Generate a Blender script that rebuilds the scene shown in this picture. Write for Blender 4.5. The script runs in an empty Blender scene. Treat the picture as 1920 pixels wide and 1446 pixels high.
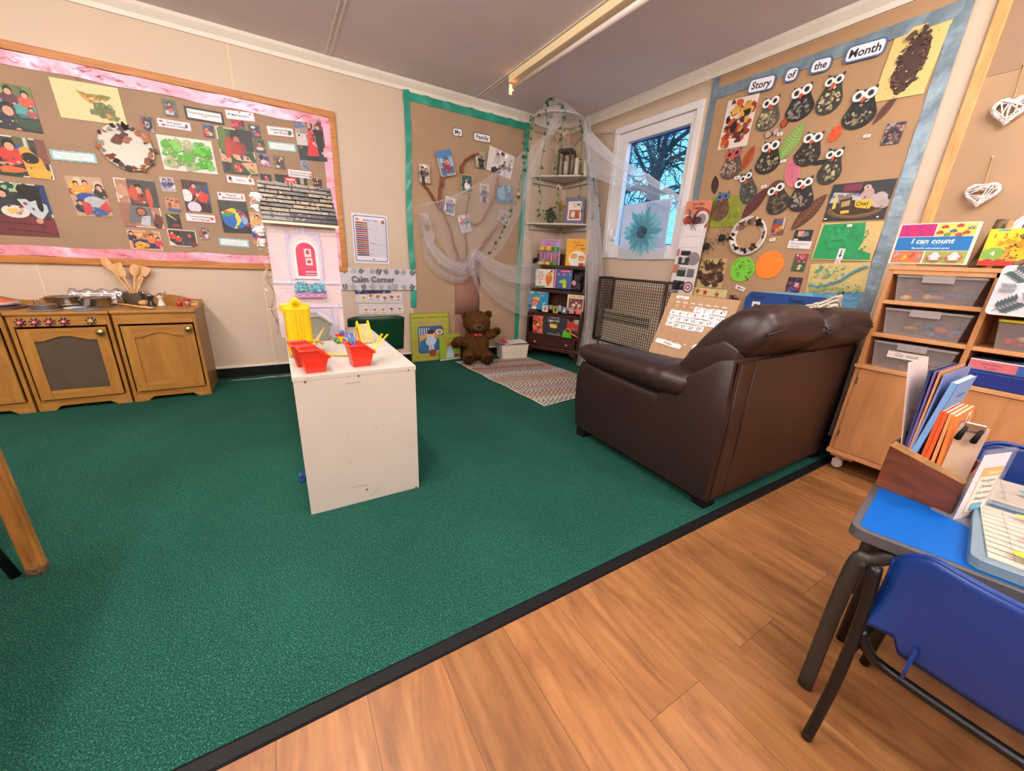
import bpy, math, random
from mathutils import Vector, Matrix
from mathutils.geometry import tessellate_polygon
S = bpy.context.scene
COL = S.collection
PI = math.pi
R = math.radians

# ---------------------------------------------------------------- camera
FPX, YAW, PITCH, ROLL = 709.5, .55101514, .31697487, .05039931
CAM = Vector((-2.83993557, -3.72211245, 1.02262631))
_f = Vector((math.sin(YAW) * math.cos(PITCH), math.cos(YAW) * math.cos(PITCH), -math.sin(PITCH)))
_r = Vector((math.cos(YAW), -math.sin(YAW), 0)); _u = _r.cross(_f)
CR = math.cos(ROLL) * _r + math.sin(ROLL) * _u
CU = -math.sin(ROLL) * _r + math.cos(ROLL) * _u
cd = bpy.data.cameras.new('camera'); cam = bpy.data.objects.new('camera', cd); COL.objects.link(cam)
cd.sensor_fit = 'HORIZONTAL'; cd.sensor_width = 36; cd.lens = 36 * FPX / 1920
cd.clip_start = .02; cd.clip_end = 200
M = Matrix.Identity(4)
for i in range(3):
 M[i][0] = CR[i]; M[i][1] = CU[i]; M[i][2] = -_f[i]; M[i][3] = CAM[i]
cam.matrix_world = M
S.camera = cam

def at(px, py, axis, val):
 """the point where the sight line through a pixel of the photo meets the plane axis = val"""
 d = CR * ((px - 960) / FPX) - CU * ((py - 723) / FPX) + _f
 return CAM + d * ((val - CAM[axis]) / d[axis])
def aX(px, py, v=0): return at(px, py, 0, v)
def aY(px, py, v=0): return at(px, py, 1, v)
def aZ(px, py, v=0): return at(px, py, 2, v)

# ---------------------------------------------------------------- light
S.view_settings.view_transform = 'Standard'; S.view_settings.look = 'None'
S.view_settings.gamma = 1; S.view_settings.exposure = 0.6
S.view_settings.use_curve_mapping = False
S.cycles.max_bounces = 10; S.cycles.transparent_max_bounces = 24
W = bpy.data.worlds.new('sky'); S.world = W; W.use_nodes = True
wn = W.node_tree.nodes; wl = W.node_tree.links
bg = wn['Background']; bg.inputs[1].default_value = 1.6
tc = wn.new('ShaderNodeTexCoord'); nz = wn.new('ShaderNodeTexNoise'); nz.inputs['Scale'].default_value = 3
cr = wn.new('ShaderNodeValToRGB')
cr.color_ramp.elements[0].color = (.06, .36, 1, 1); cr.color_ramp.elements[1].color = (.25, .80, 1, 1)
cr.color_ramp.elements[0].position = .3; cr.color_ramp.elements[1].position = .65
wl.new(tc.outputs['Generated'], nz.inputs['Vector']); wl.new(nz.outputs[0], cr.inputs[0]); wl.new(cr.outputs[0], bg.inputs[0])

LAMP = (1, .93, .85)
def tube_or_fill_lamp(x, y, power):
 """a bare ceiling tube or an added fill lamp: three soft point lights shining all round"""
 for k in (-.55, 0, .55):
  l = bpy.data.lights.new('tube_or_fill_light', 'POINT'); l.energy = power / 3; l.color = LAMP; l.shadow_soft_size = .09
  o = bpy.data.objects.new('tube_or_fill_light', l); COL.objects.link(o); o.location = (x, y + k, 2.27)
for x, y, p in ((-4.3, -2.4, 52), (-4.3, -4.8, 60), (-2.9, -2.3, 40), (-2.6, -5.0, 60), (-.9, -4.1, 46)): tube_or_fill_lamp(x, y, p)  # the middle one is an unseen fill lamp, added to brighten the corner

# ---------------------------------------------------------------- helpers
def H(s):
 if not isinstance(s, str): return s
 s = s.lstrip('#')
 if len(s) == 3: s = ''.join(ch * 2 for ch in s)
 v = [int(s[i:i + 2], 16) / 255 for i in (0, 2, 4)]
 return tuple(x / 12.92 if x <= .04045 else ((x + .055) / 1.055) ** 2.4 for x in v)

MATS = {}
def mat(name, col, rough=.6, metal=0, var=.12, vs=6, bump=0, bs=40, stretch=None, alpha=1, trans=0, coat=0, spec=.5, emit=0, sheen=0):
 if name in MATS: return MATS[name]
 m = bpy.data.materials.new(name); m.use_nodes = True; MATS[name] = m
 n = m.node_tree.nodes; l = m.node_tree.links; b = n['Principled BSDF']
 c = H(col)
 t = n.new('ShaderNodeTexCoord'); mp = n.new('ShaderNodeMapping')
 l.new(t.outputs['Object'], mp.inputs[0])
 if stretch: mp.inputs['Scale'].default_value = stretch
 x = n.new('ShaderNodeTexNoise'); x.inputs['Scale'].default_value = vs; x.inputs['Detail'].default_value = 4
 l.new(mp.outputs[0], x.inputs['Vector'])
 r = n.new('ShaderNodeValToRGB')
 r.color_ramp.elements[0].position = .3; r.color_ramp.elements[1].position = .7
 r.color_ramp.elements[0].color = tuple(v * (1 - var) for v in c) + (1,)
 r.color_ramp.elements[1].color = tuple(min(1, v * (1 + var)) for v in c) + (1,)
 l.new(x.outputs[0], r.inputs[0]); l.new(r.outputs[0], b.inputs['Base Color'])
 b.inputs['Roughness'].default_value = rough; b.inputs['Metallic'].default_value = metal
 b.inputs['Alpha'].default_value = alpha; b.inputs['Transmission Weight'].default_value = trans
 b.inputs['Coat Weight'].default_value = coat; b.inputs['Specular IOR Level'].default_value = spec
 b.inputs['Sheen Weight'].default_value = sheen
 if emit:
  b.inputs['Emission Strength'].default_value = emit; b.inputs['Emission Color'].default_value = c + (1,)
 if bump:
  y = n.new('ShaderNodeTexNoise'); y.inputs['Scale'].default_value = bs; y.inputs['Detail'].default_value = 3
  l.new(mp.outputs[0], y.inputs['Vector'])
  bp = n.new('ShaderNodeBump'); bp.inputs['Strength'].default_value = bump; bp.inputs['Distance'].default_value = .01
  l.new(y.outputs[0], bp.inputs['Height']); l.new(bp.outputs[0], b.inputs['Normal'])
 return m

def wood(name, c1, c2, grain=(1, 1, 12), scale=3, rough=.45, axis=None):
 """grain: the coordinate scale, small along the grain"""
 if name in MATS: return MATS[name]
 m = bpy.data.materials.new(name); m.use_nodes = True; MATS[name] = m
 n = m.node_tree.nodes; l = m.node_tree.links; b = n['Principled BSDF']
 t = n.new('ShaderNodeTexCoord'); mp = n.new('ShaderNodeMapping'); mp.inputs['Scale'].default_value = grain
 l.new(t.outputs['Object'], mp.inputs[0])
 x = n.new('ShaderNodeTexNoise'); x.inputs['Scale'].default_value = scale; x.inputs['Detail'].default_value = 8
 x.inputs['Distortion'].default_value = .6; x.inputs['Roughness'].default_value = .6
 l.new(mp.outputs[0], x.inputs['Vector'])
 r = n.new('ShaderNodeValToRGB'); e = r.color_ramp.elements
 e[0].position = .32; e[1].position = .68; e[0].color = H(c1) + (1,); e[1].color = H(c2) + (1,)
 l.new(x.outputs[0], r.inputs[0]); l.new(r.outputs[0], b.inputs['Base Color'])
 b.inputs['Roughness'].default_value = rough
 return m

def print_mat():
 """paper whose printed or painted colours are stored on its faces"""
 m = bpy.data.materials.new('printed_paper'); m.use_nodes = True
 n = m.node_tree.nodes; l = m.node_tree.links; b = n['Principled BSDF']
 a = n.new('ShaderNodeVertexColor'); a.layer_name = 'Col'
 x = n.new('ShaderNodeTexNoise'); x.inputs['Scale'].default_value = 90; x.inputs['Detail'].default_value = 3
 t = n.new('ShaderNodeTexCoord'); l.new(t.outputs['Object'], x.inputs['Vector'])
 mr = n.new('ShaderNodeMapRange'); mr.inputs[3].default_value = .86; mr.inputs[4].default_value = 1.14
 l.new(x.outputs[0], mr.inputs[0])
 mx = n.new('ShaderNodeVectorMath'); mx.operation = 'MULTIPLY'
 l.new(a.outputs[0], mx.inputs[0]); l.new(mr.outputs[0], mx.inputs[1]); l.new(mx.outputs[0], b.inputs['Base Color'])
 b.inputs['Roughness'].default_value = .5
 return m
PRINT = print_mat()

def frame_of(t):
 t = t.normalized(); a = Vector((0, 0, 1)) if abs(t.z) < .9 else Vector((1, 0, 0))
 u = t.cross(a).normalized(); return u, t.cross(u).normalized()

class MB:
 def __init__(s): s.v = []; s.f = []; s.c = []; s.m = []; s.col = None; s.mi = 0; s.usecol = False; s.T = None
 def add(s, vs, fs, col=None):
  o = len(s.v)
  for v in vs:
   v = Vector(v)
   if s.T is not None: v = s.T @ v
   s.v.append(tuple(v))
  c = H(col if col is not None else s.col) if (col is not None or s.col is not None) else None
  if c is not None: s.usecol = True
  for f in fs:
   s.f.append([o + i for i in f]); s.c.append(c or (.8, .8, .8)); s.m.append(s.mi)
  return s
 def box(s, x0, x1, y0, y1, z0, z1, M=None, col=None):
  p = [Vector((x, y, z)) for x in (x0, x1) for y in (y0, y1) for z in (z0, z1)]
  if M is not None: p = [M @ q for q in p]
  return s.add(p, [(0, 1, 3, 2), (4, 6, 7, 5), (0, 4, 5, 1), (2, 3, 7, 6), (0, 2, 6, 4), (1, 5, 7, 3)], col)
 def hexa(s, b, t, col=None):
  return s.add(list(b) + list(t), [(3, 2, 1, 0), (4, 5, 6, 7), (0, 1, 5, 4), (1, 2, 6, 5), (2, 3, 7, 6), (3, 0, 4, 7)], col)
 def tube(s, path, r, n=8, closed=False, caps=True, flat=None, col=None):
  P = [Vector(p) for p in path]; m = len(P); rs = r if isinstance(r, (list, tuple)) else [r] * m
  tg = []
  for i in range(m):
   a = P[(i - 1) % m] if (closed or i > 0) else P[i]; b = P[(i + 1) % m] if (closed or i < m - 1) else P[i]
   tg.append((b - a).normalized() if (b - a).length > 1e-9 else Vector((0, 0, 1)))
  u, w = frame_of(tg[0]); vs = []
  for i in range(m):
   u = (u - tg[i] * u.dot(tg[i]));
   u = u.normalized() if u.length > 1e-6 else frame_of(tg[i])[0]
   w = tg[i].cross(u)
   for k in range(n):
    a = 2 * PI * k / n
    vs.append(P[i] + (u * math.cos(a) + w * math.sin(a) * (flat or 1)) * rs[i])
  fs = []
  for i in range(m if closed else m - 1):
   j = (i + 1) % m
   for k in range(n):
    k2 = (k + 1) % n; fs.append((i * n + k, i * n + k2, j * n + k2, j * n + k))
  if caps and not closed:
   fs.append(tuple(range(n))[::-1]); fs.append(tuple((m - 1) * n + k for k in range(n)))
  return s.add(vs, fs, col)
 def lathe(s, prof, c=(0, 0, 0), n=24, axis='z', col=None, M=None, caps=True):
  vs = []; fs = []; m = len(prof)
  for r_, z in prof:
   for k in range(n):
    a = 2 * PI * k / n; q = (max(r_, 1e-5) * math.cos(a), max(r_, 1e-5) * math.sin(a), z)
    if axis == 'y': q = (q[0], -q[2], q[1])
    if axis == 'x': q = (-q[2], q[0], q[1])
    q = Vector(q)
    if M is not None: q = M @ q
    vs.append(q + Vector(c))
  for i in range(m - 1):
   for k in range(n):
    k2 = (k + 1) % n; fs.append((i * n + k, i * n + k2, (i + 1) * n + k2, (i + 1) * n + k))
  if caps and prof[0][0] > 1e-4: fs.append(tuple(range(n))[::-1])
  if caps and prof[-1][0] > 1e-4: fs.append(tuple((m - 1) * n + k for k in range(n)))
  return s.add(vs, fs, col)
 def ell(s, c, r, n=16, M=None, col=None, noise=0, seed=0):
  r = (r, r, r) if not isinstance(r, (tuple, list)) else r; rnd = random.Random(seed); vs = []; fs = []; h = n // 2
  for i in range(h + 1):
   for k in range(n):
    a = 2 * PI * k / n; b = PI * i / h
    q = Vector((math.sin(b) * math.cos(a), math.sin(b) * math.sin(a), math.cos(b)))
    if noise and 0 < i < h: q *= 1 + rnd.uniform(-noise, noise)
    q = Vector((q.x * r[0], q.y * r[1], q.z * r[2]))
    if M is not None: q = M @ q
    vs.append(q + Vector(c))
  for i in range(h):
   for k in range(n):
    k2 = (k + 1) % n; fs.append((i * n + k, (i + 1) * n + k, (i + 1) * n + k2, i * n + k2))
  return s.add(vs, fs, col)
 def prism(s, poly, z0, z1, M=None, col=None, face=True):
  """2D polygon extruded along local z"""
  n = len(poly); vs = [Vector((x, y, z0)) for x, y in poly] + [Vector((x, y, z1)) for x, y in poly]
  if M is not None: vs = [M @ q for q in vs]
  tri = tessellate_polygon([[Vector((x, y, 0)) for x, y in poly]])
  ar = sum(poly[i][0] * poly[(i + 1) % n][1] - poly[(i + 1) % n][0] * poly[i][1] for i in range(n))
  fs = []
  for a, b, c in tri:
   t = ((poly[b][0] - poly[a][0]) * (poly[c][1] - poly[a][1]) - (poly[c][0] - poly[a][0]) * (poly[b][1] - poly[a][1]))
   if t < 0: a, b = b, a
   fs.append((n + a, n + b, n + c)); fs.append((c, b, a))
  for i in range(n):
   j = (i + 1) % n
   fs.append((i, j, n + j, n + i) if ar > 0 else (j, i, n + i, n + j))
  return s.add(vs, fs, col)
 def grid(s, fn, nu, nv, cu=False, cv=False, col=None):
  vs = [fn(i / (nu if cu else nu - 1), j / (nv if cv else nv - 1)) for i in range(nu) for j in range(nv)]
  fs = []
  for i in range(nu if cu else nu - 1):
   for j in range(nv if cv else nv - 1):
    i2 = (i + 1) % nu; j2 = (j + 1) % nv
    fs.append((i * nv + j, i2 * nv + j, i2 * nv + j2, i * nv + j2))
  return s.add(vs, fs, col)
 def build(s, name, m=None, parent=None, smooth=False, bevel=0, seg=2, solid=0, sub=0, local=False, loc=None, origin=True):
  """vertices are in world space unless local; a part is moved into its thing's space"""
  me = bpy.data.meshes.new(name); vs = s.v
  if not local:
   if parent is not None:
    inv = world(parent).inverted(); vs = [tuple(inv @ Vector(v)) for v in vs]
   elif vs and origin:
    xs, ys, zs = zip(*vs); o_ = Vector(((min(xs) + max(xs)) / 2, (min(ys) + max(ys)) / 2, min(zs)))
    vs = [(v[0] - o_.x, v[1] - o_.y, v[2] - o_.z) for v in vs]; loc = o_
  me.from_pydata(vs, [], s.f)
  ms = m if isinstance(m, (list, tuple)) else [m or PRINT]
  for q in ms: me.materials.append(q)
  if len(ms) > 1: me.polygons.foreach_set('material_index', s.m)
  if s.usecol:
   ca = me.color_attributes.new('Col', 'FLOAT_COLOR', 'CORNER'); flat = []
   for p, c in zip(me.polygons, s.c): flat += list(c + (1,)) * p.loop_total
   ca.data.foreach_set('color', flat)
  if smooth: me.polygons.foreach_set('use_smooth', [True] * len(me.polygons))
  me.update()
  o = bpy.data.objects.new(name, me); COL.objects.link(o)
  if parent is not None: o.parent = parent
  if loc is not None: o.location = loc
  if bevel:
   b = o.modifiers.new('bevel', 'BEVEL'); b.width = bevel; b.segments = seg; b.limit_method = 'ANGLE'; b.angle_limit = R(40)
  if sub:
   b = o.modifiers.new('sub', 'SUBSURF'); b.levels = sub; b.render_levels = sub
  if solid:
   b = o.modifiers.new('solid', 'SOLIDIFY'); b.thickness = solid; b.offset = 0
  return o
def world(o):
 m = o.matrix_basis.copy()
 while o.parent is not None: o = o.parent; m = o.matrix_basis @ m
 return m
def tag(o, label, cat, group=None, kind=None):
 o['label'] = label; o['category'] = cat
 if group: o['group'] = group
 if kind: o['kind'] = kind
 return o
def thing(name, label, cat, loc=(0, 0, 0), rz=0, group=None, M=None):
 o = bpy.data.objects.new(name, None); COL.objects.link(o); o.empty_display_size = .05
 if M is not None: o.matrix_basis = M
 else: o.location = loc; o.rotation_euler = (0, 0, rz)
 return tag(o, label, cat, group)
def struct(name, mb, m, **k):
 o = mb.build(name, m, **k); o['kind'] = 'structure'; return o
def rect(x0, x1, y0, y1): return [(x0, y0), (x1, y0), (x1, y1), (x0, y1)]
def rrect(x0, x1, y0, y1, r, n=5):
 p = []
 for cx, cy, a in ((x1 - r, y1 - r, 0), (x0 + r, y1 - r, 90), (x0 + r, y0 + r, 180), (x1 - r, y0 + r, 270)):
  for i in range(n + 1): t = R(a + 90 * i / n); p.append((cx + r * math.cos(t), cy + r * math.sin(t)))
 return p
def ellp(cx, cy, rx, ry, n=20, rot=0, noise=0, seed=0):
 rnd = random.Random(seed); p = []
 for i in range(n):
  a = 2 * PI * i / n; k = 1 + (rnd.uniform(-noise, noise) if noise else 0)
  x, y = rx * k * math.cos(a), ry * k * math.sin(a); p.append((cx + x * math.cos(rot) - y * math.sin(rot), cy + x * math.sin(rot) + y * math.cos(rot)))
 return p
def MT(loc=(0, 0, 0), rx=0, ry=0, rz=0):
 return Matrix.Translation(loc) @ Matrix.Rotation(rz, 4, 'Z') @ Matrix.Rotation(ry, 4, 'Y') @ Matrix.Rotation(rx, 4, 'X')

# wall spaces: local x along the wall, y up, z out into the room
WL = Matrix(((1, 0, 0, 0), (0, 0, -1, 0), (0, 1, 0, 0), (0, 0, 0, 1)))      # left wall, plane y = 0
WR = Matrix(((0, 0, -1, 0), (-1, 0, 0, 0), (0, 1, 0, 0), (0, 0, 0, 1)))     # right wall, plane x = 0
def wall_uv(wall, px, py, d):
 if wall is WL: p = aY(px, py, -d); return p.x, p.z
 p = aX(px, py, -d); return -p.y, p.z

_T = {}
def text_tris(s, bold=False):
 k = (s, bold)
 if k not in _T:
  c = bpy.data.curves.new('t', 'FONT'); c.body = s; c.align_x = 'CENTER'; c.align_y = 'CENTER'; c.resolution_u = 2
  if bold: c.offset = .022
  c.size = 1; o = bpy.data.objects.new('t', c); me = bpy.data.meshes.new_from_object(o)
  me.calc_loop_triangles()
  _T[k] = ([(v.co.x, v.co.y) for v in me.vertices], [tuple(t.vertices) for t in me.loop_triangles])
  bpy.data.objects.remove(o); bpy.data.curves.remove(c); bpy.data.meshes.remove(me)
 return _T[k]

def clip(poly, x0, x1, y0, y1):
 for ax, lim, sg in ((0, x0, 1), (0, x1, -1), (1, y0, 1), (1, y1, -1)):
  out = []
  for i in range(len(poly)):
   a, b = poly[i - 1], poly[i]; ia = (a[ax] - lim) * sg >= 0; ib = (b[ax] - lim) * sg >= 0
   if ia != ib:
    t = (lim - a[ax]) / (b[ax] - a[ax]); out.append((a[0] + (b[0] - a[0]) * t, a[1] + (b[1] - a[1]) * t))
   if ib: out.append(b)
  poly = out
  if len(poly) < 3: return []
 return poly

class Art:
 """a flat printed or painted sheet w x h metres; shapes are given in fractions of it"""
 def __init__(s, w, h, bgc, th=.0012, outline=None, T=None):
  s.w, s.h = w, h; s.mb = MB(); s.z = th; s.T = T
  if T is not None: s.mb.T = T
  s.mb.prism(outline or rect(-w / 2, w / 2, -h / 2, h / 2), 0, th, col=bgc); s.dz = .00012
 def flat(s, poly, col, cl=True):
  """poly in metres from the centre"""
  if cl: poly = clip(poly, -s.w / 2, s.w / 2, -s.h / 2, s.h / 2)
  if len(poly) < 3: return
  s.z += s.dz
  tri = tessellate_polygon([[Vector((x, y, 0)) for x, y in poly]]); fs = []
  for a, b, c in tri:
   t = ((poly[b][0] - poly[a][0]) * (poly[c][1] - poly[a][1]) - (poly[c][0] - poly[a][0]) * (poly[b][1] - poly[a][1]))
   fs.append((a, b, c) if t > 0 else (b, a, c))
  s.mb.add([(x, y, s.z) for x, y in poly], fs, col)
 def P(s, x, y): return ((x - .5) * s.w, (y - .5) * s.h)
 def p(s, pts, col): s.flat([s.P(*q) for q in pts], col); return s
 def r(s, x0, y0, x1, y1, col): return s.p([(x0, y0), (x1, y0), (x1, y1), (x0, y1)], col)
 def e(s, x, y, rx, ry, col, rot=0, noise=0, n=16, seed=0):
  c = s.P(x, y); s.flat(ellp(c[0], c[1], rx * s.w, ry * s.h, n, rot, noise, seed), col); return s
 def line(s, pts, wd, col):
  q = [s.P(*p) for p in pts]
  for a, b in zip(q, q[1:]):
   d = Vector((b[0] - a[0], b[1] - a[1])); L = d.length
   if L < 1e-6: continue
   nrm = Vector((-d.y, d.x)) / L * wd * s.h / 2; z = s.z
   s.flat([(a[0] - nrm.x, a[1] - nrm.y), (b[0] - nrm.x, b[1] - nrm.y), (b[0] + nrm.x, b[1] + nrm.y), (a[0] + nrm.x, a[1] + nrm.y)], col); s.z = z
  s.z += s.dz; return s
 def t(s, txt, x, y, hgt, col, bold=False, shear=0, rot=0, maxw=None, sx=1):
  vs, fs = text_tris(txt, bold); c = s.P(x, y); k = hgt * s.h * 1.35; s.z += s.dz
  if not vs: return s
  wd = (max(v[0] for v in vs) - min(v[0] for v in vs)) * k * sx
  if maxw and wd > maxw * s.w: sx *= maxw * s.w / wd
  ca, sa = math.cos(rot), math.sin(rot); out = []
  for x_, y_ in vs:
   X_, Y_ = (x_ + y_ * shear) * k * sx, y_ * k; out.append((c[0] + X_ * ca - Y_ * sa, c[1] + X_ * sa + Y_ * ca, s.z))
  s.mb.add(out, fs, col); return s
 def blobs(s, n, seed, cols, size=(.03, .1), reg=(0, 0, 1, 1), noise=.35, asp=1.0):
  rnd = random.Random(seed)
  for _ in range(n):
   q = rnd.uniform(*size); c = rnd.choice(cols)
   s.e(rnd.uniform(reg[0], reg[2]), rnd.uniform(reg[1], reg[3]), q * s.h / s.w, q * asp, c, rnd.uniform(0, 3), noise, 9, rnd.random())
  return s
 def kid(s, x, y, k, shirt, hair='#15110f', skin='#cf9a80', look=0):
  """a child from the shoulders up: k is the size in sheet heights"""
  a = s.h / s.w
  s.e(x, y - .36 * k, .30 * k * a, .30 * k, shirt, 0, .08, 14, x + y)
  s.e(x - .2 * k * a, y - .42 * k, .09 * k * a, .2 * k, shirt, .4); s.e(x + .22 * k * a, y - .4 * k, .09 * k * a, .2 * k, shirt, -.5)
  s.e(x + (.12 + look * .2) * k * a, y - .55 * k, .06 * k * a, .05 * k, skin)
  s.e(x, y, .16 * k * a, .2 * k, hair, 0, .05, 14, x); s.e(x + look * .06 * k * a, y - .06 * k, .12 * k * a, .135 * k, skin)
  return s
 def build(s, name, parent=None, **k):
  return s.mb.build(name, PRINT, parent, local=(s.T is None and parent is None and 'M' in k) or False)

def quad_place(wall, q, d):
 """q: the four corners in photo pixels TL TR BR BL -> centre, width, height, tilt on the wall"""
 c = [Vector(wall_uv(wall, q[i], q[i + 1], d)) for i in (0, 2, 4, 6)]
 m = sum(c, Vector((0, 0))) / 4
 w = ((c[1] - c[0]).length + (c[2] - c[3]).length) / 2; h = ((c[0] - c[3]).length + (c[1] - c[2]).length) / 2
 a = (c[1] - c[0]) + (c[2] - c[3]); return m, w, h, math.atan2(a.y, a.x)
def put_local(mb, name, Mx, m=PRINT, parent=None, **k):
 o = mb.build(name, m, parent, local=True, **k); o.matrix_basis = Mx; return o
def sheet(name, label, cat, wall, q, bgc, draw=None, d=.012, group=None, th=.0012, outline=None, tilt=None):
 m, w, h, a = quad_place(wall, q, d)
 ar = Art(w, h, bgc, th, outline(w, h) if outline else None)
 if draw: draw(ar)
 o = put_local(ar.mb, name, wall @ Matrix.Translation((m.x, m.y, d)) @ Matrix.Rotation(a if tilt is None else tilt, 4, 'Z'))
 return tag(o, label, cat, group)

# ---------------------------------------------------------------- room
CREAM = mat('cream_paint', '#c9b5a1', .55, var=.03, vs=2, bump=.05, bs=60)
CEIL = mat('ceiling_paint', '#e6dee8', .85, var=.03, vs=3)
COVE = mat('coving_paint', '#e3dcd2', .5, var=.03)
BLACK = mat('black_rubber', '#0c0b0f', .6, var=.2, vs=30, spec=.25)

def carpet_mat():
 m = bpy.data.materials.new('green_carpet'); m.use_nodes = True; n = m.node_tree.nodes; l = m.node_tree.links; b = n['Principled BSDF']
 t = n.new('ShaderNodeTexCoord'); x = n.new('ShaderNodeTexNoise'); x.inputs['Scale'].default_value = 280; x.inputs['Detail'].default_value = 2
 y = n.new('ShaderNodeTexNoise'); y.inputs['Scale'].default_value = 1.6; y.inputs['Detail'].default_value = 3
 l.new(t.outputs['Object'], x.inputs['Vector']); l.new(t.outputs['Object'], y.inputs['Vector'])
 r = n.new('ShaderNodeValToRGB'); e = r.color_ramp.elements
 e[0].position = .36; e[1].position = .60; e[0].color = H('#0f362d') + (1,); e[1].color = H('#215b4c') + (1,)
 k = e.new(.72); k.color = H('#508878') + (1,)
 l.new(x.outputs[0], r.inputs[0])
 mr = n.new('ShaderNodeMapRange'); mr.inputs[1].default_value = .3; mr.inputs[2].default_value = .7; mr.inputs[3].default_value = .85; mr.inputs[4].default_value = 1.15
 l.new(y.outputs[0], mr.inputs[0]); mx = n.new('ShaderNodeVectorMath'); mx.operation = 'MULTIPLY'
 l.new(r.outputs[0], mx.inputs[0]); l.new(mr.outputs[0], mx.inputs[1]); l.new(mx.outputs[0], b.inputs['Base Color'])
 b.inputs['Roughness'].default_value = .95; b.inputs['Specular IOR Level'].default_value = .15
 bp = n.new('ShaderNodeBump'); bp.inputs['Strength'].default_value = .8; bp.inputs['Distance'].default_value = .004
 l.new(x.outputs[0], bp.inputs['Height']); l.new(bp.outputs[0], b.inputs['Normal']); return m
def laminate_mat():
 m = bpy.data.materials.new('oak_laminate'); m.use_nodes = True; n = m.node_tree.nodes; l = m.node_tree.links; b = n['Principled BSDF']
 t = n.new('ShaderNodeTexCoord')
 mp = n.new('ShaderNodeMapping'); mp.inputs['Rotation'].default_value = (0, 0, R(90)); mp.inputs['Location'].default_value = (.086, .115, 0)
 l.new(t.outputs['Object'], mp.inputs[0])
 br = n.new('ShaderNodeTexBrick'); br.offset = .37; br.inputs['Scale'].default_value = 1
 br.inputs['Brick Width'].default_value = 1.22; br.inputs['Row Height'].default_value = .19; br.inputs['Mortar Size'].default_value = .0008
 br.inputs['Mortar Smooth'].default_value = .2; br.inputs['Bias'].default_value = 0
 br.inputs['Color1'].default_value = (0, 0, 0, 1); br.inputs['Color2'].default_value = (1, 1, 1, 1); br.inputs['Mortar'].default_value = (.5, .5, .5, 1)
 l.new(mp.outputs[0], br.inputs['Vector'])
 # each board shifts the grain pattern so that neighbours differ
 off = n.new('ShaderNodeVectorMath'); off.operation = 'MULTIPLY_ADD'; off.inputs[1].default_value = (3, 7, 5)
 l.new(br.outputs['Color'], off.inputs[0])
 g = n.new('ShaderNodeMapping'); g.inputs['Scale'].default_value = (6, 1.0, 1); l.new(t.outputs['Object'], g.inputs[0]); l.new(g.outputs[0], off.inputs[2])
 x = n.new('ShaderNodeTexNoise'); x.inputs['Scale'].default_value = 1.6; x.inputs['Detail'].default_value = 9; x.inputs['Roughness'].default_value = .62; x.inputs['Distortion'].default_value = 2.2
 l.new(off.outputs[0], x.inputs['Vector'])
 g2 = n.new('ShaderNodeMapping'); g2.inputs['Scale'].default_value = (60, 3, 1); l.new(t.outputs['Object'], g2.inputs[0])
 y = n.new('ShaderNodeTexNoise'); y.inputs['Scale'].default_value = 2; y.inputs['Detail'].default_value = 6; l.new(g2.outputs[0], y.inputs['Vector'])
 r = n.new('ShaderNodeValToRGB'); e = r.color_ramp.elements
 e[0].position = .30; e[1].position = .72; e[0].color = H('#784e2e') + (1,); e[1].color = H('#a57648') + (1,)
 k = e.new(.5); k.color = H('#946439') + (1,)
 l.new(x.outputs[0], r.inputs[0])
 mr = n.new('ShaderNodeMapRange'); mr.inputs[1].default_value = .3; mr.inputs[2].default_value = .7; mr.inputs[3].default_value = .93; mr.inputs[4].default_value = 1.06
 l.new(y.outputs[0], mr.inputs[0])
 g3 = n.new('ShaderNodeVectorMath'); g3.operation = 'MULTIPLY'; g3.inputs[1].default_value = (.17, .16, .2); l.new(off.outputs[0], g3.inputs[0])
 wv = n.new('ShaderNodeTexWave'); wv.bands_direction = 'X'; wv.inputs['Scale'].default_value = 7; wv.inputs['Distortion'].default_value = 9; wv.inputs['Detail'].default_value = 3; wv.inputs['Detail Scale'].default_value = 1.1; l.new(g3.outputs[0], wv.inputs['Vector'])
 m3 = n.new('ShaderNodeMapRange'); m3.inputs[3].default_value = .93; m3.inputs[4].default_value = 1.05; l.new(wv.outputs[1], m3.inputs[0]); q3 = n.new('ShaderNodeMath'); q3.operation = 'MULTIPLY'; l.new(m3.outputs[0], q3.inputs[0]); l.new(mr.outputs[0], q3.inputs[1])
 m2 = n.new('ShaderNodeMapRange'); m2.inputs[3].default_value = .86; m2.inputs[4].default_value = 1.1; l.new(br.outputs['Color'], m2.inputs[0])
 q = n.new('ShaderNodeMath'); q.operation = 'MULTIPLY'; l.new(q3.outputs[0], q.inputs[0]); l.new(m2.outputs[0], q.inputs[1])
 mx = n.new('ShaderNodeVectorMath'); mx.operation = 'MULTIPLY'; l.new(r.outputs[0], mx.inputs[0]); l.new(q.outputs[0], mx.inputs[1])
 mo = n.new('ShaderNodeMix'); mo.data_type = 'RGBA'; mo.inputs[7].default_value = H('#5a3a20') + (1,)
 l.new(br.outputs['Fac'], mo.inputs[0]); l.new(mx.outputs[0], mo.inputs[6]); l.new(mo.outputs[2], b.inputs['Base Color'])
 b.inputs['Roughness'].default_value = .42; return m

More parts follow.
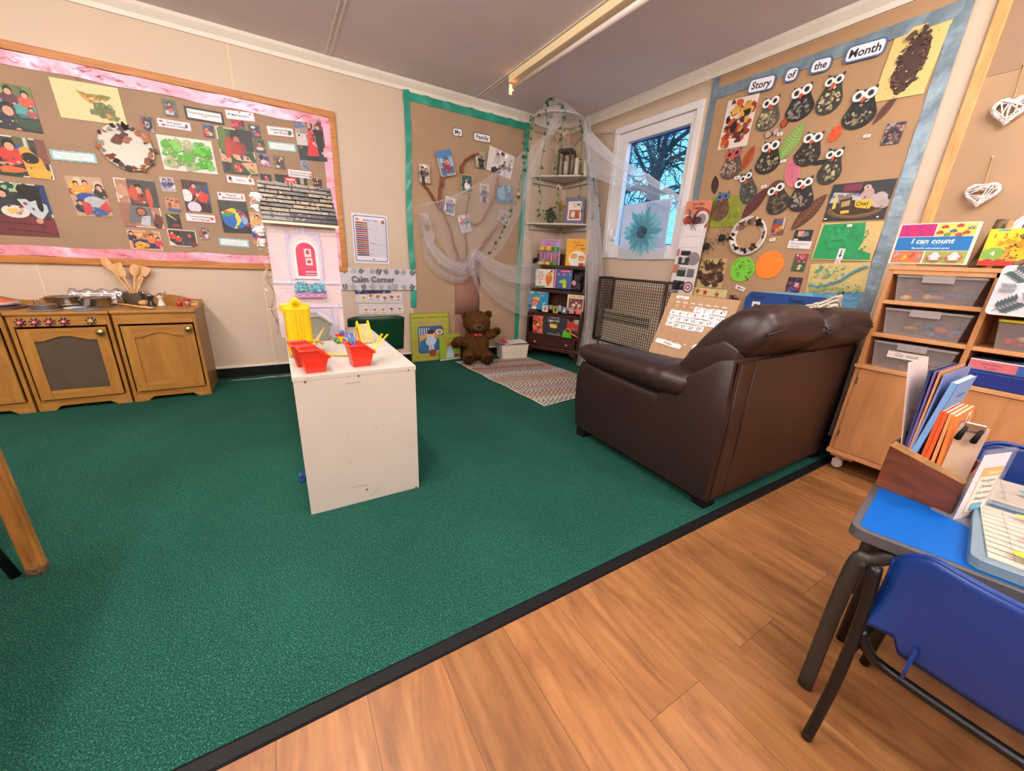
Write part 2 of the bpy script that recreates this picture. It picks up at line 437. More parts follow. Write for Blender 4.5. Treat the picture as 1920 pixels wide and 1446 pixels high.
X0, Y0, HC = -6.2, -6.4, 2.40
struct('floor', MB().box(X0, 0.12, Y0, -3.0, -.05, 0), laminate_mat())
struct('floor_carpet', MB().box(X0, 0.12, -2.99, .1, -.05, .004), carpet_mat())
struct('trim_1', MB().prism([(-3.014, 0), (-3.010, .007), (-2.982, .011), (-2.972, .004), (-2.972, 0)], 0, 2.62, M=Matrix(((0, 0, 1, X0), (1, 0, 0, 0), (0, 1, 0, 0), (0, 0, 0, 1)))), BLACK)
struct('trim_1', MB().prism([(-3.014, 0), (-3.010, .007), (-2.982, .011), (-2.972, .004), (-2.972, 0)], 2.6225, -X0, M=Matrix(((0, 0, 1, X0), (1, 0, 0, 0), (0, 1, 0, 0), (0, 0, 0, 1)))), BLACK).name = 'trim_2'
struct('ceiling', MB().box(X0, .1, Y0, .1, HC, HC + .1), CEIL)
struct('wall_left', MB().box(X0, .1, 0, .1, -.05, HC), CREAM)
wy0, wy1, wz0, wz1 = -1.555, -.76, 1.15, 2.165          # the window's hole
w = MB(); w.box(0, .1, wy1, .1, -.05, HC); w.box(0, .1, Y0, wy0, -.05, HC); w.box(0, .1, wy0, wy1, -.05, wz0); w.box(0, .1, wy0, wy1, wz1, HC)
struct('wall_right', w, CREAM)
struct('wall_west', MB().box(X0 - .1, X0, Y0, .1, -.05, HC), CREAM)
struct('wall_south', MB().box(X0, .1, Y0 - .1, Y0, -.05, HC), CREAM)
# coving
cv = [(0, 0), (0, -.075), (.012, -.075), (.02, -.05), (.05, -.018), (.06, 0)]
struct('trim_3', MB().prism([(-a, HC + b) for a, b in cv], X0, -.0, M=Matrix(((0, 0, 1, 0), (1, 0, 0, 0), (0, 1, 0, 0), (0, 0, 0, 1)))), COVE)
struct('trim_4', MB().prism([(-a, HC + b) for a, b in cv], Y0, 0, M=Matrix(((1, 0, 0, 0), (0, 0, 1, 0), (0, 1, 0, 0), (0, 0, 0, 1)))), COVE)
# ceiling panel joints, wall panel joints
c = MB()
for x in (-2.325, -1.105, -3.545, -4.765): c.box(x - .02, x - .012, Y0, -.06, HC - .003, HC); c.box(x + .012, x + .02, Y0, -.06, HC - .003, HC)
struct('trim_5', c, COVE)
c = MB()
for x in (-2.945, -4.15, -5.35, -1.735): c.box(x - .005, x + .005, -.003, 0, 0.06, HC - .075)
struct('trim_6', c, mat('joint_paint', '#d8c4ac', .5, var=.02))
c = MB()
for y in (-1.66, -2.88): c.box(-.004, 0, y - .008, y + .008, 0.06, HC - .075)
struct('trim_7', c, MATS['joint_paint'])
struct('trim_8', MB().box(-.018, 0, -.018, 0, .06, HC - .07), MATS['joint_paint'])
struct('baseboard_left', MB().box(X0, -.0, -.012, 0, 0, .085), BLACK)
struct('baseboard_right', MB().box(-.012, 0, -3.0, -.012, 0, .085), BLACK)
struct('trim_9', MB().box(X0, 0, -.014, 0, .085, .1), COVE)

# window
PVC = mat('white_upvc', '#e4e2e6', .3, var=.02)
w = MB()
a0, a1, b0, b1 = -1.60, -.714, 1.10, 2.217
for bx in ((a0, a1, b1 - .05, b1), (a0, a1, b0, b0 + .055), (a0, a0 + .05, b0 + .055, b1 - .05), (a1 - .05, a1, b0 + .055, b1 - .05)):
 w.box(-.016, .004, bx[0], bx[1], bx[2], bx[3])
wf = struct('window_1', w, PVC, bevel=.003)
s_ = MB(); i0, i1, j0, j1 = wy0 + .001, wy1 - .001, wz0 + .001, wz1 - .001
g0, g1, h0, h1 = -1.50, -.862, 1.215, 2.085
for bx in ((i0, i1, h1, j1), (i0, i1, j0, h0), (i0, g0, h0, h1), (g1, i1, h0, h1)): s_.box(.005, .06, bx[0], bx[1], bx[2], bx[3])
s_.build('sash', PVC, wf, bevel=.004)
s_ = MB(); s_.box(-.010, .0048, g1 + .015, g1 + .035, 1.26, 1.30); s_.tube([(-.012, g1 + .025, 1.28), (-.03, g1 + .025, 1.285), (-.034, g1 + .025, 1.36)], .006)
s_.build('window_handle', PVC, wf, smooth=True)
s_ = MB(); s_.box(.058, .0615, g0, g1, h1 - .012, h1); s_.box(.058, .0615, g0, g1, h0, h0 + .01)
s_.box(.058, .0615, g0, g0 + .008, h0, h1); s_.box(.058, .0615, g1 - .008, g1, h0, h1)
s_.build('bloom_edge', mat('bloom_edge_blue', '#1d2a9a', .5), wf)  # blue bloom round the bright glass, put into the colour of these strips
gm = bpy.data.materials.new('window_glass'); gm.use_nodes = True; n = gm.node_tree.nodes; l = gm.node_tree.links
tr = n.new('ShaderNodeBsdfTransparent'); gl = n.new('ShaderNodeBsdfGlossy'); gl.inputs['Roughness'].default_value = .02; mx = n.new('ShaderNodeMixShader'); mx.inputs[0].default_value = .04
l.new(tr.outputs[0], mx.inputs[1]); l.new(gl.outputs[0], mx.inputs[2]); l.new(mx.outputs[0], n['Material Output'].inputs[0])
MB().box(.063, .067, g0, g1, h0, h1).build('window_pane', gm, wf)

# ceiling light fitting: dead tube with one glowing end
L = thing('ceiling_light', 'white batten light with a bare dim tube glowing orange at one end', 'light', (-1.07, -1.4, HC))
MB().box(-1.108, -1.052, -2.5, -.62, HC - .05, HC).build('batten', mat('light_batten', '#f2ddb4', .4, var=.03), L, bevel=.004)
t = MB(); t.tube([(-1.092, -.68, HC - .098), (-1.092, -2.45, HC - .098)], .016, 16)
t.build('tube', mat('dim_tube', '#e4d6d2', .3, var=.02), L, smooth=True)
MB().tube([(-1.092, -.64, HC - .098), (-1.092, -.68, HC - .098)], .016, 16).build('glowing_tube_end', mat('orange_glow', '#ff9a55', .3, emit=4), L, smooth=True)
for y in (-.63, -2.46): MB().box(-1.106, -1.078, y - .007, y + .007, HC - .135, HC - .062).build('tube_holder', COVE, L, bevel=.003)

# ---------------------------------------------------------------- display board on the left wall
OAK = wood('board_oak', '#a5662c', '#c98a48', (2, 2, 14), 3)
OAKH = wood('board_oak_rail', '#a5662c', '#c98a48', (1.2, 14, 14), 3)
KRAFT = mat('kraft_paper', '#9e836a', .75, var=.07, vs=4, bump=.25, bs=7)
def foil(name, col, rough=.42, metal=.35, bs=9, bump=.9, var=.15):
 return mat(name, col, rough, metal, var=var, vs=25, bump=bump, bs=bs)
PINK = foil('pink_foil', '#e79cb0')
def strip_xz(x0, x1, z0, z1, y, amp, seed, n=70, horiz=True, th=.0):
 """a crinkled foil strip standing a little off a left-wall board"""
 rnd = random.Random(seed); ph = [rnd.uniform(0, 6) for _ in range(4)]
 def fn(u, v):
  a = (u if horiz else v); k = amp * (.5 + .5 * math.sin(a * 31 + ph[0] + v * 2) * math.sin(a * 13 + ph[1]) + .25 * math.sin(a * 71 + ph[2]))
  e = .004 * math.sin(a * 40 + ph[3]) if v < .01 or v > .99 else 0
  return (x0 + (x1 - x0) * u, y - abs(k) - .001, z0 + (z1 - z0) * v + e) if horiz else (x0 + (x1 - x0) * u, y - abs(k) - .001, z0 + (z1 - z0) * v)
 return MB().grid(fn, n if horiz else 5, 5 if horiz else n)
bx0, bx1, bz0, bz1 = -5.1, -2.305, .865, 2.058
B = thing('display_board', 'large oak framed wall board with brown paper and a pink foil edge', 'display board', ((bx0 + bx1) / 2, -.005, bz0))
MB().box(bx0 + .03, bx1 - .03, -.009, -.001, bz0 + .03, bz1 - .03).build('backing_paper', KRAFT, B)
for z in (bz0, bz1 - .045): MB().box(bx0, bx1, -.022, -.0005, z, z + .045).build('frame_rail', OAKH, B, bevel=.004)
for x in (bx0, bx1 - .045): MB().box(x, x + .045, -.022, -.0005, bz0 + .045, bz1 - .045).build('frame_stile', OAK, B, bevel=.004)
fm = strip_xz(bx0 + .045, bx1 - .045, bz1 - .115, bz1 - .045, -.009, .008, 1, 150)
q = strip_xz(bx0 + .045, bx1 - .045, bz0 + .045, bz0 + .105, -.009, .008, 2, 150); fm.add(q.v, q.f)
q = strip_xz(bx1 - .105, bx1 - .045, bz0 + .045, bz1 - .05, -.009, .008, 3, 80, False); fm.add(q.v, q.f)
fm.build('foil_border', PINK, B, smooth=True)
rnd = random.Random(4); tm = MB()
for i in range(46):      # frayed tinsel threads along the border
 if i < 30: x = rnd.uniform(-4.3, bx1 - .06); z = bz1 - .085 + rnd.uniform(-.02, .015)
 elif i < 40: x = rnd.uniform(-4.3, -2.95); z = bz0 + .08 + rnd.uniform(-.015, .015)
 else: x = bx1 - .075 + rnd.uniform(-.02, .02); z = rnd.uniform(1.3, 1.95)
 pts = [(x, -.022, z)]
 for k in range(6): x += rnd.uniform(-.025, .03); z += rnd.uniform(-.012, .012); pts.append((x, -.022 + rnd.uniform(-.004, .004), z))
 tm.tube(pts, .0011, 3)
tm.build('tinsel', mat('pink_tinsel', '#b8687a', .35, .4), B)['kind'] = 'stuff'

def photo(label, q, bgc, ops, border=None, d=.0115, group='photographs on the big oak board', wall=WL, name='photograph', cat='photograph'):
 def draw(a):
  if border:
   bw = .006; a.r(bw / a.w, bw / a.h, 1 - bw / a.w, 1 - bw / a.h, bgc)
  rr_ = random.Random(len(label)); L0 = [tuple(v * f for v in H(bgc)) for f in (.5, .75, 1.35, 1.7)]; bx = .05 if border else 0
  a.blobs(9, len(label), L0, (.06, .16), (.1, .1, .9, .9), .4)
  for o in ops:
   k = o[0]
   if k == 'k': a.kid(*o[1:])
   elif k == 'e': a.e(*o[1:])
   elif k == 'b': a.e(o[1], o[2], o[3], o[4], o[5], 0, .25, 11, o[1] * 99)
   elif k == 'r': a.r(*o[1:])
   elif k == 'p': a.p(*o[1:])
   elif k == 'n': a.blobs(*o[1:])
   elif k == 't': a.t(*o[1:])
   elif k == 'l': a.line(*o[1:])
  a.blobs(10, len(label) + 7, L0 + ['#e0c8b8', '#8a3a38', '#2c2c34'], (.012, .035), (.08, .06, .92, .75), .4)
 return sheet(name, label, cat, wall, q, border or bgc, draw, d, group)

RED, NAVY, SKIN, HAIR, TEAL, ORG = '#c8342c', '#20356e', '#c99078', '#181414', '#3f8f8c', '#e08a2a'
photo('large photo of children in dark coats round a teal table, top left', (-45, 146, 56, 165, 81, 250, -25, 236), '#6d7a48',
   [('r', 0, .35, 1, .72, '#4f9a9c'), ('p', [(0, .38), (1, .28), (1, .34), (0, .44)], '#2f6f78'), ('k', .55, .86, .5, '#5a2f3c'), ('k', .85, .82, .45, '#e2563e'), ('r', 0, 0, 1, .3, '#28303a'), ('k', .45, .45, .8, '#2a2d38'), ('k', .9, .5, .3, '#a05058'), ('b', .8, .15, .3, .12, '#2d4a36')])
def yp(a):
 a.p([(.33, .78), (.5, .72), (.62, .74), (.62, .66), (.5, .62), (.4, .66)], '#8a7a34'); a.p([(.34, .78), (.44, .66), (.58, .56), (.6, .46), (.5, .48), (.4, .6)], '#cf9040')
 a.e(.72, .68, .12, .07, '#7a7a3a', .1, .2); a.e(.68, .34, .16, .2, '#5f6a3c', -.5, .25, 13); a.e(.52, .26, .06, .08, '#6a7044', 0, .3); a.e(.8, .16, .1, .08, '#6a6e40', 0, .3); a.e(.74, .2, .05, .07, '#c98a3a', .3, .2)
 a.blobs(26, 5, ['#4f5c34', '#6d7844', '#7d8450', '#565f3a'], (.02, .05), (.58, .15, .84, .5)); a.blobs(8, 6, ['#b98238', '#8d7a36'], (.02, .04), (.4, .55, .8, .75))
sheet('painting', 'pale yellow sheet painted with an olive and orange blot', 'painting', WL, (93, 144, 222.5, 166, 237.5, 236, 112.5, 220), '#d8c894', yp)
photo('small photo of a dark snake shaped toy beside the yellow painting', (259, 215, 287, 221, 293, 251, 265, 244), '#7d6a66', [('e', .5, .45, .32, .4, '#22252a'), ('e', .5, .45, .14, .2, '#b8c0c4'), ('e', .5, .45, .08, .12, '#22252a'), ('e', .2, .35, .14, .12, RED), ('n', 6, 3, [SKIN, '#404048'], (.05, .1))])
photo('small grey photo of a child, highest of the small ones', (304, 185, 328.5, 189, 334, 220, 308, 217), '#5c6660', [('k', .5, .75, .6, '#704048'), ('r', .1, .1, .7, .35, '#b9bcc0'), ('e', .5, .35, .16, .12, '#c86058')])

def label_card(text, q, bgc, edge, tcol, lines, pics=(), label='', name='word_label', d=.0115, wall=WL, group=None, hgt=.26, bold=True, rr=None, bw=.004, shear=0):
 def draw(a):
  a.flat(rrect(-a.w / 2 + bw, a.w / 2 - bw, -a.h / 2 + bw, a.h / 2 - bw, (rr or .006) * .8), bgc)
  n_ = len(lines)
  for i, tx in enumerate(lines):
   a.t(tx, .5, .5 + (n_ - 1 - 2 * i) * hgt * .62, hgt, tcol, bold, shear, maxw=.84)
  for pc in pics: a.e(*pc)
 return sheet(name, label, 'label', wall, q, edge, draw, d, group, outline=lambda w_, h_: rrect(-w_ / 2, w_ / 2, -h_ / 2, h_ / 2, rr or .006))
SG = 'topic labels on the big oak board'
label_card('', (344, 198, 417, 211, 421, 235, 349, 223), '#e9e2e4', '#26262c', '#5a4a58', ['Recognising and creating pattern', 'in life'], label='white caption in a thick black frame, top of the oak board', hgt=.13, bw=.012, rr=.002)
label_card('', (421, 204.6, 476, 211.5, 478.5, 229, 424, 223), '#efe6ea', '#d98a92', '#4a4a60', ['Mathematics'], [(.12, .55, .04, .1, '#4a78b8'), (.5, .85, .03, .1, '#8a68a8'), (.86, .75, .05, .08, '#6a6a7a')], label='pink edged label reading Mathematics', group=SG)
label_card('', (293, 220, 357.7, 230.6, 359, 247, 296, 237.5), '#efe6ea', '#d98a92', '#4a4a60', ['Expressive', 'Arts and Design'], [(.12, .7, .06, .12, '#9a5a8a'), (.16, .3, .05, .1, '#8a3040'), (.86, .5, .04, .25, '#50505a')], label='pink edged label reading Expressive Arts and Design', group=SG)
label_card('', (499.4, 234.8, 549.4, 241.7, 551.5, 258, 501.5, 253.5), '#efe6ea', '#d98a92', '#4a4a60', ['Understanding', 'the World'], [(.86, .5, .08, .25, '#3a6a78'), (.82, .3, .05, .12, '#8a3040')], label='pink edged label reading Understanding the World', group=SG)
label_card('', (539, 316.8, 583.8, 321.4, 586, 336.6, 540.8, 331), '#efe6ea', '#d98a92', '#4a4a60', ['Personal, Social and', 'Emotional Development'], [(.93, .6, .05, .16, '#c98a88'), (.93, .25, .05, .14, '#5a5a6a')], label='pink edged label reading Personal, Social and Emotional Development', group=SG, d=.0135)
label_card('', (423.5, 327.7, 476, 334, 478, 348.5, 426, 342.5), '#efe6ea', '#d98a92', '#4a4a60', ['Literacy'], [(.13, .6, .06, .25, '#3a3a40'), (.16, .3, .06, .15, '#b89a5a'), (.86, .6, .06, .22, '#3a3a40')], label='pink edged label reading Literacy', group=SG, d=.0135)
label_card('', (346.7, 399, 403.7, 404, 405, 418.7, 349, 414.8), '#efe6ea', '#d98a92', '#4a4a60', ['Communication', 'and Language'], [(.88, .5, .07, .2, '#b86a60')], label='pink edged label reading Communication and Language', group=SG, d=.0135)
label_card('', (406, 358.8, 459, 363.7, 461.7, 378.8, 409, 374.8), '#efe6ea', '#d98a92', '#4a4a60', ['Physical', 'Development'], [(.1, .7, .05, .15, '#6a6a6a'), (.2, .3, .05, .12, '#c06060'), (.88, .5, .04, .3, '#b08a80')], label='pink edged label reading Physical Development', group=SG, d=.0135)

def wavy(w_, h_):
 n_ = 40; p = []
 for i in range(n_):
  a = 2 * PI * i / n_; x = max(-1, min(1, 1.25 * math.cos(a))); y = max(-1, min(1, 1.6 * math.sin(a)))
  p.append((x * w_ / 2 * (1 + .015 * math.sin(i * 2.1)), y * h_ / 2 * (1 + .08 * math.sin(i * 3.3))))
 return p
for q, lb, ln in (((93, 280, 178, 288, 183, 307, 97, 299), 'blue wavy caption strip below the yellow painting', ['We are learning to paint patterns in', 'different ways today']),
     ((502, 264, 553.5, 271, 555.6, 285, 504.6, 281), 'blue wavy caption strip beside the girl in the red dress', ['We are finding out about people', 'around us and where they live']),
     ((409.6, 445, 466, 450.4, 467.6, 464, 412, 461), 'blue wavy caption strip below the parachute photo', ['We are moving in different ways and', 'learning to use big equipment'])):
 def dw(a, ln=ln):
  a.r(.06, .18, .94, .82, '#f3f0f2'); a.t(ln[0], .5, .62, .15, '#6a4a5a', maxw=.8); a.t(ln[1], .45, .38, .15, '#6a4a5a', maxw=.62)
 sheet('caption_strip', lb, 'label', WL, q, '#8fc4cc', dw, outline=wavy)

photo('small photo of children in orange and yellow, left of the red coat photo', (379.6, 232.7, 399, 236, 402.5, 260, 382, 256), '#3a4a78', [('k', .35, .7, .7, '#c8502c'), ('e', .6, .3, .3, .15, '#d8b878'), ('e', .3, .2, .2, .1, RED)])
photo('small red photo tucked under the Mathematics label', (432.7, 223.8, 456.7, 227, 460, 243.8, 435, 240), '#a03038', [('k', .4, .7, .6, '#c84048'), ('r', .5, 0, 1, .3, '#2f6a5c'), ('n', 5, 2, ['#d88080', '#501820'], (.08, .14))])
photo('small photo of children in blue and white, right of the red coat photo', (463.5, 232, 485.8, 236, 490, 261, 470, 258), '#4a4450', [('e', .4, .8, .2, .1, '#d8d8dc'), ('k', .5, .55, .6, '#3458a0'), ('e', .7, .3, .2, .14, '#c05040')])
photo('large photo of a child in a red coat painting at a table', (403, 237, 471, 246, 483.7, 331, 420, 323), '#46583a',
   [('r', .55, .55, 1, 1, '#2c2a2e'), ('r', 0, 0, 1, .38, '#1f4a40'), ('e', .15, .75, .12, .3, '#5a7038'), ('p', [(.3, .82), (.62, .8), (.75, .45), (.7, .38), (.32, .4), (.15, .45)], '#a83430'), ('b', .24, .5, .09, .25, '#b03a34'), ('b', .68, .55, .09, .2, '#8a3030'), ('b', .5, .84, .16, .12, HAIR), ('e', .53, .77, .09, .07, '#a8705c'),
    ('p', [(.35, .44), (.8, .42), (.9, .3), (.38, .32)], '#d8a488'), ('p', [(0, .45), (.14, .4), (.22, .24), (0, .26)], '#c89a86'), ('e', .24, .3, .06, .06, SKIN), ('e', .6, .38, .05, .05, '#2a3550'), ('p', [(.55, .26), (1, .3), (1, .05), (.8, .03)], '#d8a080'), ('e', .45, .15, .16, .12, '#8a3a28'), ('n', 12, 8, ['#c85a40', '#e09070', '#6a2820'], (.02, .04), (.35, .08, .55, .22)), ('e', .15, .16, .08, .1, '#3a2424'), ('e', .84, .1, .1, .04, '#7a8a3c', -.3)], border='#e3d9b8')
photo('tall photo of a girl in a red dress, top right of the oak board', (550, 217.5, 605, 226, 612, 303.5, 561, 299), '#a89a98',
   [('r', 0, 0, 1, .34, '#22343c'), ('r', 0, .35, .35, .62, '#c8c0c0'), ('e', .2, .8, .2, .04, '#5a70a0'), ('r', .82, .2, 1, .95, '#7a3038'), ('k', .8, .82, .4, '#23252e'), ('p', [(.66, .75), (.92, .75), (.95, .2), (.7, .2)], '#23252e'), ('p', [(.42, .72), (.62, .72), (.66, .5), (.72, .12), (.3, .1), (.42, .5)], '#d03038'), ('n', 14, 4, ['#8a2030', '#e88088', '#4a2028'], (.015, .03), (.4, .48, .64, .72)), ('e', .51, .84, .11, .12, HAIR), ('e', .5, .82, .07, .07, SKIN), ('r', .28, .02, .7, .1, '#2a2430')])
photo('small photo of children in pink beside the red coat photo, upper one', (475, 261, 495, 263, 499, 288, 478.5, 285), '#3c5040', [('k', .5, .7, .6, '#b04050'), ('e', .5, .3, .35, .12, '#e0d0d0')], d=.0125)
photo('small photo of heads over a white tray, beside the red coat photo', (482.7, 286, 505.6, 290, 507.7, 313, 484.8, 311), '#8a6a88', [('e', .3, .7, .2, .2, HAIR), ('e', .7, .6, .2, .2, '#3a2a4a'), ('e', .5, .3, .3, .2, '#d8c8d0'), ('e', .6, .2, .1, .1, RED)])
photo('small dim photo of a child at a table, below the World label', (511.5, 291, 532.7, 293, 536, 319, 516, 316.7), '#6a5a50', [('k', .5, .7, .7, '#2f2c34'), ('e', .7, .8, .15, .12, '#b8a078'), ('e', .3, .2, .2, .1, '#c0b8b0')])
photo('small photo of a child in blue on the right of the oak board', (563, 301, 579.6, 303, 580, 319.6, 564, 317), '#8a90a8', [('k', .5, .7, .7, '#4a70a8')])
photo('small photo of a child in red beside the Literacy label', (486.8, 325, 507.6, 327.7, 510.6, 344.5, 490, 342.5), '#23282c', [('k', .55, .75, .75, RED), ('e', .4, .1, .3, .1, '#c8a8a0')])
photo('wide photo with a red train shape, above the dolls house roof', (515, 325.7, 575, 332.7, 576, 350, 517.5, 346), '#1c2a28', [('r', .28, .1, .66, .8, '#c02c34'), ('r', .34, .5, .6, .66, '#e8d0c8'), ('n', 8, 7, ['#f0d8d0', '#801820'], (.05, .09), (.3, .15, .64, .5)), ('r', .78, .2, .9, .9, '#9a9a90')])
photo('small photo of a child in white stripes, right of the wide train photo', (585.8, 334.6, 603.6, 337, 604.6, 354, 587.7, 352), '#4a2f2c', [('k', .5, .6, .7, '#2a2224'), ('n', 5, 1, ['#d8c8c0', '#803030'], (.06, .1))])
def gp(a):
 a.blobs(34, 21, ['#8a9468', '#9aa070', '#7e8a5a', '#a8ae84'], (.07, .15), (.1, .12, .9, .85)); a.blobs(40, 22, ['#63b83a', '#4faa2c', '#78c450', '#5a9a3c'], (.04, .12), (.08, .15, .92, .9))
 a.blobs(20, 23, ['#3fa81e', '#55c030'], (.04, .1), (.7, .15, .92, .7)); a.blobs(24, 24, ['#dfe0d4', '#c9d0b0'], (.01, .03), (.05, .05, .95, .95))
sheet('painting', 'white sheet dabbed all over with green paint', 'painting', WL, (294.6, 252.5, 397, 264.6, 407.7, 328, 306, 316.7), '#d9d8d0', gp)
photo('large bordered photo of children in red and yellow, second down the left edge', (-40, 246, 82, 264.6, 102.7, 337, -20, 326), '#3a3836',
   [('r', .5, .6, .75, 1, '#5c5a3c'), ('r', .84, .4, 1, 1, '#7a4a40'), ('r', .66, .6, .72, 1, '#b8bcb8'), ('e', .55, .6, .12, .2, '#2a5aa0'), ('k', .42, .78, .75, '#d03a34'), ('p', [(.55, .7), (.66, .8), (.88, .5), (.96, 0), (.6, 0)], '#d89a34'), ('e', .7, .5, .14, .14, HAIR), ('b', .8, .12, .2, .15, '#e0a83c'), ('r', 0, 0, .5, .14, '#1d4030'), ('b', .35, .16, .2, .09, '#d86a3a'), ('e', .3, .3, .12, .04, SKIN)], border='#e6e0dc')
photo('large bordered photo of children painting a plate, bottom left of the oak board', (-38, 337, 83, 348, 112, 445, -10, 439), '#3a4438',
   [('r', 0, 0, 1, .38, '#6a3438'), ('l', [(.1, .26), (1, .2)], .015, '#3f1c20'), ('l', [(.2, .12), (1, .06)], .015, '#3f1c20'), ('n', 10, 12, ['#8ab8a0', '#c8c890', '#204838'], (.03, .06), (.2, .85, .6, .98)), ('r', .85, .45, 1, 1, '#1d3a6a'), ('p', [(.5, .7), (.75, .72), (.95, .62), (.95, .5), (.8, .32), (.74, .36), (.6, .5)], '#b8c4cc'), ('b', .72, .84, .2, .17, HAIR), ('e', .84, .62, .05, .14, HAIR), ('k', .3, .8, .45, '#2c3440'), ('e', .42, .46, .22, .12, '#dcd0c8'), ('n', 12, 13, ['#d8b860', '#e0a078', '#8a90a8'], (.02, .05), (.32, .42, .54, .5)), ('e', .76, .3, .06, .05, SKIN), ('b', .92, .2, .1, .16, '#7a2838')], border='#e6e0dc')
photo('photo of children in yellow tabards around a blue table', (121.4, 328.7, 191.4, 334, 211, 406, 143.8, 405), '#b89a84', [('n', 12, 31, ['#d8a030', '#a83a30', '#e8c060'], (.05, .1), (.05, .55, .5, .9)), ('k', .25, .82, .35, '#d8a030'), ('k', .5, .85, .35, '#d89a34'), ('k', .85, .75, .45, '#302a30'), ('e', .45, .48, .3, .12, '#2c4a94'), ('e', .6, .35, .3, .16, '#a8b0b8'), ('k', .2, .35, .4, '#30303c'), ('p', [(.7, .25), (.95, .4), (1, .15), (.75, .05)], '#c8403c'), ('b', .6, .12, .25, .12, '#3a5a94'), ('b', .35, .2, .12, .18, '#c04048')])
photo('bordered photo of a child in an orange coat at a grey tray', (211, 332, 290, 341.8, 308, 428.6, 233.4, 424), '#a87c66', [('r', .3, .45, 1, 1, '#3a4440'), ('r', 0, 0, .3, .5, '#9a6a58'), ('k', .55, .82, .5, '#8a4038'), ('b', .4, .72, .1, .16, '#c05038'), ('b', .78, .62, .08, .2, '#c8503a'), ('p', [(.25, .45), (.75, .42), (.8, .12), (.15, .08)], '#6a6a6c'), ('e', .5, .33, .14, .1, '#3a3434'), ('e', .5, .33, .1, .07, '#b0684a'), ('p', [(.5, .24), (.72, .26), (.66, .03), (.42, .05)], '#b8b8c4'), ('b', .88, .15, .12, .16, '#6a3a30')], border='#e8d8cc')
photo('small photo of children in orange under the child at the grey tray', (239, 431, 300, 435, 306, 470, 245, 467.4), '#c88a5a', [('r', .1, .1, .9, .55, '#28386a'), ('k', .1, .85, .6, '#3a3040'), ('k', .7, .75, .6, '#d8803a'), ('k', .9, .6, .6, '#c8404a'), ('b', .35, .22, .22, .2, '#e09a30'), ('n', 8, 3, ['#3a2410', '#e8b040'], (.04, .07), (.2, .1, .5, .35))], border='#d8b8a0')
photo('small photo of a child in a blue jumper above the orange crowd photo', (297.8, 330.7, 326.5, 333.6, 329.5, 360, 304, 359), '#b0a8b0', [('k', .3, .75, .7, '#3458a0'), ('k', .7, .75, .6, '#2a3a6a'), ('e', .7, .2, .25, .08, '#c8b0b0')])
photo('small photo of a crowd of children in orange', (308.7, 369, 335, 373, 339, 397, 312, 394.6), '#c09070', [('n', 16, 44, ['#8a4030', '#c86a48', SKIN, '#3a2420'], (.06, .1), (.1, .4, .9, .9)), ('r', .1, 0, 1, .2, '#3a6a9a')])
photo('small dark photo with a pale green leaf', (310.7, 400.5, 337, 402, 340, 429, 314, 427), '#2f2a24', [('p', [(.05, .95), (.3, .95), (.8, .55), (.6, .6)], '#a8b868'), ('e', .6, .2, .3, .12, '#7a4038')])
photo('photo with torn lower edge showing children in red on grey ground', (314, 429, 367, 433, 371.4, 464, 317.6, 460.7), '#3c3c44', [('k', .15, .8, .6, RED), ('k', .35, .6, .5, '#d8442c'), ('k', .75, .75, .3, '#d8442c'), ('p', [(0, 0), (.3, 0), (.1, .25), (0, .3)], '#d8c8c0'), ('b', .9, .2, .1, .14, '#7a2a2a')], border='#d8c0b4', d=.0125)
photo('small photo of a child by a pushchair', (370.6, 422, 391, 423, 394.4, 450.8, 374, 448.8), '#8a7a70', [('k', .45, .7, .6, '#33333c'), ('b', .3, .5, .12, .2, '#a84a60'), ('b', .7, .25, .16, .14, '#c8ccd0'), ('r', .3, 0, .6, .15, '#c06070')])
photo('tall photo of a child in red with a stick and white balloons', (339.8, 336, 387.9, 342.5, 397.8, 399, 348, 395), '#4a3028', [('r', .8, .2, 1, .9, '#2c4a80'), ('k', .45, .85, .5, '#a83a34'), ('b', .75, .5, .22, .2, '#c8402c'), ('e', .62, .78, .12, .1, '#3a5a80'), ('e', .12, .5, .22, .2, '#dcdce4'), ('e', .35, .14, .26, .18, '#d0c8dc'), ('b', .8, .15, .2, .16, '#2c1c20'), ('l', [(.35, .3), (.68, .65)], .02, '#c8a078')])
photo('photo of a parachute in blue, yellow, green and red panels', (408.6, 375, 463, 378.8, 470.4, 437.5, 418.5, 435.6), '#2c3034', [('r', 0, .7, 1, 1, '#3a443c'), ('e', .5, .45, .46, .32, '#1f68b8'), ('p', [(.06, .6), (.2, .7), (.45, .76), (.5, .62), (.3, .52), (.05, .5)], '#3a9a4c'), ('p', [(.2, .7), (.45, .78), (.62, .74), (.55, .6)], '#e0c030'), ('p', [(.06, .64), (.2, .7), (.5, .62)], '#d8462e'), ('p', [(.5, .62), (.62, .72), (.72, .4), (.5, .15), (.4, .12), (.55, .35)], '#e8d048'), ('p', [(.62, .74), (.9, .6), (.98, .3), (.9, .2), (.78, .4)], '#c83a34'), ('b', .82, .4, .1, .14, '#7ab0d8')], d=.0125)
photo('photo of children in red and blue partly behind the dolls house roof', (467, 397, 494, 400, 496.5, 458.5, 476, 457.7), '#c8906c', [('e', .6, .6, .4, .12, '#c8ccd4'), ('r', 0, .2, 1, .5, '#284a98'), ('b', .5, .12, .4, .14, '#b02c44'), ('k', .5, .85, .4, '#d8a040')])

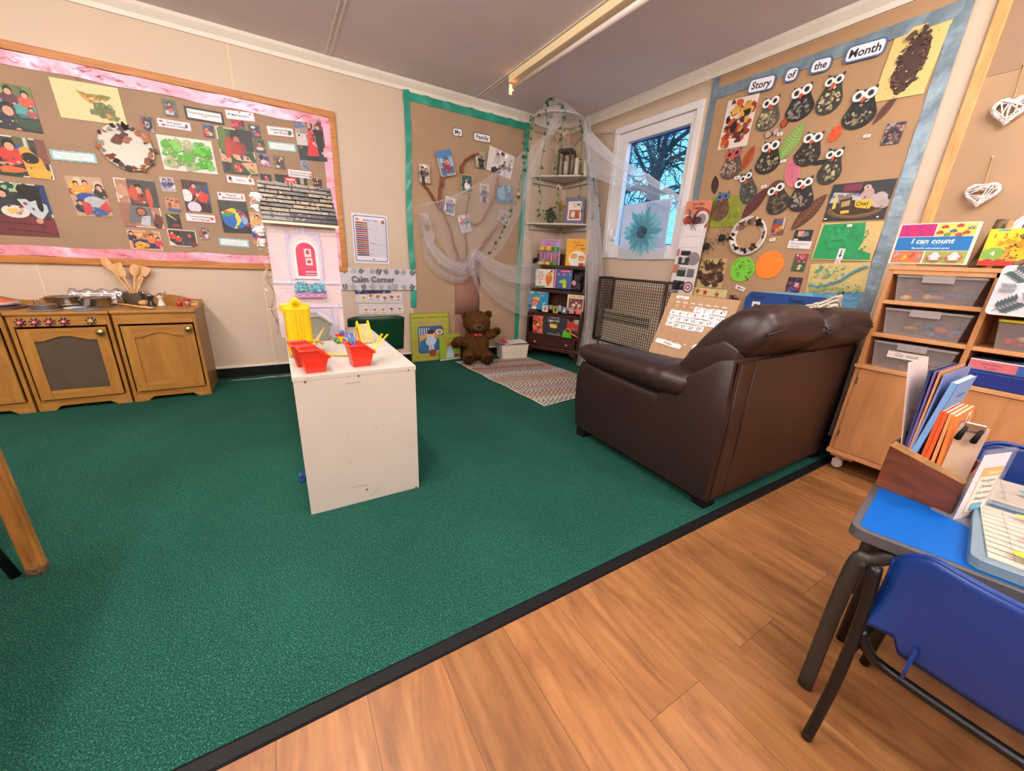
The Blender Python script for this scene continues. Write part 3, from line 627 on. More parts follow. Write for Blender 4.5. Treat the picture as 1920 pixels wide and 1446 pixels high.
# paper plate wreaths with leaf scraps
def plate_ring(label, wall, cx, cy, xl, xr, yt, yb, hole, cols, d, seed, fill):
 u, v = wall_uv(wall, cx, cy, d); ul = wall_uv(wall, xl, cy, d)[0]; ur = wall_uv(wall, xr, cy, d)[0]; vt = wall_uv(wall, cx, yt, d)[1]; vb = wall_uv(wall, cx, yb, d)[1]
 rx, ry = abs(ur - ul) / 2, abs(vt - vb) / 2; r0 = (rx + ry) / 2
 T = thing('plate_wreath', label, 'wall decoration', M=wall @ Matrix.Translation((u, v, d)))
 m = MB()
 pr = [(hole * r0, .001), (hole * r0 + .004, .003), (.8 * r0, .004), (.86 * r0, .012), (r0, .016), (r0, .013), (.85 * r0, .008), (.8 * r0, .0005), (hole * r0, .0005)] if hole else [(0, .003), (.72 * r0, .003), (.8 * r0, .006), (r0, .016), (r0, .013), (.8 * r0, .002), (0, .0008)]
 m.lathe(pr + ([pr[0]] if hole else []), n=40, caps=not hole); m.build('plate', mat('paper_plate', '#d6d0c8', .6, var=.02), T, smooth=True, local=True)
 rnd = random.Random(seed); lm = MB()
 for i in range(24):
  a = 2 * PI * (i + rnd.random() * .7) / 24
  if seed == 2 and i % 3 == 1: continue
  rr = r0 * rnd.uniform(.8, 1.0) if not hole else r0 * rnd.uniform(hole + .04, .88); s_ = rnd.uniform(.014, .034)
  X = MT((rr * math.cos(a), rr * math.sin(a), .014 + rnd.random() * .008), rnd.uniform(-.5, .5), rnd.uniform(-.5, .5), rnd.uniform(0, 6))
  p = []
  for k in range(10): t = 2 * PI * k / 10; q = s_ * rnd.uniform(.35, 1.25); p.append((q * math.cos(t), q * .8 * math.sin(t)))
  lm.prism(p, 0, .0012, M=X, col=rnd.choice(cols))
 if fill:
  for (x, y, s_, c_) in ((-.2, .35, .05, '#6a4034'), (.1, .38, .035, '#a0664a'), (.0, .55, .03, '#5a3a34'), (-.35, .3, .03, '#3a2428')):
   lm.prism([(px_ * s_ * 1.0, py_ * s_ * .6) for px_, py_ in ((-1, -.2), (-.3, -1), (.2, -.5), (1, -.3), (.5, .5), (0, 1), (-.6, .4))], 0, .001, M=MT((x * r0, y * r0, .008), .2, .25, .4), col=c_)
 lm.build('leaf_scraps', PRINT, T, local=True)
plate_ring('white paper plate edged with brown leaf scraps, above the middle of the oak board', WL, 239, 278, 186, 289, 237, 320, 0, ['#4a3534', '#8a5638', '#3a2a2e', '#a86a44', '#8d8880'], .012, 1, True)

# ---------------------------------------------------------------- family board
FB = thing('family_board', 'tall brown paper panel edged with green satin ribbon', 'display board', (-1.13, -.003, .02))
fx0, fx1, fz1 = -1.735, -.545, 2.318
MB().box(fx0, fx1, -.005, -.001, .02, fz1).build('backing_paper', mat('kraft_paper_dark', '#a88c70', .75, var=.06, vs=3, bump=.35, bs=5), FB)
GR = mat('green_satin', '#2f9480', .28, var=.18, vs=7, bump=.6, bs=8)
def ribbon(fn, n_=60): return MB().grid(fn, n_, 4)
g = ribbon(lambda u, v: (fx0 - .03 + .055 * v + .008 * math.sin(u * 9), -.012 - .004 * math.sin(u * 33 + v * 2), fz1 + .02 - u * 1.79))
g.grid(lambda u, v: (fx0 - .03 + (fx1 - fx0 + .04) * u, -.011 - .003 * math.sin(u * 37 + v * 2), fz1 - .055 + .075 * v), 60, 4)
g.grid(lambda u, v: (fx1 - .02 + .055 * v + .006 * math.sin(u * 7), -.012 - .004 * math.sin(u * 31 + v), fz1 + .02 - u * 2.2), 60, 4)
g.build('satin_ribbon', GR, FB, smooth=True)
def crumple(path, r, seed):
 rnd = random.Random(seed); P = [aY(x, y, -.032) for x, y in path]; out = []; rs = []
 for a, b in zip(P, P[1:]):
  for k in range(5): out.append(a.lerp(b, k / 5) + Vector((rnd.uniform(-.006, .006), rnd.uniform(-.004, .004), rnd.uniform(-.006, .006)))); rs.append(r * rnd.uniform(.75, 1.2))
 out.append(P[-1]); rs.append(r * .7); return out, rs
def fp(*z): return [(740 + x / 3.212, 150 + y / 3.212) for x, y in z]
TR = thing('paper_tree', 'paper tree of twisted brown branches and a mauve trunk on the family panel', 'wall decoration', (-1.15, -.01, .05))
BR = mat('twisted_brown_paper', '#8a4a2a', .6, var=.3, vs=30, bump=1, bs=50)
for i, (pth, r) in enumerate(((fp((160, 620), (205, 665), (250, 745), (295, 800), (330, 890), (355, 990), (385, 1070)), .018), (fp((288, 585), (275, 660), (268, 730), (280, 790)), .024),
  (fp((490, 443), (430, 480), (400, 520), (402, 565)), .018), (fp((452, 690), (430, 790), (425, 900), (432, 1010), (442, 1120)), .012),
  (fp((625, 575), (605, 680), (578, 760), (540, 830), (490, 880), (455, 862)), .017), (fp((640, 865), (580, 930), (530, 1000), (480, 1080)), .022))):
 p, rs = crumple(pth, r, i); MB().tube(p, rs, 8, flat=.6).build('branch', BR, TR, smooth=False)
TK = mat('mauve_card', '#93685a', .7, var=.05, vs=3)
def trunk(z0, z1, xa, xb, bulge): return MB().grid(lambda u, v: (xa + (xb - xa) * u, -.008 - bulge * math.sin(PI * u), z0 + (z1 - z0) * v), 10, 4)
xa, xb = aY(853, 560, -.01).x, aY(899, 560, -.01).x
trunk(.47, 1.02, xa, xb, .03).build('trunk', TK, TR, smooth=True, solid=.002)
trunk(.05, .50, xa + .005, xb - .003, .02).build('trunk', TK, TR, smooth=True, solid=.002)

for tx, q in (('My', (848.5, 239, 867, 241.5, 867, 257, 848.5, 255)), ('Family', (888, 247, 920, 253.5, 920, 269.5, 888, 263.5))):
 label_card('', q, '#f1edf2', '#3c566a', '#22202c', [tx], label='white rounded word card reading ' + tx, name='word_card', d=.007, hgt=.52, rr=.018, bw=.006)
FG = 'family photographs on the paper tree'
def fam(label, q, bgc, ops, border=None, d=.04): photo(label, q, bgc, ops, border, d, FG)
fam('portrait photo of two people against a pale wall, leftmost on the paper tree', (786, 307, 805.4, 309.4, 807, 344.6, 786, 341.5), '#b8b0a0', [('k', .35, .75, .6, '#2a2c34'), ('k', .65, .7, .55, '#5a4a48'), ('r', .2, 0, .5, .35, '#22242c')])
fam('yellow framed photo of a family in front of blue water', (815.6, 284.5, 843.7, 280, 855.8, 327.5, 828, 333), '#7aa4c8', [('r', 0, .75, 1, 1, '#4a80c0'), ('r', .1, .1, .95, .35, '#4a6a94'), ('k', .4, .6, .4, '#a04858'), ('k', .62, .62, .4, '#c87888'), ('b', .5, .3, .3, .14, '#8a3848')], border='#d8ac4c')
fam('small family photo topped by a red pointed hat', (891.6, 284, 909.7, 284, 909.7, 315, 891.6, 313), '#9aa08c', [('k', .45, .7, .6, '#23283a'), ('k', .7, .6, .5, '#2c2c34'), ('r', .3, 0, .8, .3, '#23263a'), ('p', [(.05, .75), (.45, .8), (.2, 1)], '#b8242c')])
fam('large sketch style print of a family on white paper', (919, 272, 966.6, 295.7, 956.4, 336, 910, 318), '#dcd4d4', [('k', .35, .75, .55, '#c8beb8', '#3a3434', '#c8a89c'), ('k', .65, .55, .45, '#4a4048', '#2a2428', '#c8a89c'), ('k', .85, .55, .4, '#7a6a70'), ('k', .5, .35, .3, '#3a3038'), ('b', .35, .1, .18, .14, '#3c3436'), ('r', .45, .82, .58, .95, '#5a5054')], d=.014)
fam('yellow edged photo of a hugging family in a dark room', (863.6, 327, 884, 328, 887.3, 362.6, 866, 360), '#2f5c60', [('k', .45, .7, .6, '#30303c'), ('b', .5, .35, .3, .2, '#d8dce4'), ('k', .6, .5, .4, '#e4e4e8')], border='#d8b050')
fam('narrow photo of a person in purple under the netting', (902, 344.6, 919.6, 347.7, 914.3, 380, 897, 378), '#a8a0a0', [('k', .5, .75, .6, '#3c3a5a'), ('r', .3, 0, .7, .35, '#44344c')], border='#d8d0c8', d=.014)
fam('bluish photo beside the ivy on the right of the paper tree', (932.4, 346.8, 961, 349, 961.7, 380.4, 930.5, 379.5), '#4a7a9c', [('e', .3, .5, .25, .35, '#6ab0d8'), ('k', .65, .65, .5, '#3a5a7a'), ('n', 8, 3, ['#2c4a68', '#88b8d0', '#506a50'], (.06, .12))])
fam('tilted photo of four people standing in blue jeans', (836.5, 369.5, 858.3, 372.6, 849, 406, 831.2, 397.5), '#c0bcc0', [('k', .3, .7, .45, '#3c58a0'), ('k', .6, .75, .45, '#3a4a80'), ('r', .15, .1, .8, .45, '#4a68a0')], border='#dcd8d8')
fam('photo of a group in red and blue above a grey floor, lowest in the middle', (856.7, 404.7, 877, 401.6, 885.7, 433.3, 865.5, 439), '#b4b0b0', [('r', 0, 0, 1, .4, '#b0b4b8'), ('k', .3, .75, .45, '#b84848'), ('k', .6, .72, .45, '#4a6aa8'), ('k', .85, .72, .4, '#3a6a70')], border='#d8c8b0')
fam('tilted family photo low on the right of the paper tree', (939.3, 392, 959.5, 405.3, 951.7, 424, 931.5, 411.5), '#9c9890', [('k', .4, .6, .6, '#38383e'), ('k', .7, .6, .5, '#c8c8cc')], border='#cfc8c0')

# reward chart
def chart(a):
 a.flat(rrect(-a.w * .46, a.w * .46, -a.h * .46, a.h * .46, .02), '#3c5c98'); a.flat(rrect(-a.w * .44, a.w * .44, -a.h * .445, a.h * .445, .017), '#e2dfea')
 a.t('Reward Chart', .52, .875, .04, '#3a3a80', True, .2, maxw=.6); a.e(.15, .88, .05, .03, '#c88a40'); a.e(.86, .86, .05, .04, '#9a5a50')
 cc = ['#b8434c', '#7a8a5a', '#c0504c', '#4c68a0']
 for i in range(16): a.r(.09, .80 - i * .043, .42, .834 - i * .043, cc[i % 4]); a.r(.11, .812 - i * .043, .30, .822 - i * .043, '#3c2834')
 for i in range(17): a.r(.42, .797 - i * .043 + .04, .92, .800 - i * .043 + .04, '#8a90b0')
 for i in range(11): a.r(.42 + i * .05, .15, .425 + i * .05, .84, '#8a90b0')
 for x, y in ((.5, .42), (.55, .42), (.6, .41), (.52, .28), (.5, .2), (.46, .7)): a.e(x, y, .012, .009, '#6a2030')
 a.e(.55, .09, .03, .012, '#44546a')
sheet('reward_chart', 'laminated white chart with a blue rounded border and a grid', 'poster', WL, (659, 399, 727, 404.5, 729, 496, 664, 492), '#dcdae2', chart, d=.003, th=.001)
bpy.data.objects['reward_chart'].data.materials[0] = PRINT

# calm corner banner
def fern(a, x, y, k, rot, col, n_=4):
 sx = a.h / a.w
 def T(px_, py_): return (x + (px_ * math.cos(rot) - py_ * math.sin(rot)) * k * sx, y + (px_ * math.sin(rot) + py_ * math.cos(rot)) * k)
 a.p([T(-.03, -1), T(.03, -1), T(.02, 1), T(-.02, 1)], col)
 for i in range(n_):
  h_ = -.6 + 1.5 * i / n_
  for sg in (-1, 1): a.p([T(0, h_), T(sg * .45, h_ + .06), T(sg * .78, h_ + .42), T(sg * .3, h_ + .36)], col)
def banner(a):
 rnd = random.Random(9)
 for i in range(9):
  x = .06 + i * .108
  for y in (.86, .13):
   if abs(x - .45) > .02 or 1: fern(a, x + rnd.uniform(-.02, .02), y, rnd.uniform(.13, .2), rnd.uniform(-.8, .8), rnd.choice(['#5b6668', '#8f989a', '#3f4a4c', '#a9b0b0']))
 a.t('Calm Corner', .41, .5, .27, '#50565a', True, maxw=.66)
sheet('banner', 'white foil banner reading Calm Corner with grey fern leaves', 'banner', WL, (637, 503, 779, 505, 781, 545, 638, 543), '#cfccd4', banner, d=.014, th=.002)
def emo(seed, n_, two):
 def f(a):
  rnd = random.Random(seed)
  for i in range(n_):
   x = .16 + .74 * i / (n_ - 1); y = .5 + rnd.uniform(-.14, .14); c_ = a.P(x, y); t_ = rnd.uniform(-.4, .4); k = a.h * .21
   a.flat([(c_[0] + X * math.cos(t_) - Y * math.sin(t_), c_[1] + X * math.sin(t_) + Y * math.cos(t_)) for X, Y in rect(-k * .9, k * .9, -k * 1.2, k)], '#efeaec')
   a.e(x, y, .17 * a.h / a.w, .16, rnd.choice(['#c88a58', '#d8a868', '#d8c050', '#b87a5a'])); a.e(x - .01, y + .03, .01, .02, '#3a2418'); a.e(x + .012, y + .03, .01, .02, '#3a2418'); a.e(x, y - .06, .02, .02, '#8a3a28')
   a.r(x - .03, y - .28, x + .03, y - .24, '#3a3434')
 return f
sheet('emotion_card_sheet', 'upper white strip of small emotion faces under the Calm Corner banner', 'poster', WL, (665, 546, 754, 546, 756, 569, 668, 567), '#d2cdd2', emo(3, 6, 1), d=.004)
sheet('emotion_card_sheet', 'lower white strip of small emotion faces under the Calm Corner banner', 'poster', WL, (671, 570, 756, 568, 758, 589, 673, 589), '#d4cfd4', emo(8, 5, 1), d=.006)
def dk(a): a.blobs(20, 4, ['#4a5a90', '#a04868', '#c8c8d8', '#283050'], (.1, .25))
sheet('picture_strip', 'dark narrow picture strip just below the Calm Corner banner', 'poster', WL, (665, 543, 735, 541, 730, 549, 667, 551), '#2b3050', dk, d=.008)

# ---------------------------------------------------------------- story board on the right wall
def z4(*z): return [c for x, y in z for c in (1320 + x / 3.84, 20 + y / 3.84)]
def z5(*z): return [c for x, y in z for c in (1300 + x / 4.571, 220 + y / 4.571)]
def z6(*z): return [c for x, y in z for c in (1200 + x / 3.84, 360 + y / 3.84)]
SB = thing('story_board', 'brown paper wall panel edged with pale blue foil, covered in owls and paintings', 'display board', (-.004, -2.25, .45))
sy0, sy1, sz0, sz1 = -2.875, -1.665, .45, 2.32
MB().box(-.006, -.001, sy0, sy1, sz0, sz1).build('backing_paper', mat('kraft_paper_warm', '#ac8a68', .72, var=.06, vs=4, bump=.25, bs=6), SB)
BF = foil('blue_foil', '#7c91a0', .36, .25)
g = MB().grid(lambda u, v: (-.008 - .004 * abs(math.sin(u * 29 + v)), sy0 - .03 + .06 * v, sz0 + (sz1 - sz0 + .02) * u), 70, 4)
g.grid(lambda u, v: (-.008 - .004 * abs(math.sin(u * 21 + v)), sy1 + .025 - .05 * v, sz0 + .5 + (sz1 - .5 - sz0 + .01) * u), 70, 4)
g.grid(lambda u, v: (-.009 - .004 * abs(math.sin(u * 25 + v)), sy0 + (sy1 - sy0) * u, 2.185 + .065 * v), 70, 4)
g.build('foil_border', BF, SB, smooth=True)

for tx, q in (('Story', z4((318, 500), (520, 455), (505, 560), (318, 603))), ('of', z4((590, 418), (688, 398), (675, 500), (573, 524))),
     ('the', z4((775, 357), (930, 320), (912, 425), (758, 466))), ('Month', z4((1030, 265), (1328, 178), (1303, 312), (1003, 387)))):
 def dw(a, tx=tx):
  a.flat(rrect(-a.w / 2 + .008, a.w / 2 - .008, -a.h / 2 + .008, a.h / 2 - .008, .018), '#ecebf4'); a.t(tx, .5, .48, .5, '#23202c', True, maxw=.8)
 sheet('word_card', 'blue edged word card reading ' + tx + ' along the top of the story board', 'label', WR, q, '#4a6a9c', dw, .019, outline=lambda w_, h_: rrect(-w_ / 2, w_ / 2, -h_ / 2, h_ / 2, .025))

def brown_big(a):
 rnd = random.Random(3)
 a.e(.52, .47, .27, .40, '#4a3230', -.12, .1, 22, 3)
 for i in range(90):
  t = rnd.uniform(0, 2 * PI); r_ = rnd.uniform(.75, 1.15); x = .52 + .26 * r_ * math.cos(t); y = .5 + .38 * r_ * math.sin(t)
  a.e(x, y, rnd.uniform(.01, .05), rnd.uniform(.01, .04), rnd.choice(['#4a3230', '#5c3f38', '#6a4a3c', '#432c2c']), t, .5, 8, i)
 a.blobs(40, 8, ['#c9b074', '#8a6a4a', '#5a3c34'], (.004, .014), (.15, .12, .85, .9)); a.e(.35, .86, .1, .05, '#5a3e34', .7, .4, 9)
 a.e(.58, .9, .05, .08, '#4a3230', .2, .4)
sheet('painting', 'large yellow sheet with a dark brown painted mass, top right of the story board', 'painting', WR, z4((1368, 165), (1770, 40), (1610, 595), (1228, 655)), '#d3c07c', brown_big, .010)
def leafpr(a): a.blobs(60, 31, ['#8a3a24', '#c8502c', '#5a2c28', '#c8963c', '#2a1e24', '#a8442c', '#d8a850'], (.04, .09), (.1, .06, .9, .95), .5, 1.0)
sheet('painting', 'white sheet crowded with autumn leaf prints, top left of the story board', 'painting', WR, z4((165, 655), (385, 598), (325, 968), (107, 1005)), '#e0d4cc', leafpr, .010)

DARK = ['#2c2c2a', '#4a463c', '#6a6250', '#8a8068', '#a89a70', '#1c1d20']
LITE = ['#6a6454', '#8c8468', '#a89c7c', '#c8bc94', '#4a4438']
GREY = ['#3a3836', '#54504a', '#7a746a', '#8f887c']
def owl(label, q, wpx, eye='#f0ecec', pal=DARK, base='#2b2b2c', d=.010, tail=False):
 (hx, hy), (bx_, by_) = q
 u0, v0 = wall_uv(WR, hx, hy, d); u1, v1 = wall_uv(WR, bx_, by_, d)
 wl_ = abs(wall_uv(WR, bx_ + wpx / 2, (hy + by_) / 2, d)[0] - wall_uv(WR, bx_ - wpx / 2, (hy + by_) / 2, d)[0])
 L = math.hypot(u0 - u1, v0 - v1) * 1.16; tilt = math.atan2(-(u0 - u1), v0 - v1); r_ = wl_ * .5
 T = thing('paper_owl', label, 'owl', M=WR @ Matrix.Translation((u1, v1, d)) @ Matrix.Rotation(tilt, 4, 'Z'))
 P = []
 hw = r_ * .62
 P += [(-hw, L), (-hw * .5, L * .94), (hw * .5, L * .94), (hw, L), (hw * .98, L * .7)]
 for k in range(17): t = .45 - (PI + .9) * k / 16; P.append((r_ * math.cos(t), L * .31 + L * .31 * math.sin(t)))
 P.append((-hw * .98, L * .7))
 w_ = r_ * 2.2; A = Art(w_, L * 2, base, .003, P)
 rnd = random.Random(len(label)); n_ = 34
 for i in range(n_):
  t = rnd.uniform(0, 2 * PI); k = math.sqrt(rnd.random()) * .82; x = r_ * k * math.cos(t); y = L * .33 + L * .29 * k * math.sin(t)
  s_ = r_ * rnd.uniform(.08, .2); A.flat(ellp(x, y, s_, s_ * .75, 8, rnd.uniform(0, 3), .3, i), rnd.choice(pal), False)
  if i % 4 == 0: A.flat(ellp(x, y, s_ * .5, s_ * .35, 6, 0, .2, i), rnd.choice(pal), False)
 for i in range(8): A.flat(ellp(rnd.uniform(-.5, .5) * hw, L * rnd.uniform(.62, .72), r_ * .12, r_ * .1, 7, 0, .3, i), rnd.choice(pal), False)
 A.mb.build('body', PRINT, T, local=True)
 er = r_ * .36
 for sx, dy in ((-1, 0), (1, .004)):
  E_ = Art(1, 1, eye, .0015, ellp(sx * er * .95, L * .80 + dy, er, er * .95)); E_.mb.T = None
  E_.flat(ellp(sx * er * .95, L * .80 + dy, er * .5, er * .52), '#3a4a5a', False); E_.flat(ellp(sx * er * .95, L * .80 + dy, er * .3, er * .32), '#17181c', False)
  o = E_.mb.build('eye', PRINT, T, local=True); o.location.z = .0085
 b_ = MB().prism([(-er * .42, L * .72), (0, L * .6), (er * .42, L * .72), (0, L * .76)], 0, .002, col='#d8502c')
 b_.build('beak', PRINT, T, local=True).location.z = .011
def o4(a, b, w_, label, **k): A_ = z4(a, b); owl(label, ((A_[0], A_[1]), (A_[2], A_[3])), w_, **k)
def o5(a, b, w_, label, **k): A_ = z5(a, b); owl(label, ((A_[0], A_[1]), (A_[2], A_[3])), w_, **k)
o4((490, 648), (440, 868), 41, 'paper owl with a pale glittery belly right of the leaf print sheet', pal=LITE, base='#5a564a')
o4((712, 570), (672, 795), 50, 'very dark paper owl with a small gold star, below the word of', pal=GREY, base='#26272b')
o4((950, 490), (868, 752), 46, 'paper owl with olive and silver belly, highest of them all', pal=LITE, base='#3c3b36')
o4((1168, 590), (1085, 855), 60, 'biggest dark paper owl with gold ringed spots beside the brown painting', pal=DARK, base='#26282a')
o5((352, 300), (305, 532), 38, 'paper owl with a pink face and scribbled belly', eye='#c8505c', pal=['#8a7468', '#a08a7c', '#6a5850', '#b8a494'], base='#5c4c44')
o5((672, 235), (612, 487), 44, 'paper owl left of the long green leaf', pal=DARK)
o5((1040, 162), (935, 422), 48, 'dark speckled paper owl between the green leaf and the pink leaf', pal=DARK)
o5((1222, 300), (1130, 578), 43, 'paper owl with a black shiny wing, rightmost in the middle row', pal=LITE, base='#33322e')
o5((455, 500), (480, 737), 31, 'narrow grey paper owl above the maroon leaf', pal=GREY, base='#4a4a44')
o5((712, 605), (735, 826), 43, 'paper owl covered in small dark loops, left one of the touching pair', pal=['#4a4038', '#6a5c50', '#2a2424', '#7a6a5c'], base='#3a3230', d=.0105)
o5((955, 548), (900, 808), 45, 'paper owl with pale round spots, right one of the touching pair', pal=['#7a7064', '#9a8f80', '#2c2a28'], base='#262526', d=.0135)
o5((262, 668), (212, 886), 31, 'brown paper owl with a blue face on the olive sheet', eye='#4a78b8', pal=['#6a4c3c', '#7f5c48', '#5a4038'], base='#6a4e40', d=.014)
q = z5((1010, 385), (1150, 350), (1150, 400), (1012, 412))
def wng(a): a.e(.4, .5, .5, .4, '#1d1f22', .05); a.e(.8, .55, .2, .25, '#7a7a78')
sheet('paper_wing', 'black shiny paper wing beside the rightmost owl', 'wall decoration', WR, q, '#1d1f22', None, .0095, outline=lambda w_, h_: ellp(0, 0, w_ / 2, h_ / 2))

def oliv(a): a.blobs(40, 3, ['#8a9430', '#7a8528', '#98a23c', '#848c34'], (.06, .16), (.05, .05, .95, .95), .3, .5)
sheet('painting', 'olive green painted square behind the blue faced owl', 'painting', WR, z5((130, 690), (430, 668), (398, 940), (135, 942)), '#8c9634', oliv, .0085)
def leaf(label, tip, base, wpx, col, vein, wall=WR, d=.010, name='paper_leaf', fat=1):
 u0, v0 = wall_uv(wall, *tip, d); u1, v1 = wall_uv(wall, *base, d); L = math.hypot(u0 - u1, v0 - v1); cx, cy = (tip[0] + base[0]) / 2, (tip[1] + base[1]) / 2
 w_ = abs(wall_uv(wall, cx + wpx / 2, cy, d)[0] - wall_uv(wall, cx - wpx / 2, cy, d)[0]) * .5
 P = [(w_ * math.sin(PI * k / 12) ** (.8 * fat), L * (k / 12 - .5)) for k in range(13)] + [(-w_ * math.sin(PI * k / 12) ** (.8 * fat), L * (k / 12 - .5)) for k in range(11, 0, -1)]
 A = Art(w_ * 2, L, col, .001, P); rnd = random.Random(int(tip[0]))
 A.flat([(-.002, -L / 2), (.002, -L / 2), (.001, L / 2), (-.001, L / 2)], vein, False)
 for i in range(9):
  y = L * (-.36 + .08 * i); s_ = w_ * math.sin(PI * (y / L + .5)) * .8
  for sg in (-1, 1): A.flat([(0, y), (0, y + .004), (sg * s_, y + L * .07 + .003), (sg * s_, y + L * .07)], vein, False)
 o = put_local(A.mb, name, wall @ Matrix.Translation(((u0 + u1) / 2, (v0 + v1) / 2, d)) @ Matrix.Rotation(math.atan2(-(u0 - u1), v0 - v1), 4, 'Z'))
 return tag(o, label, 'paper leaf')
def lf(label, f, a, b, w_, c1, c2, **k): A_ = f(a, b); leaf(label, (A_[0], A_[1]), (A_[2], A_[3]), w_, c1, c2, **k)
lf('long brown paper leaf hanging below the big brown painting', z4, (1405, 590), (1214, 822), 17, '#6a4436', '#523228')
lf('long light green paper leaf in the middle of the owls', z5, (948, 45), (742, 365), 30, '#7fa352', '#a8c47c', fat=.8)
lf('orange leaf with a brown streak beside the pink faced owl', z5, (525, 237), (408, 465), 17, '#b8562c', '#6a3424')
lf('pink crumpled paper leaf above the touching pair of owls', z5, (842, 348), (855, 608), 28, '#d0788a', '#b85c70', fat=.8)
lf('dark maroon paper leaf above the leafy plate wreath', z5, (643, 600), (412, 868), 22, '#5a2a2c', '#6e383a')
lf('brown feather like paper leaf pointing at the basket photo', z5, (1147, 655), (834, 970), 27, '#5c3826', '#8a6248')
lf('small dark real leaf near the window side edge of the story board', z5, (188, 500), (182, 660), 13, '#3c2620', '#5a3a30')
lf('small red topped acorn shape above the green leaf', z4, (590, 770), (565, 850), 14, '#5a2c28', '#c0502c', name='paper_acorn')
lf('left one of two small brown leaf scraps by the green leaf', z4, (480, 865), (440, 925), 15, '#5c3a38', '#c0a8a0')
lf('right one of two small brown leaf scraps by the green leaf', z4, (530, 840), (505, 905), 14, '#5c3a38', '#c0a8a0')
lf('second long brown strip leaf hidden under the touching owls', z5, (760, 540), (650, 600), 10, '#4a2c28', '#6e4a40')
def disc(label, q, col, cols, d=.010, noise=.04, name='painted_disc', n_=30):
 def dw(a): a.blobs(n_, 5, cols, (.04, .13), (.14, .14, .86, .86), .3, .3)
 return sheet(name, label, 'painting', WR, q, col, dw, d, outline=lambda w_, h_: ellp(0, 0, w_ / 2, h_ / 2, 24, 0, noise, 2))
disc('small orange paint splash right of the green leaf', z4((905, 835), (985, 828), (985, 938), (905, 942)), '#e0582c', ['#e86a38', '#d0482c'], noise=.15, name='paint_splash')
disc('bright green painted circle below the leafy plate wreath', z6((650, 470), (828, 468), (825, 645), (648, 647)), '#7cc83c', ['#4f9a28', '#5fae2c', '#3f8a24', '#8ad848'])
disc('plain orange painted circle beside the green circle', z6((835, 428), (1038, 425), (1035, 622), (833, 627)), '#f0862c', ['#f08e38', '#e87c28'], n_=12)
SBG = 'photographs on the story board'
def sph(label, q, bgc, ops, **k): photo(label, q, bgc, ops, d=.010, group=SBG, wall=WR, **k)
sph('photo of leaves and stones on the right of the story board', z4((1320, 818), (1453, 795), (1410, 955), (1273, 970)), '#5a5058', [('n', 30, 5, ['#8a6058', '#a09098', '#3a3038', '#b88a80', '#7a8088'], (.06, .13)), ('e', .3, .25, .2, .16, '#2c2830'), ('e', .45, .3, .12, .08, '#b06058')])
sph('small photo of toys in red and yellow right of the plate wreath', z5((685, 872), (800, 862), (768, 1010), (668, 1008)), '#7a5a50', [('e', .5, .75, .3, .12, '#3c5a98'), ('n', 16, 9, [RED, '#d89a30', '#c86a50', '#3a4a80'], (.07, .13), (.1, .1, .9, .6)), ('r', .8, .4, 1, 1, '#c8b0a8')])
sph('photo of pink and grey books above the bear hunt caption', z5((880, 965), (1028, 965), (1005, 1062), (850, 1060)), '#2c2e30', [('r', .2, .4, .55, .9, '#d89888'), ('p', [(.5, .35), (.85, .5), (.75, .85), (.45, .7)], '#7a8894'), ('r', .05, .05, .3, .2, '#e8e0dc')])
sph('small photo of red flowers and a green cloth, upper right of the orange circle', z6((1118, 445), (1213, 448), (1180, 572), (1092, 567)), '#5a5048', [('r', 0, 0, 1, .5, '#3c5c48'), ('n', 14, 3, ['#c06070', '#a04050', '#d8a0a0'], (.07, .12), (.1, .5, .95, .95)), ('e', .6, .3, .15, .08, '#e0c098'), ('e', .55, .15, .15, .08, '#e0c098')])
sph('small photo in purple and red, lower right of the orange circle', z6((1070, 612), (1175, 617), (1145, 727), (1048, 717)), '#4a2c38', [('n', 14, 6, ['#8a3c50', '#3c4a78', '#c06a60', '#2c2030'], (.08, .16)), ('r', .55, .35, .85, .65, '#d89a98'), ('e', .4, .2, .25, .12, '#3458a0')])
sph('tiny dark photo below the maple leaf strip', z6((645, 742), (713, 747), (710, 775), (642, 772)), '#3a2028', [('n', 6, 2, ['#7a3038', '#c08080'], (.15, .25))])
sph('large photo of a wicker basket of books and a soft toy', z5((1200, 578), (1745, 522), (1637, 870), (1112, 892)), '#2f3438',
 [('r', .2, .78, .5, .96, '#7a2c4a'), ('p', [(.02, .5), (.06, .78), (.95, .62), (.93, .5)], '#b4bccc'), ('t', 'Story of the Month', .42, .68, .12, '#3a4058', True), ('e', .48, .28, .46, .24, '#6f5238'), ('e', .48, .34, .42, .2, '#3c2c22'), ('e', .63, .66, .1, .17, '#b89c98'), ('e', .60, .84, .06, .07, '#c4a8a4'), ('e', .6, .84, .015, .02, '#222'), ('e', .84, .5, .12, .2, '#b8a8a8'), ('e', .92, .4, .1, .12, '#b0a0a2'), ('p', [(.1, .7), (.14, .72), (.16, .34), (.1, .32)], '#d8c050'), ('p', [(.16, .68), (.38, .72), (.4, .5), (.18, .46)], '#8a7470'),
  ('p', [(.2, .56), (.4, .62), (.42, .36), (.22, .3)], '#3c342c'), ('p', [(.24, .5), (.38, .54), (.39, .4), (.25, .36)], '#b8945c'), ('p', [(.46, .54), (.7, .52), (.78, .42), (.72, .28), (.48, .34)], '#e0b434'), ('t', 'Owl', .59, .42, .12, '#5a4018', True), ('p', [(.26, .26), (.4, .28), (.42, .2), (.28, .18)], '#e0b840'), ('l', [(.06, .34), (.2, .16), (.5, .08), (.8, .18), (.92, .34)], .03, '#8a6848'), ('e', .04, .06, .03, .02, '#e8e8e8'), ('e', .9, .06, .02, .02, '#e8e8e8')])
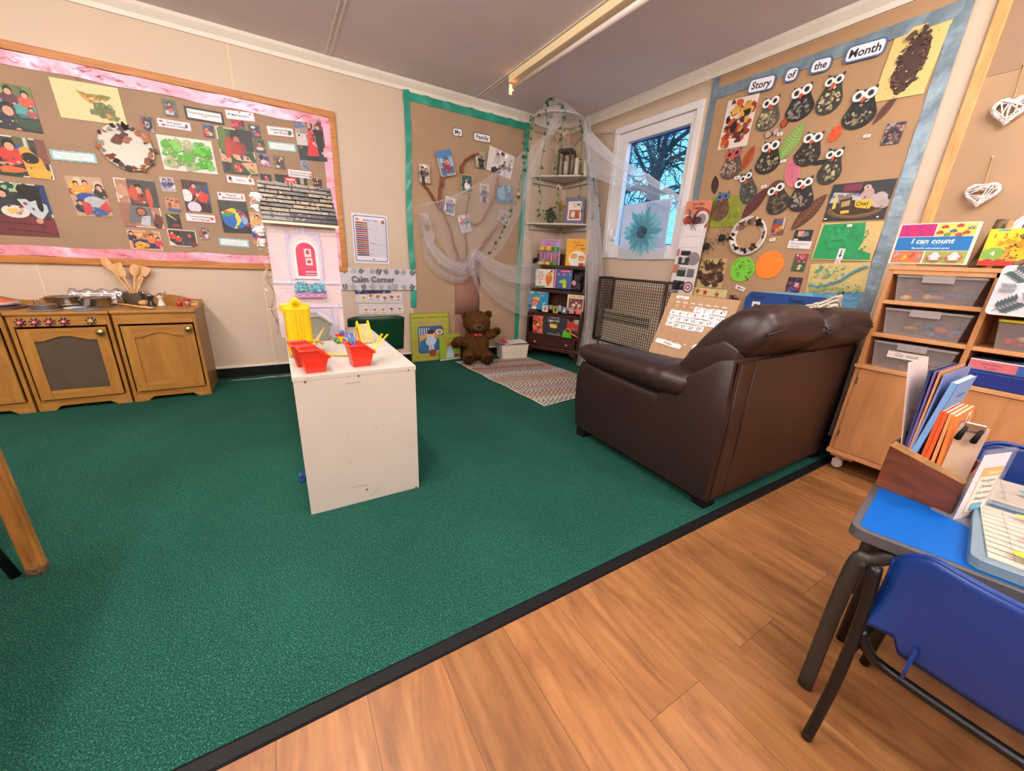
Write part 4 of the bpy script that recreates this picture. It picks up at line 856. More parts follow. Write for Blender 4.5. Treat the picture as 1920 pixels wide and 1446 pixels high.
def hunt(a): a.t("We're going on a", .5, .66, .24, '#4a4a58', maxw=.86); a.line([(.08, .52), (.9, .52)], .02, '#4a4a58'); a.t('bear hunt', .33, .26, .24, '#4a4a58', maxw=.5)
sheet('caption_card', "white caption card reading We're going on a bear hunt", 'label', WR, z5((818, 1055), (1015, 1065), (1003, 1130), (808, 1122)), '#e2dde2', hunt, .0115)
plate_ring('paper plate ring with dark leaves and an open middle, on the story board', WR, 1402.8, 443, 1369.6, 1436, 405, 480.5, .66, ['#3c2c2c', '#5a3a30', '#2a2024', '#7a5844'], .010, 2, False)
def greenp(a):
 a.p([(.05, .96), (.72, .99), (.74, .9), (.78, .5), (.74, .3), (.95, .2), (.97, .03), (.02, .02)], '#1f9a5a'); a.blobs(24, 3, ['#22a060', '#1c9050', '#30a868'], (.05, .12), (.1, .1, .7, .9), .3, .5); a.blobs(16, 6, ['#1f9a5a', '#5aa870'], (.01, .03), (.72, .1, .86, .9)); a.r(.45, .88, .53, .95, '#e8e4e4')
sheet('painting', 'large bright green painted sheet with a bare yellow right edge', 'painting', WR, z5((1095, 905), (1638, 895), (1530, 1232), (1013, 1222)), '#cdb478', greenp, .010)
def riverp(a):
 a.r(0, 0, 1, .33, '#5f9fc4'); a.p([(.55, .33), (.6, .38), (1, .36), (1, .2), (.8, .28)], '#4f94bc'); a.line([(.6, .2), (.8, .16), (.95, .2)], .01, '#2f5a70'); a.line([(.02, .24), (.5, .2), (.6, .26)], .01, '#3f7a94')
 a.blobs(70, 12, ['#6aa898', '#4f8f86', '#a8b878', '#88a06a', '#c8bc78'], (.008, .04), (.05, .52, .62, .95), .4); a.blobs(30, 13, ['#88a06a', '#9aa868', '#b0b070'], (.03, .06), (.1, .36, .95, .48), .4)
 a.line([(.05, .5), (.2, .47), (.4, .52), (.6, .62), (.75, .78), (.88, .88), (.98, .9)], .05, '#4a8a9c'); a.blobs(40, 3, ['#2f6f88', '#7ab0b0'], (.006, .015), (.1, .46, .9, .6))
sheet('painting', 'tall painting of a blue river on yellow paper above blue water, below the green sheet', 'painting', WR, z6((1238, 510), (1665, 515), (1585, 830), (1165, 830)), '#cdb878', riverp, .0095)
def mud(a): a.blobs(60, 17, ['#4a2f22', '#5a3a28', '#3c2820', '#6a4630'], (.05, .11), (.06, .05, .94, .85), .45); a.blobs(20, 18, ['#5a3a28', '#8a6a48'], (.02, .04), (.05, .8, .95, .97))
sheet('painting', 'square sheet of brown painted mud marks beside the green circle', 'painting', WR, z6((437, 478), (630, 480), (585, 695), (408, 685)), '#c0aa78', mud, .010)
def arrow(rot):
 def f(a):
  k = min(a.w, a.h) * .36; L = max(a.w, a.h) * .38; P = [(-.25 * k, L), (.25 * k, L), (.25 * k, -.2 * L), (k * .75, -.2 * L), (0, -L), (-k * .75, -.2 * L), (-.25 * k, -.2 * L)]
  a.flat([(x * math.cos(rot) - y * math.sin(rot), x * math.sin(rot) + y * math.cos(rot)) for x, y in P], '#27344a', False)
 return f
sheet('arrow_card', 'white card with a down arrow on the green painted sheet', 'label', WR, z5((1252, 1125), (1300, 1125), (1280, 1220), (1222, 1215)), '#e8e6ea', arrow(0), .0115)
sheet('arrow_card', 'white card with a down arrow on the brown mud painting', 'label', WR, z6((497, 618), (527, 618), (518, 682), (484, 680)), '#e8e6ea', arrow(0), .0115)
sheet('arrow_card', 'white card with a left pointing arrow below the green circle', 'label', WR, z6((692, 668), (758, 690), (748, 718), (688, 695)), '#e8e6ea', arrow(-PI / 2), .010)
def star(a, x, y, k, col, n_=5, rot=0):
 c = a.P(x, y); P = []
 for i in range(n_ * 2): t = rot + PI * i / n_; q = k * a.h * (1 if i % 2 == 0 else .45); P.append((c[0] + q * math.cos(t), c[1] + q * math.sin(t)))
 a.flat(P, col)
def maple(a):
 for x, y, c_ in ((.2, .55, '#b8502c'), (.42, .48, '#b82c28'), (.75, .35, '#c05a38')): star(a, x, y, .42, c_, 5, 1.5); a.line([(x, y), (x - .02, y - .5)], .04, '#7a3024')
 a.t('Autumn leaves', .8, .8, .13, '#6a3a28', maxw=.3)
sheet('leaf_strip', 'yellow strip with three red maple leaves above the calendar', 'poster', WR, z6((372, 685), (627, 705), (618, 770), (365, 735)), '#d6c68c', maple, .010)
TG = 'tiny white name tags on the story board'
for x, y, lab in ((1626, 255, 'left of the leaf and stone photo'), (1449, 449.5, 'above the orange circle'), (1463, 251, 'below the two brown leaf scraps'), (1469, 302, 'at the foot of the long green leaf'), (1433, 350, 'at the tip of the maroon leaf'), (1571, 491, 'between the green sheet and the river painting'), (1383, 333, 'left of the narrow grey owl')):
 k = 7 if 'photo' in lab else 5.5
 sheet('name_tag', 'tiny white name tag ' + lab, 'label', WR, (x - k, y - 1.5, x + k, y - 3.8, x + k - 1, y + 2, x - k - 1, y + 4), '#e9e4e4', lambda a: a.r(.2, .35, .8, .6, '#8a8490'), .0125, TG)
# black pipe cleaner spiders
for x, y, k, lab in ((1325, 461.5, .036, 'lower left black paper spider beside the plate ring'), (1353.5, 446, .038, 'upper right black paper spider beside the plate ring')):
 p = aX(x, y, -.03); T = thing('paper_spider', lab, 'spider', p); m = MB(); rnd = random.Random(int(x))
 m.ell((0, 0, 0), (k * .45, k * .7, k * .62), 10, noise=.25, seed=2); m.build('body', mat('black_tissue', '#1a1a1e', .5, var=.2), T, local=True)
 for i in range(8):
  a = PI * 2 * i / 8 + .3; L = k * rnd.uniform(1.3, 1.8); q = MB()
  q.tube([(0, .4 * k * math.cos(a), .4 * k * math.sin(a)), (-.012, L * .7 * math.cos(a), L * .7 * math.sin(a) + .012), (.012, L * math.cos(a + .2), L * math.sin(a + .2))], .0018, 5)
  q.build('leg', MATS['black_tissue'], T, local=True)

# class timetable hanging at the window edge
def ttab(a):
 a.r(0, .86, 1, 1, '#d8866a'); a.t('Our Class', .5, .965, .026, '#2b2628', True, .15, maxw=.8); a.t('Timetable', .5, .925, .026, '#2b2628', True, .15, maxw=.75)
 for k, c_ in ((.36, '#a8443c'), (.27, '#ddd5d8'), (.18, '#8a8488')): a.e(.72, .81, k, k * a.w / a.h, c_)
 a.e(.2, .80, .2, .05, '#b04a40'); a.e(.55, .8, .2, .04, '#5a3434'); a.r(.1, .5, .9, .76, '#e6e2e6'); a.r(.14, .63, .86, .635, '#b8b2b8'); a.r(.12, .515, .88, .52, '#b8b2b8')
 for i in range(6): a.r(.02 + .02 * i, .42, .03 + .02 * i, .5, '#a8443c')
 a.r(.2, .43, .6, .48, '#26262a'); a.e(.75, .4, .25, .07, '#8a8688'); a.r(.15, .33, .6, .41, '#3a3a3c'); a.r(.3, .35, .42, .41, '#b8b8b8')
 a.e(.1, .28, .2, .05, '#c07858'); a.r(.2, .2, .55, .3, '#30403a'); a.r(.2, .27, .55, .3, '#9aa8b0'); a.r(.62, .2, .9, .29, '#6a6a70'); a.r(.12, .05, .6, .15, '#23242c'); a.blobs(12, 4, ['#8a8a94', '#484850'], (.006, .012), (.15, .06, .58, .14))
 for k, c_ in ((.2, '#8a3c48'), (.15, '#e0dadf'), (.1, '#8a3c48'), (.05, '#e0dadf')): a.e(.78, .09, k, k * a.w / a.h, c_)
tt = sheet('timetable_strip', 'long white laminated strip headed Our Class Timetable hanging by the window', 'poster', WR, (1293, 375, 1337, 376.5, 1297, 553, 1250, 550), '#dcd8dc', ttab, .045, th=.002)
nb = MB()
for i in range(9):
 k = random.Random(i + 2); y = -1.70 + k.uniform(-.05, .05); z = 1.42 + k.uniform(-.02, .06); nb.tube([(-.052, y, z), (-.058, y + k.uniform(-.03, .03), z - .05), (-.054, y + k.uniform(-.04, .04), z - k.uniform(.06, .13))], .002, 4)
tag(nb.build('threads', mat('black_tissue2', '#202024', .6)), 'tangle of dark threads dangling over the timetable strip', 'thread')

# translucent flower picture taped to the window
def flw(a):
 a.flat(rrect(-a.w * .5, a.w * .5, -a.h * .5, a.h * .5, .004), '#f4f6fa')
 a.r(.5, .2, .98, .98, '#d4e2f2'); rnd = random.Random(5)
 for ring, n_, L, cs in ((0, 22, .47, ['#a4e4ee', '#b8ecf2', '#8ad8e6']), (1, 18, .34, ['#6cc4dc', '#88d0e0'])):
  for i in range(n_):
   t = 2 * PI * i / n_ + ring * .2 + rnd.uniform(-.08, .08); L_ = L * rnd.uniform(.8, 1.08); c = a.P(.5, .48); k = a.h * L_; w_ = k * .13
   P = [(0, 0), (k * .35, w_), (k * .75, w_ * .9), (k, rnd.uniform(-.6, .6) * w_), (k * .7, -w_ * .9), (k * .3, -w_)]
   a.flat([(c[0] + x * math.cos(t) - y * math.sin(t), c[1] + x * math.sin(t) + y * math.cos(t)) for x, y in P], rnd.choice(cs))
   a.flat([(c[0] + x * math.cos(t) - y * math.sin(t), c[1] + x * math.sin(t) + y * math.cos(t)) for x, y in ((0, 0), (k * .5, .0012), (k * .95, 0), (k * .5, -.0012))], '#3c86a0')
 a.e(.5, .48, .11, .11, '#5a7f9c', 0, .08); a.blobs(12, 4, ['#4c7290', '#6a8ca8'], (.02, .04), (.42, .4, .58, .56))
pm = PRINT.copy(); pm.name = 'backlit_tissue'; n = pm.node_tree.nodes; l = pm.node_tree.links
tl = n.new('ShaderNodeBsdfTranslucent'); ms = n.new('ShaderNodeMixShader'); ms.inputs[0].default_value = .55
src = n['Principled BSDF'].inputs['Base Color'].links[0].from_socket; l.new(src, tl.inputs[0]); l.new(n['Principled BSDF'].outputs[0], ms.inputs[1]); l.new(tl.outputs[0], ms.inputs[2]); l.new(ms.outputs[0], n['Material Output'].inputs[0])
fo = sheet('flower_picture', 'teal flower on pale tissue paper stuck to the lower window pane', 'picture', WR, (1193, 368, 1288, 360, 1270, 474, 1178, 478), '#dfe8f4', flw, .004, th=.0006)
fo.data.materials[0] = pm; fo.matrix_basis = WR @ Matrix.Translation((1.205, 1.33, .019)) @ Matrix.Rotation(R(1), 4, 'Z');

# right hand board
RB = thing('notice_board', 'brown paper notice board with a thin orange wood frame, far right', 'display board', (-.003, -3.6, .9))
MB().box(-.012, -.001, -5.1, -3.005, .9, 2.3).build('backing_paper', mat('kraft_plain', '#a88a6c', .8, var=.04, vs=5), RB)
fr = MB(); fr.box(-.022, -.0005, -3.03, -2.985, .9, 2.3)
fr.build('frame_stile', wood('pale_orange_wood', '#c98a50', '#dca468', (8, 8, 2), 4), RB, bevel=.003)
MB().box(-.014, -.0125, -5.1, -3.03, 1.905, 2.3).build('upper_paper', mat('kraft_brown2', '#967a62', .8, var=.04), RB)
def wheart(label, px, py, w_, top):
 p = aX(px, py, -.035); T = thing('wicker_heart', label, 'heart', p); rnd = random.Random(int(px)); hm = MB()
 pts = []
 for i in range(24):
  t = 2 * PI * i / 24; x = 16 * math.sin(t) ** 3; y = 13 * math.cos(t) - 5 * math.cos(2 * t) - 2 * math.cos(3 * t) - math.cos(4 * t); pts.append((0, -x * w_ / 32, (y + 2) * w_ / 32))
 hm.tube(pts, w_ * .075, 8, closed=True)
 hm.build('heart_frame', mat('white_wicker', '#ece6e4', .6, var=.1, vs=60, bump=.8, bs=90), T, smooth=True, local=True)
 hm = MB()
 for i in range(26):
  a, b = rnd.choice(pts), rnd.choice(pts)
  if (Vector(a) - Vector(b)).length > w_ * .35: hm.tube([(-.008 + rnd.uniform(-.006, .006), a[1], a[2]), (-.014 + rnd.uniform(-.006, .006), (a[1] + b[1]) / 2, (a[2] + b[2]) / 2), (-.008, b[1], b[2])], w_ * .024, 5)
 hm.build('woven_twigs', MATS['white_wicker'], T, local=True)
 q = aX(*top, -.018); hm = MB(); v = Vector(q) - Vector(p)
 hm.tube([(0, 0, w_ * .25), (v.x, v.y, v.z)], .0022, 5); hm.build('twine', mat('twine', '#b9935f', .8), T, local=True)
 hm = MB(); hm.ell((v.x, v.y, v.z), .005, 8); hm.build('pin', mat('pin_white', '#d8c0b0', .4), T, local=True)
wheart('white wicker heart with its twine, lower one on the right board', 1839, 366, .098, (1862, 294))
wheart('white wicker heart cut by the picture edge, upper one on the right board', 1893, 208, .105, (1921, 120))

# calendar on a sheet of brown card leaning by the sofa
A0 = Vector((-.685, -2.11, .880)); A1 = Vector((-.60, -2.506, .871)); dn = (Vector((-.86, -2.135, .485)) - A0)
XA = (A1 - A0).normalized(); ZN = XA.cross(-dn).normalized(); YA = ZN.cross(XA)
Wc = (A1 - A0).length; Hc = dn.dot(-YA)
Mc = Matrix(((XA.x, YA.x, ZN.x, 0), (XA.y, YA.y, ZN.y, 0), (XA.z, YA.z, ZN.z, 0), (0, 0, 0, 1))); ce = A0 + XA * Wc / 2 - YA * Hc / 2
Mc.translation = ce
CAL = thing('calendar_board', 'brown card calendar headed January propped up on the sofa seat', 'calendar', M=Mc)
A = Art(Wc, Hc, '#a8835e', .004)
gx0, gx1, gy0, gy1 = .10, .90, .20, .86
for i in range(8): x = gx0 + (gx1 - gx0) * i / 7; A.r(x - .002, gy0, x + .002, gy1, '#8a6444')
for j in range(7): y = gy0 + (gy1 - gy0 - .03) * j / 6; A.r(gx0, y - .0012, gx1, y + .0012, '#8a6444')
for i in range(7):
 A.r(.13 + .113 * i, .865, .19 + .113 * i, .882, '#e2dce0'); A.r(.14 + .113 * i, .871, .18 + .113 * i, .875, '#8a8490')
 for j in (0, 5): A.r(.145 + .113 * i, .81 - j * .108, .18 + .113 * i, .833 - j * .108, '#d8a890')
A.mb.build('backing_card', PRINT, CAL, local=True)
def piece(txt, x, y, w_, h_, rot=0, z=.006, bgc='#ebe7ea', name='date_card', col='#23232c', hgt=.5, shear=0):
 P = [(-w_ / 2, -h_ * .3), (-w_ * .45, -h_ * .5), (-w_ * .1, -h_ * .42), (w_ * .2, -h_ * .5), (w_ * .48, -h_ * .4), (w_ * .5, h_ * .2), (w_ * .44, h_ * .46), (w_ * .1, h_ * .4), (-w_ * .2, h_ * .5), (-w_ * .46, h_ * .38)]
 a = Art(w_, h_, bgc, .0015, P)
 if txt[:1].isdigit(): a.t(txt[:-2], .40, .47, .5, col, True, maxw=.5); a.t(txt[-2:], .78, .62, .26, col, maxw=.28)
 else: a.t(txt, .5, .48, hgt, col, True, shear, maxw=.78)
 o = a.mb.build(name, PRINT, CAL, local=True); o.matrix_basis = MT(((x - .5) * Wc, (y - .5) * Hc, z), rz=rot); return o
d_ = 1; rnd = random.Random(2)
suf = lambda k: 'th' if 10 < k < 20 else {1: 'st', 2: 'nd', 3: 'rd'}.get(k % 10, 'th')
for row in range(4):
 for cix in range(7):
  if row == 0 and cix < 3 or d_ > 23: continue
  o = piece('%d%s' % (d_, suf(d_)), .155 + .113 * cix + row * .002, .795 - row * .085 + rnd.uniform(-.006, .006) - (.01 if row == 3 and cix else 0), Wc * .125, Hc * .085, rnd.uniform(-.06, .06), .005 + .0004 * (d_ % 3), hgt=.5); d_ += 1
piece('January', .20, .945, Wc * .2, Hc * .045, 0, name='month_card', hgt=.5, shear=.2)
piece('Friday', .25, .25, Wc * .42, Hc * .075, -.1, name='day_card', col='#7a3030', hgt=.5, shear=.2)
piece('', .72, .27, Wc * .2, Hc * .09, -.08, name='blank_card')

# now and next board
ny0, ny1, nz1, nz0 = -2.235, -2.70, .905, .60
nnw, nnh = ny0 - ny1, nz1 - nz0; Mn = WR @ Matrix.Translation((-(ny0 + ny1) / 2, (nz0 + nz1) / 2, .045))
A = Art(nnw, nnh, '#1d4488', .004, [(-nnw / 2 + .03, nnh / 2), (-nnw / 2, nnh / 2 - .04), (-nnw / 2, -nnh / 2), (nnw / 2, -nnh / 2), (nnw / 2, nnh / 2)])
for tx, px, py in (('Now', 1421, 557), ('Next', 1493, 565)): p = aX(px, py, -.05); A.t(tx, (ny0 - p.y) / nnw, (p.z - nz0) / nnh, .10, '#101c3c', True)
o = put_local(A.mb, 'now_next_board', Mn); tag(o, 'dark blue card with Now and Next written on it, behind the sofa', 'board')
sheet('picture_card', 'small white card with a brown acorn picture on the dark blue board', 'label', WR, z6((808, 786), (868, 793), (850, 862), (800, 858)), '#ecebf0', lambda a: (a.e(.5, .6, .26, .16, '#a8603c'), a.e(.5, .68, .28, .1, '#7a4030'), a.r(.2, .18, .8, .26, '#55505a')), .052, th=.001)
sheet('blue_sheet', 'pale cyan paper sheet peeping out above the dark blue board', 'paper', WR, z6((830, 708), (1240, 742), (1240, 800), (830, 800)), '#6fb4cc', None, .012, th=.001)

# ---------------------------------------------------------------- toy kitchen
def on(Mx, px, py, d=0):
 """where a photo pixel meets the plane z = d of a frame, in that frame's x, y"""
 ray = CR * ((px - 960) / FPX) - CU * ((py - 723) / FPX) + _f
 n_ = Mx.to_3x3() @ Vector((0, 0, 1)); o = Mx @ Vector((0, 0, d)); t = (o - CAM).dot(n_) / ray.dot(n_)
 q = Mx.inverted() @ (CAM + ray * t); return q.x, q.y
PINE = wood('honey_pine', '#8f6026', '#b07e3a', (12, 12, 1.6), 2.5, .4)
PINEH = wood('honey_pine_rail', '#8f6026', '#b07e3a', (1.6, 12, 12), 2.5, .4)
PINEP = wood('honey_pine_panel', '#94652a', '#ac7a36', (9, 9, 1.4), 2, .42)
BRASS = mat('brushed_brass', '#a8986a', .28, .9, var=.1)
STEEL = mat('toy_steel', '#b4ada4', .22, .95, var=.1, vs=12)
KF, KT = -.41, .61
def arch(x0, x1, z, rise, n=14): return [(x0 + (x1 - x0) * i / n, z + rise * math.sin(PI * min(1, max(0, (i / n - .12) / .76))) ** 1.3) for i in range(n + 1)]
FR = Matrix(((1, 0, 0, 0), (0, 0, -1, KF), (0, 1, 0, 0), (0, 0, 0, 1)))      # front plane: x, height, out
def kitchen_unit(x0, x1, label, glass, knobs, knobx):
 T = thing('toy_kitchen_unit', label, 'toy kitchen', ((x0 + x1) / 2, (KF - .03) / 2, .004)); t = .018
 m = MB()
 m.box(x0, x0 + t, KF, -.03, .004, KT - .018); m.box(x1 - t, x1, KF, -.03, .004, KT - .018); m.box(x0 + t, x1 - t, -.045, -.03, .05, KT - .018)
 m.box(x0 + t, x1 - t, KF + .012, -.045, .06, .075)
 if glass: m.box(x0 + t, x1 - t, KF + .03, -.045, .28, .292)
 m.build('carcass', PINE, T, bevel=.002)
 m = MB(); m.box(x0 - .004, x1 + .004, KF - .012, -.018, KT - .018, KT); m.build('worktop', PINEH, T, bevel=.004)
 m = MB(); m.prism(arch(x0, x1, KT + .03, .035) + [(x1, KT), (x0, KT)], -.035, -.018, M=Matrix(((1, 0, 0, 0), (0, 0, 1, 0), (0, 1, 0, 0), (0, 0, 0, 1))))
 m.build('upstand', PINEH, T)
 m = MB(); m.box(x0 + t, x1 - t, KF, KF + .015, .525, KT - .018); m.build('control_panel', PINEH, T, bevel=.002)
 pl = [(x0 + t, .07), (x1 - t, .07), (x1 - t, .004), (x1 - .07, .004), (x1 - .10, .03), (x0 + .10, .03), (x0 + .07, .004), (x0 + t, .004)]
 m = MB().prism(pl, -.014, 0, M=FR); m.build('plinth', PINEH, T, bevel=.002)
 # door: frame with an arched opening
 dx0, dx1, dz0, dz1 = x0 + .03, x1 - .024, .078, .514; sx = .052; px0, px1, pz0, pz1 = dx0 + sx, dx1 - sx, dz0 + .055, dz1 - .075
 D = MB().prism(arch(px0, px1, pz1, .028) + [(px1, dz1), (px0, dz1)], .001, .0138, M=FR).build('door', PINEH, T, bevel=.0015)
 for a, b in ((dx0, px0), (px1, dx1)): MB().prism(rect(a, b, dz0, dz1), .001, .014, M=FR).build('door_stile', PINE, D, bevel=.002)
 MB().prism(rect(px0, px1, dz0, pz0), .001, .0135, M=FR).build('door_rail', PINEH, D, bevel=.0015)
 if glass:
  m = MB().box(px0 - .004, px1 + .004, KF - .006, KF - .004, pz0, pz1 + .03); m.build('oven_window', glassm('smoked_acrylic', '#a89684', .22), D)
 else:
  m = MB().prism(rect(px0, px1, pz0, pz1 + .04), .001, .005, M=FR); m.build('door_panel', PINEP, D)
 m = MB().lathe([(.006, 0), (.008, .012), (.017, .018), (.021, .026), (.017, .033), (0, .036)], (dx1 - .022 if knobx is None else knobx, KF - .014, dz1 - .028), 18, axis='y'); m.build('door_knob', BRASS, D, smooth=True)
 for i, kx in enumerate(knobs):
  c = (kx, KF - .001, .552); last = i == len(knobs) - 1
  k = MB().lathe([(.024, 0), (.024, .003), (0, .003)], c, 24, axis='y', col='#3c1418')
  for j in range(7): a = 2 * PI * j / 7; k.box(-.0035, .0035, -.0042, -.003, .017, .0225, M=Matrix.Translation(c) @ Matrix.Rotation(a, 4, 'Y'), col='#a89c98')
  K = k.build('control_dial', PRINT, T)
  k = MB().lathe([(.014, .003), (.013, .014), (.009, .016), (0, .016)], c, 20, axis='y', col='#a8383c' if not last else '#b8934c'); k.lathe([(.006, .016), (.004, .020), (0, .021)], c, 12, axis='y', col='#e8d8c8' if not last else '#d8c070'); k.build('dial_knob', PRINT, K, smooth=True)
 return T
def glassm(name, col, a):
 if name in MATS: return MATS[name]
 m = bpy.data.materials.new(name); m.use_nodes = True; MATS[name] = m; n = m.node_tree.nodes; l = m.node_tree.links
 tr = n.new('ShaderNodeBsdfTransparent'); tr.inputs[0].default_value = H(col) + (1,); b = n['Principled BSDF']; b.inputs['Base Color'].default_value = H(col) + (1,); b.inputs['Roughness'].default_value = .15
 x = n.new('ShaderNodeMixShader'); x.inputs[0].default_value = a; l.new(tr.outputs[0], x.inputs[1]); l.new(b.outputs[0], x.inputs[2]); l.new(x.outputs[0], n['Material Output'].inputs[0]); return m
kitchen_unit(-4.196, -3.774, 'toy wooden cooker with a glass oven door and five round dials', True, [-4.145, -4.087, -4.029, -3.969, -3.856], None)
kitchen_unit(-3.762, -3.352, 'toy wooden cupboard with a solid arched door, right of the toy cooker', False, [], None)
kitchen_unit(-4.63, -4.208, 'toy wooden cupboard cut by the left picture edge', False, [], None)
for i, (x, y) in enumerate(((-4.06, -.335), (-3.885, -.345), (-4.0, -.15), (-3.86, -.19))):
 lab = ['front left', 'front right', 'back left', 'back right'][i]
 tag(MB().lathe([(.062, 0), (.066, .003), (.062, .008), (0, .008)], (x, y, KT), 28).build('hob_disc', mat('hob_grey', '#6c7684', .45), smooth=False), lab + ' grey round hob disc on the toy cooker', 'hob disc', 'hob discs of the toy cooker')
def pan(label, x, y, z, r, h, lid=False, handle=None, name='toy_saucepan'):
 T = thing(name, label, 'toy pan', (x, y, z)); m = MB()
 m.lathe([(0, 0), (r * .93, 0), (r, .006), (r, h), (r + .005, h + .001), (r + .004, h + .003), (r - .002, h + .002), (r - .003, .006), (0, .004)], n=32); m.build('bowl', STEEL, T, smooth=True, local=True)
 if handle is not None:
  m = MB().tube([(r * .95 * math.cos(handle), r * .95 * math.sin(handle), h * .8), ((r + .09) * math.cos(handle), (r + .09) * math.sin(handle), h * .9)], .007, 8, flat=.5); m.build('handle', STEEL, T, smooth=True, local=True)
 else:
  for a in (PI, 0):
   m = MB().tube([(r * math.cos(a), -.018, h * .75), ((r + .018) * math.cos(a), -.014, h * .78), ((r + .018) * math.cos(a), .014, h * .78), (r * math.cos(a), .018, h * .75)], .003, 6); m.build('handle', STEEL, T, smooth=True, local=True)
 return T
pan('shiny steel toy pot standing behind the shallow pan', -4.03, -.16, KT + .008, .075, .055)
pan('shallow steel toy pan on the front left hob disc', -4.06, -.335, KT + .008, .055, .026, handle=.2)
pan('shiny steel toy pot nearest the wooden spatula', -3.865, -.20, KT + .008, .068, .052)
tag(MB().lathe([(0, .001), (.045, .001), (.052, .006), (.05, .007), (.044, .003), (0, .003)], (-3.955, -.27, KT), 24).build('pan_lid', mat('white_enamel', '#e6e2de', .3), smooth=True), 'small white rimmed lid lying between the hob discs', 'lid')
rnd = random.Random(3)
m = MB().grid(lambda u, v: (-4.03 + .26 * u, -.055 - .03 * math.sin(v * PI) + .006 * math.sin(u * 40 + v * 9), KT + .10 * v + .008 * math.sin(u * 23)), 40, 8)
T = thing('foil_parcel', 'crumpled silver foil parcel printed with rows of small text, behind the toy pots', 'parcel', (-3.9, -.06, KT)); m.build('foil', mat('silver_foil', '#d8d4d4', .22, .8, var=.1, vs=30, bump=1, bs=30), T, smooth=True, solid=.002)
a = Art(.2, .07, '#e8e4e4', .001)
for i in range(6):
 for j in range(3): a.r(.05 + .32 * j, .12 + .14 * i, .05 + .32 * j + .26 - (.05 * ((i + j) % 3)), .18 + .14 * i, '#5a545c')
a.mb.build('printed_slip', PRINT, T, local=True).matrix_basis = MT((.0, -.035, .045), rx=R(80))
for r_, h0, c_, lab, cat in ((.115, 0, '#5a3a30', 'dark brown round board under the plates on the left toy cupboard', 'board'), (.085, .014, '#c8bccc', 'lilac toy plate under the white one', 'plate'), (.08, .022, '#e8e2e0', 'white toy plate on top of the lilac one', 'plate')):
 m = MB().lathe([(0, h0), (r_ * .6, h0), (r_, h0 + .012 if cat == 'plate' else h0), (r_ + .001, h0 + .014), (r_ * .62, h0 + .005 if cat == 'plate' else h0 + .014), (0, h0 + .005 if cat == 'plate' else h0 + .014)], (-4.29, -.19, KT), 32)
 tag(m.build('toy_plate' if cat == 'plate' else 'serving_board', mat('plate' + c_, c_, .4), smooth=cat == 'plate'), lab, cat)
m = MB().prism([(-.07, -.03), (.06, -.035), (.075, .0), (.0, .035), (-.07, .03)], 0, .012, M=MT((-4.30, -.18, KT + .042), .1, .25, .1)); tag(m.build('toy_food', mat('toy_red_pink', '#d8604c', .5), bevel=.004), 'coral red toy food slab on the white plate', 'toy food')
# utensils in a small tin bucket
BX, BY = -3.705, -.10
T = thing('tin_bucket', 'small grey tin bucket holding wooden utensils', 'bucket', (BX, BY, KT))
MB().lathe([(0, 0), (.043, 0), (.058, .082), (.061, .084), (.061, .087), (.056, .084), (.041, .004), (0, .004)], n=28).build('pail', mat('galvanised', '#8d8d8a', .4, .6, var=.2, vs=20), T, smooth=True, local=True)
SPW = wood('beech', '#c0905a', '#dcb07c', (10, 10, 2), 3, .6)
def utensil(label, top, head, kind, foot, yb=-.10, yt=-.055):
 P1 = aY(*top, yt); P0 = Vector((foot[0], foot[1], KT + .006)); L = (P1 - P0).length; d = (P1 - P0).normalized()
 T = thing('wooden_utensil', label, 'utensil', P0); yv = Vector((0, -1, 0)); xv = yv.cross(d).normalized(); yv = d.cross(xv)
 Mx = Matrix(((xv.x, yv.x, d.x, 0), (xv.y, yv.y, d.y, 0), (xv.z, yv.z, d.z, 0), (0, 0, 0, 1)))
 m = MB(); m.tube([Mx @ Vector((0, 0, 0)), Mx @ Vector((0, 0, L * .72))], [.006, .0075], 8); m.build('handle', SPW, T, smooth=True, local=True)
 hl = head; m = MB(); F = Mx @ Matrix.Translation((0, -.004, L)) @ Matrix.Rotation(R(90), 4, 'X')
 if kind == 'spoon': m.ell((0, 0, 0), (.026, .007, hl * .6), 16, M=None); m.v = [tuple(Mx @ (Vector(v) + Vector((0, 0, L - hl * .55)))) for v in m.v]
 elif kind == 'slot':
  m.prism([(-.008, -hl), (.008, -hl), (.026, -hl * .7), (.030, 0), (-.030, 0), (-.026, -hl * .7)], 0, .006, M=F)
  m.prism(rect(-.013, -.009, -hl * .62, -hl * .2), .006, .0065, M=F, col='#4a2c18'); m.prism(rect(.009, .013, -hl * .62, -hl * .2), .006, .0065, M=F, col='#4a2c18')
 else:
  m.prism([(-.008, -hl), (.008, -hl), (.022, -hl * .6), (.024, 0), (-.020, .0), (-.02, -hl * .6)], 0, .006, M=F)
 if kind == 'slot':
  n_ = 12; a = MB(); o_v = m.v;
  sl = MB(); sl.v = m.v[12:]; sl.f = [[i - 12 for i in f] for f in m.f if min(f) >= 12]; sl.c = [(.1, .05, .02)] * len(sl.f); sl.m = [0] * len(sl.f)
  keep = [(f, c) for f, c in zip(m.f, m.c) if max(f) < 12]; m.v = m.v[:12]; m.f = [k[0] for k in keep]; m.c = [k[1] for k in keep]; m.m = [0] * len(m.f); m.usecol = False
  hd = m.build('head', SPW, T, bevel=.0015, local=True); sl.usecol = True; sl.build('slot', PRINT, hd, local=True)
 else: m.build('head', SPW, T, smooth=kind == 'spoon', bevel=0 if kind == 'spoon' else .0015, local=True)
utensil('round wooden spoon leaning furthest left in the tin bucket', (191, 483), .085, 'spoon', (BX + .02, BY - .01), yt=-.05)
utensil('slotted wooden spatula leaning left in the tin bucket', (215, 494), .10, 'slot', (BX + .025, BY - .02), yt=-.07)
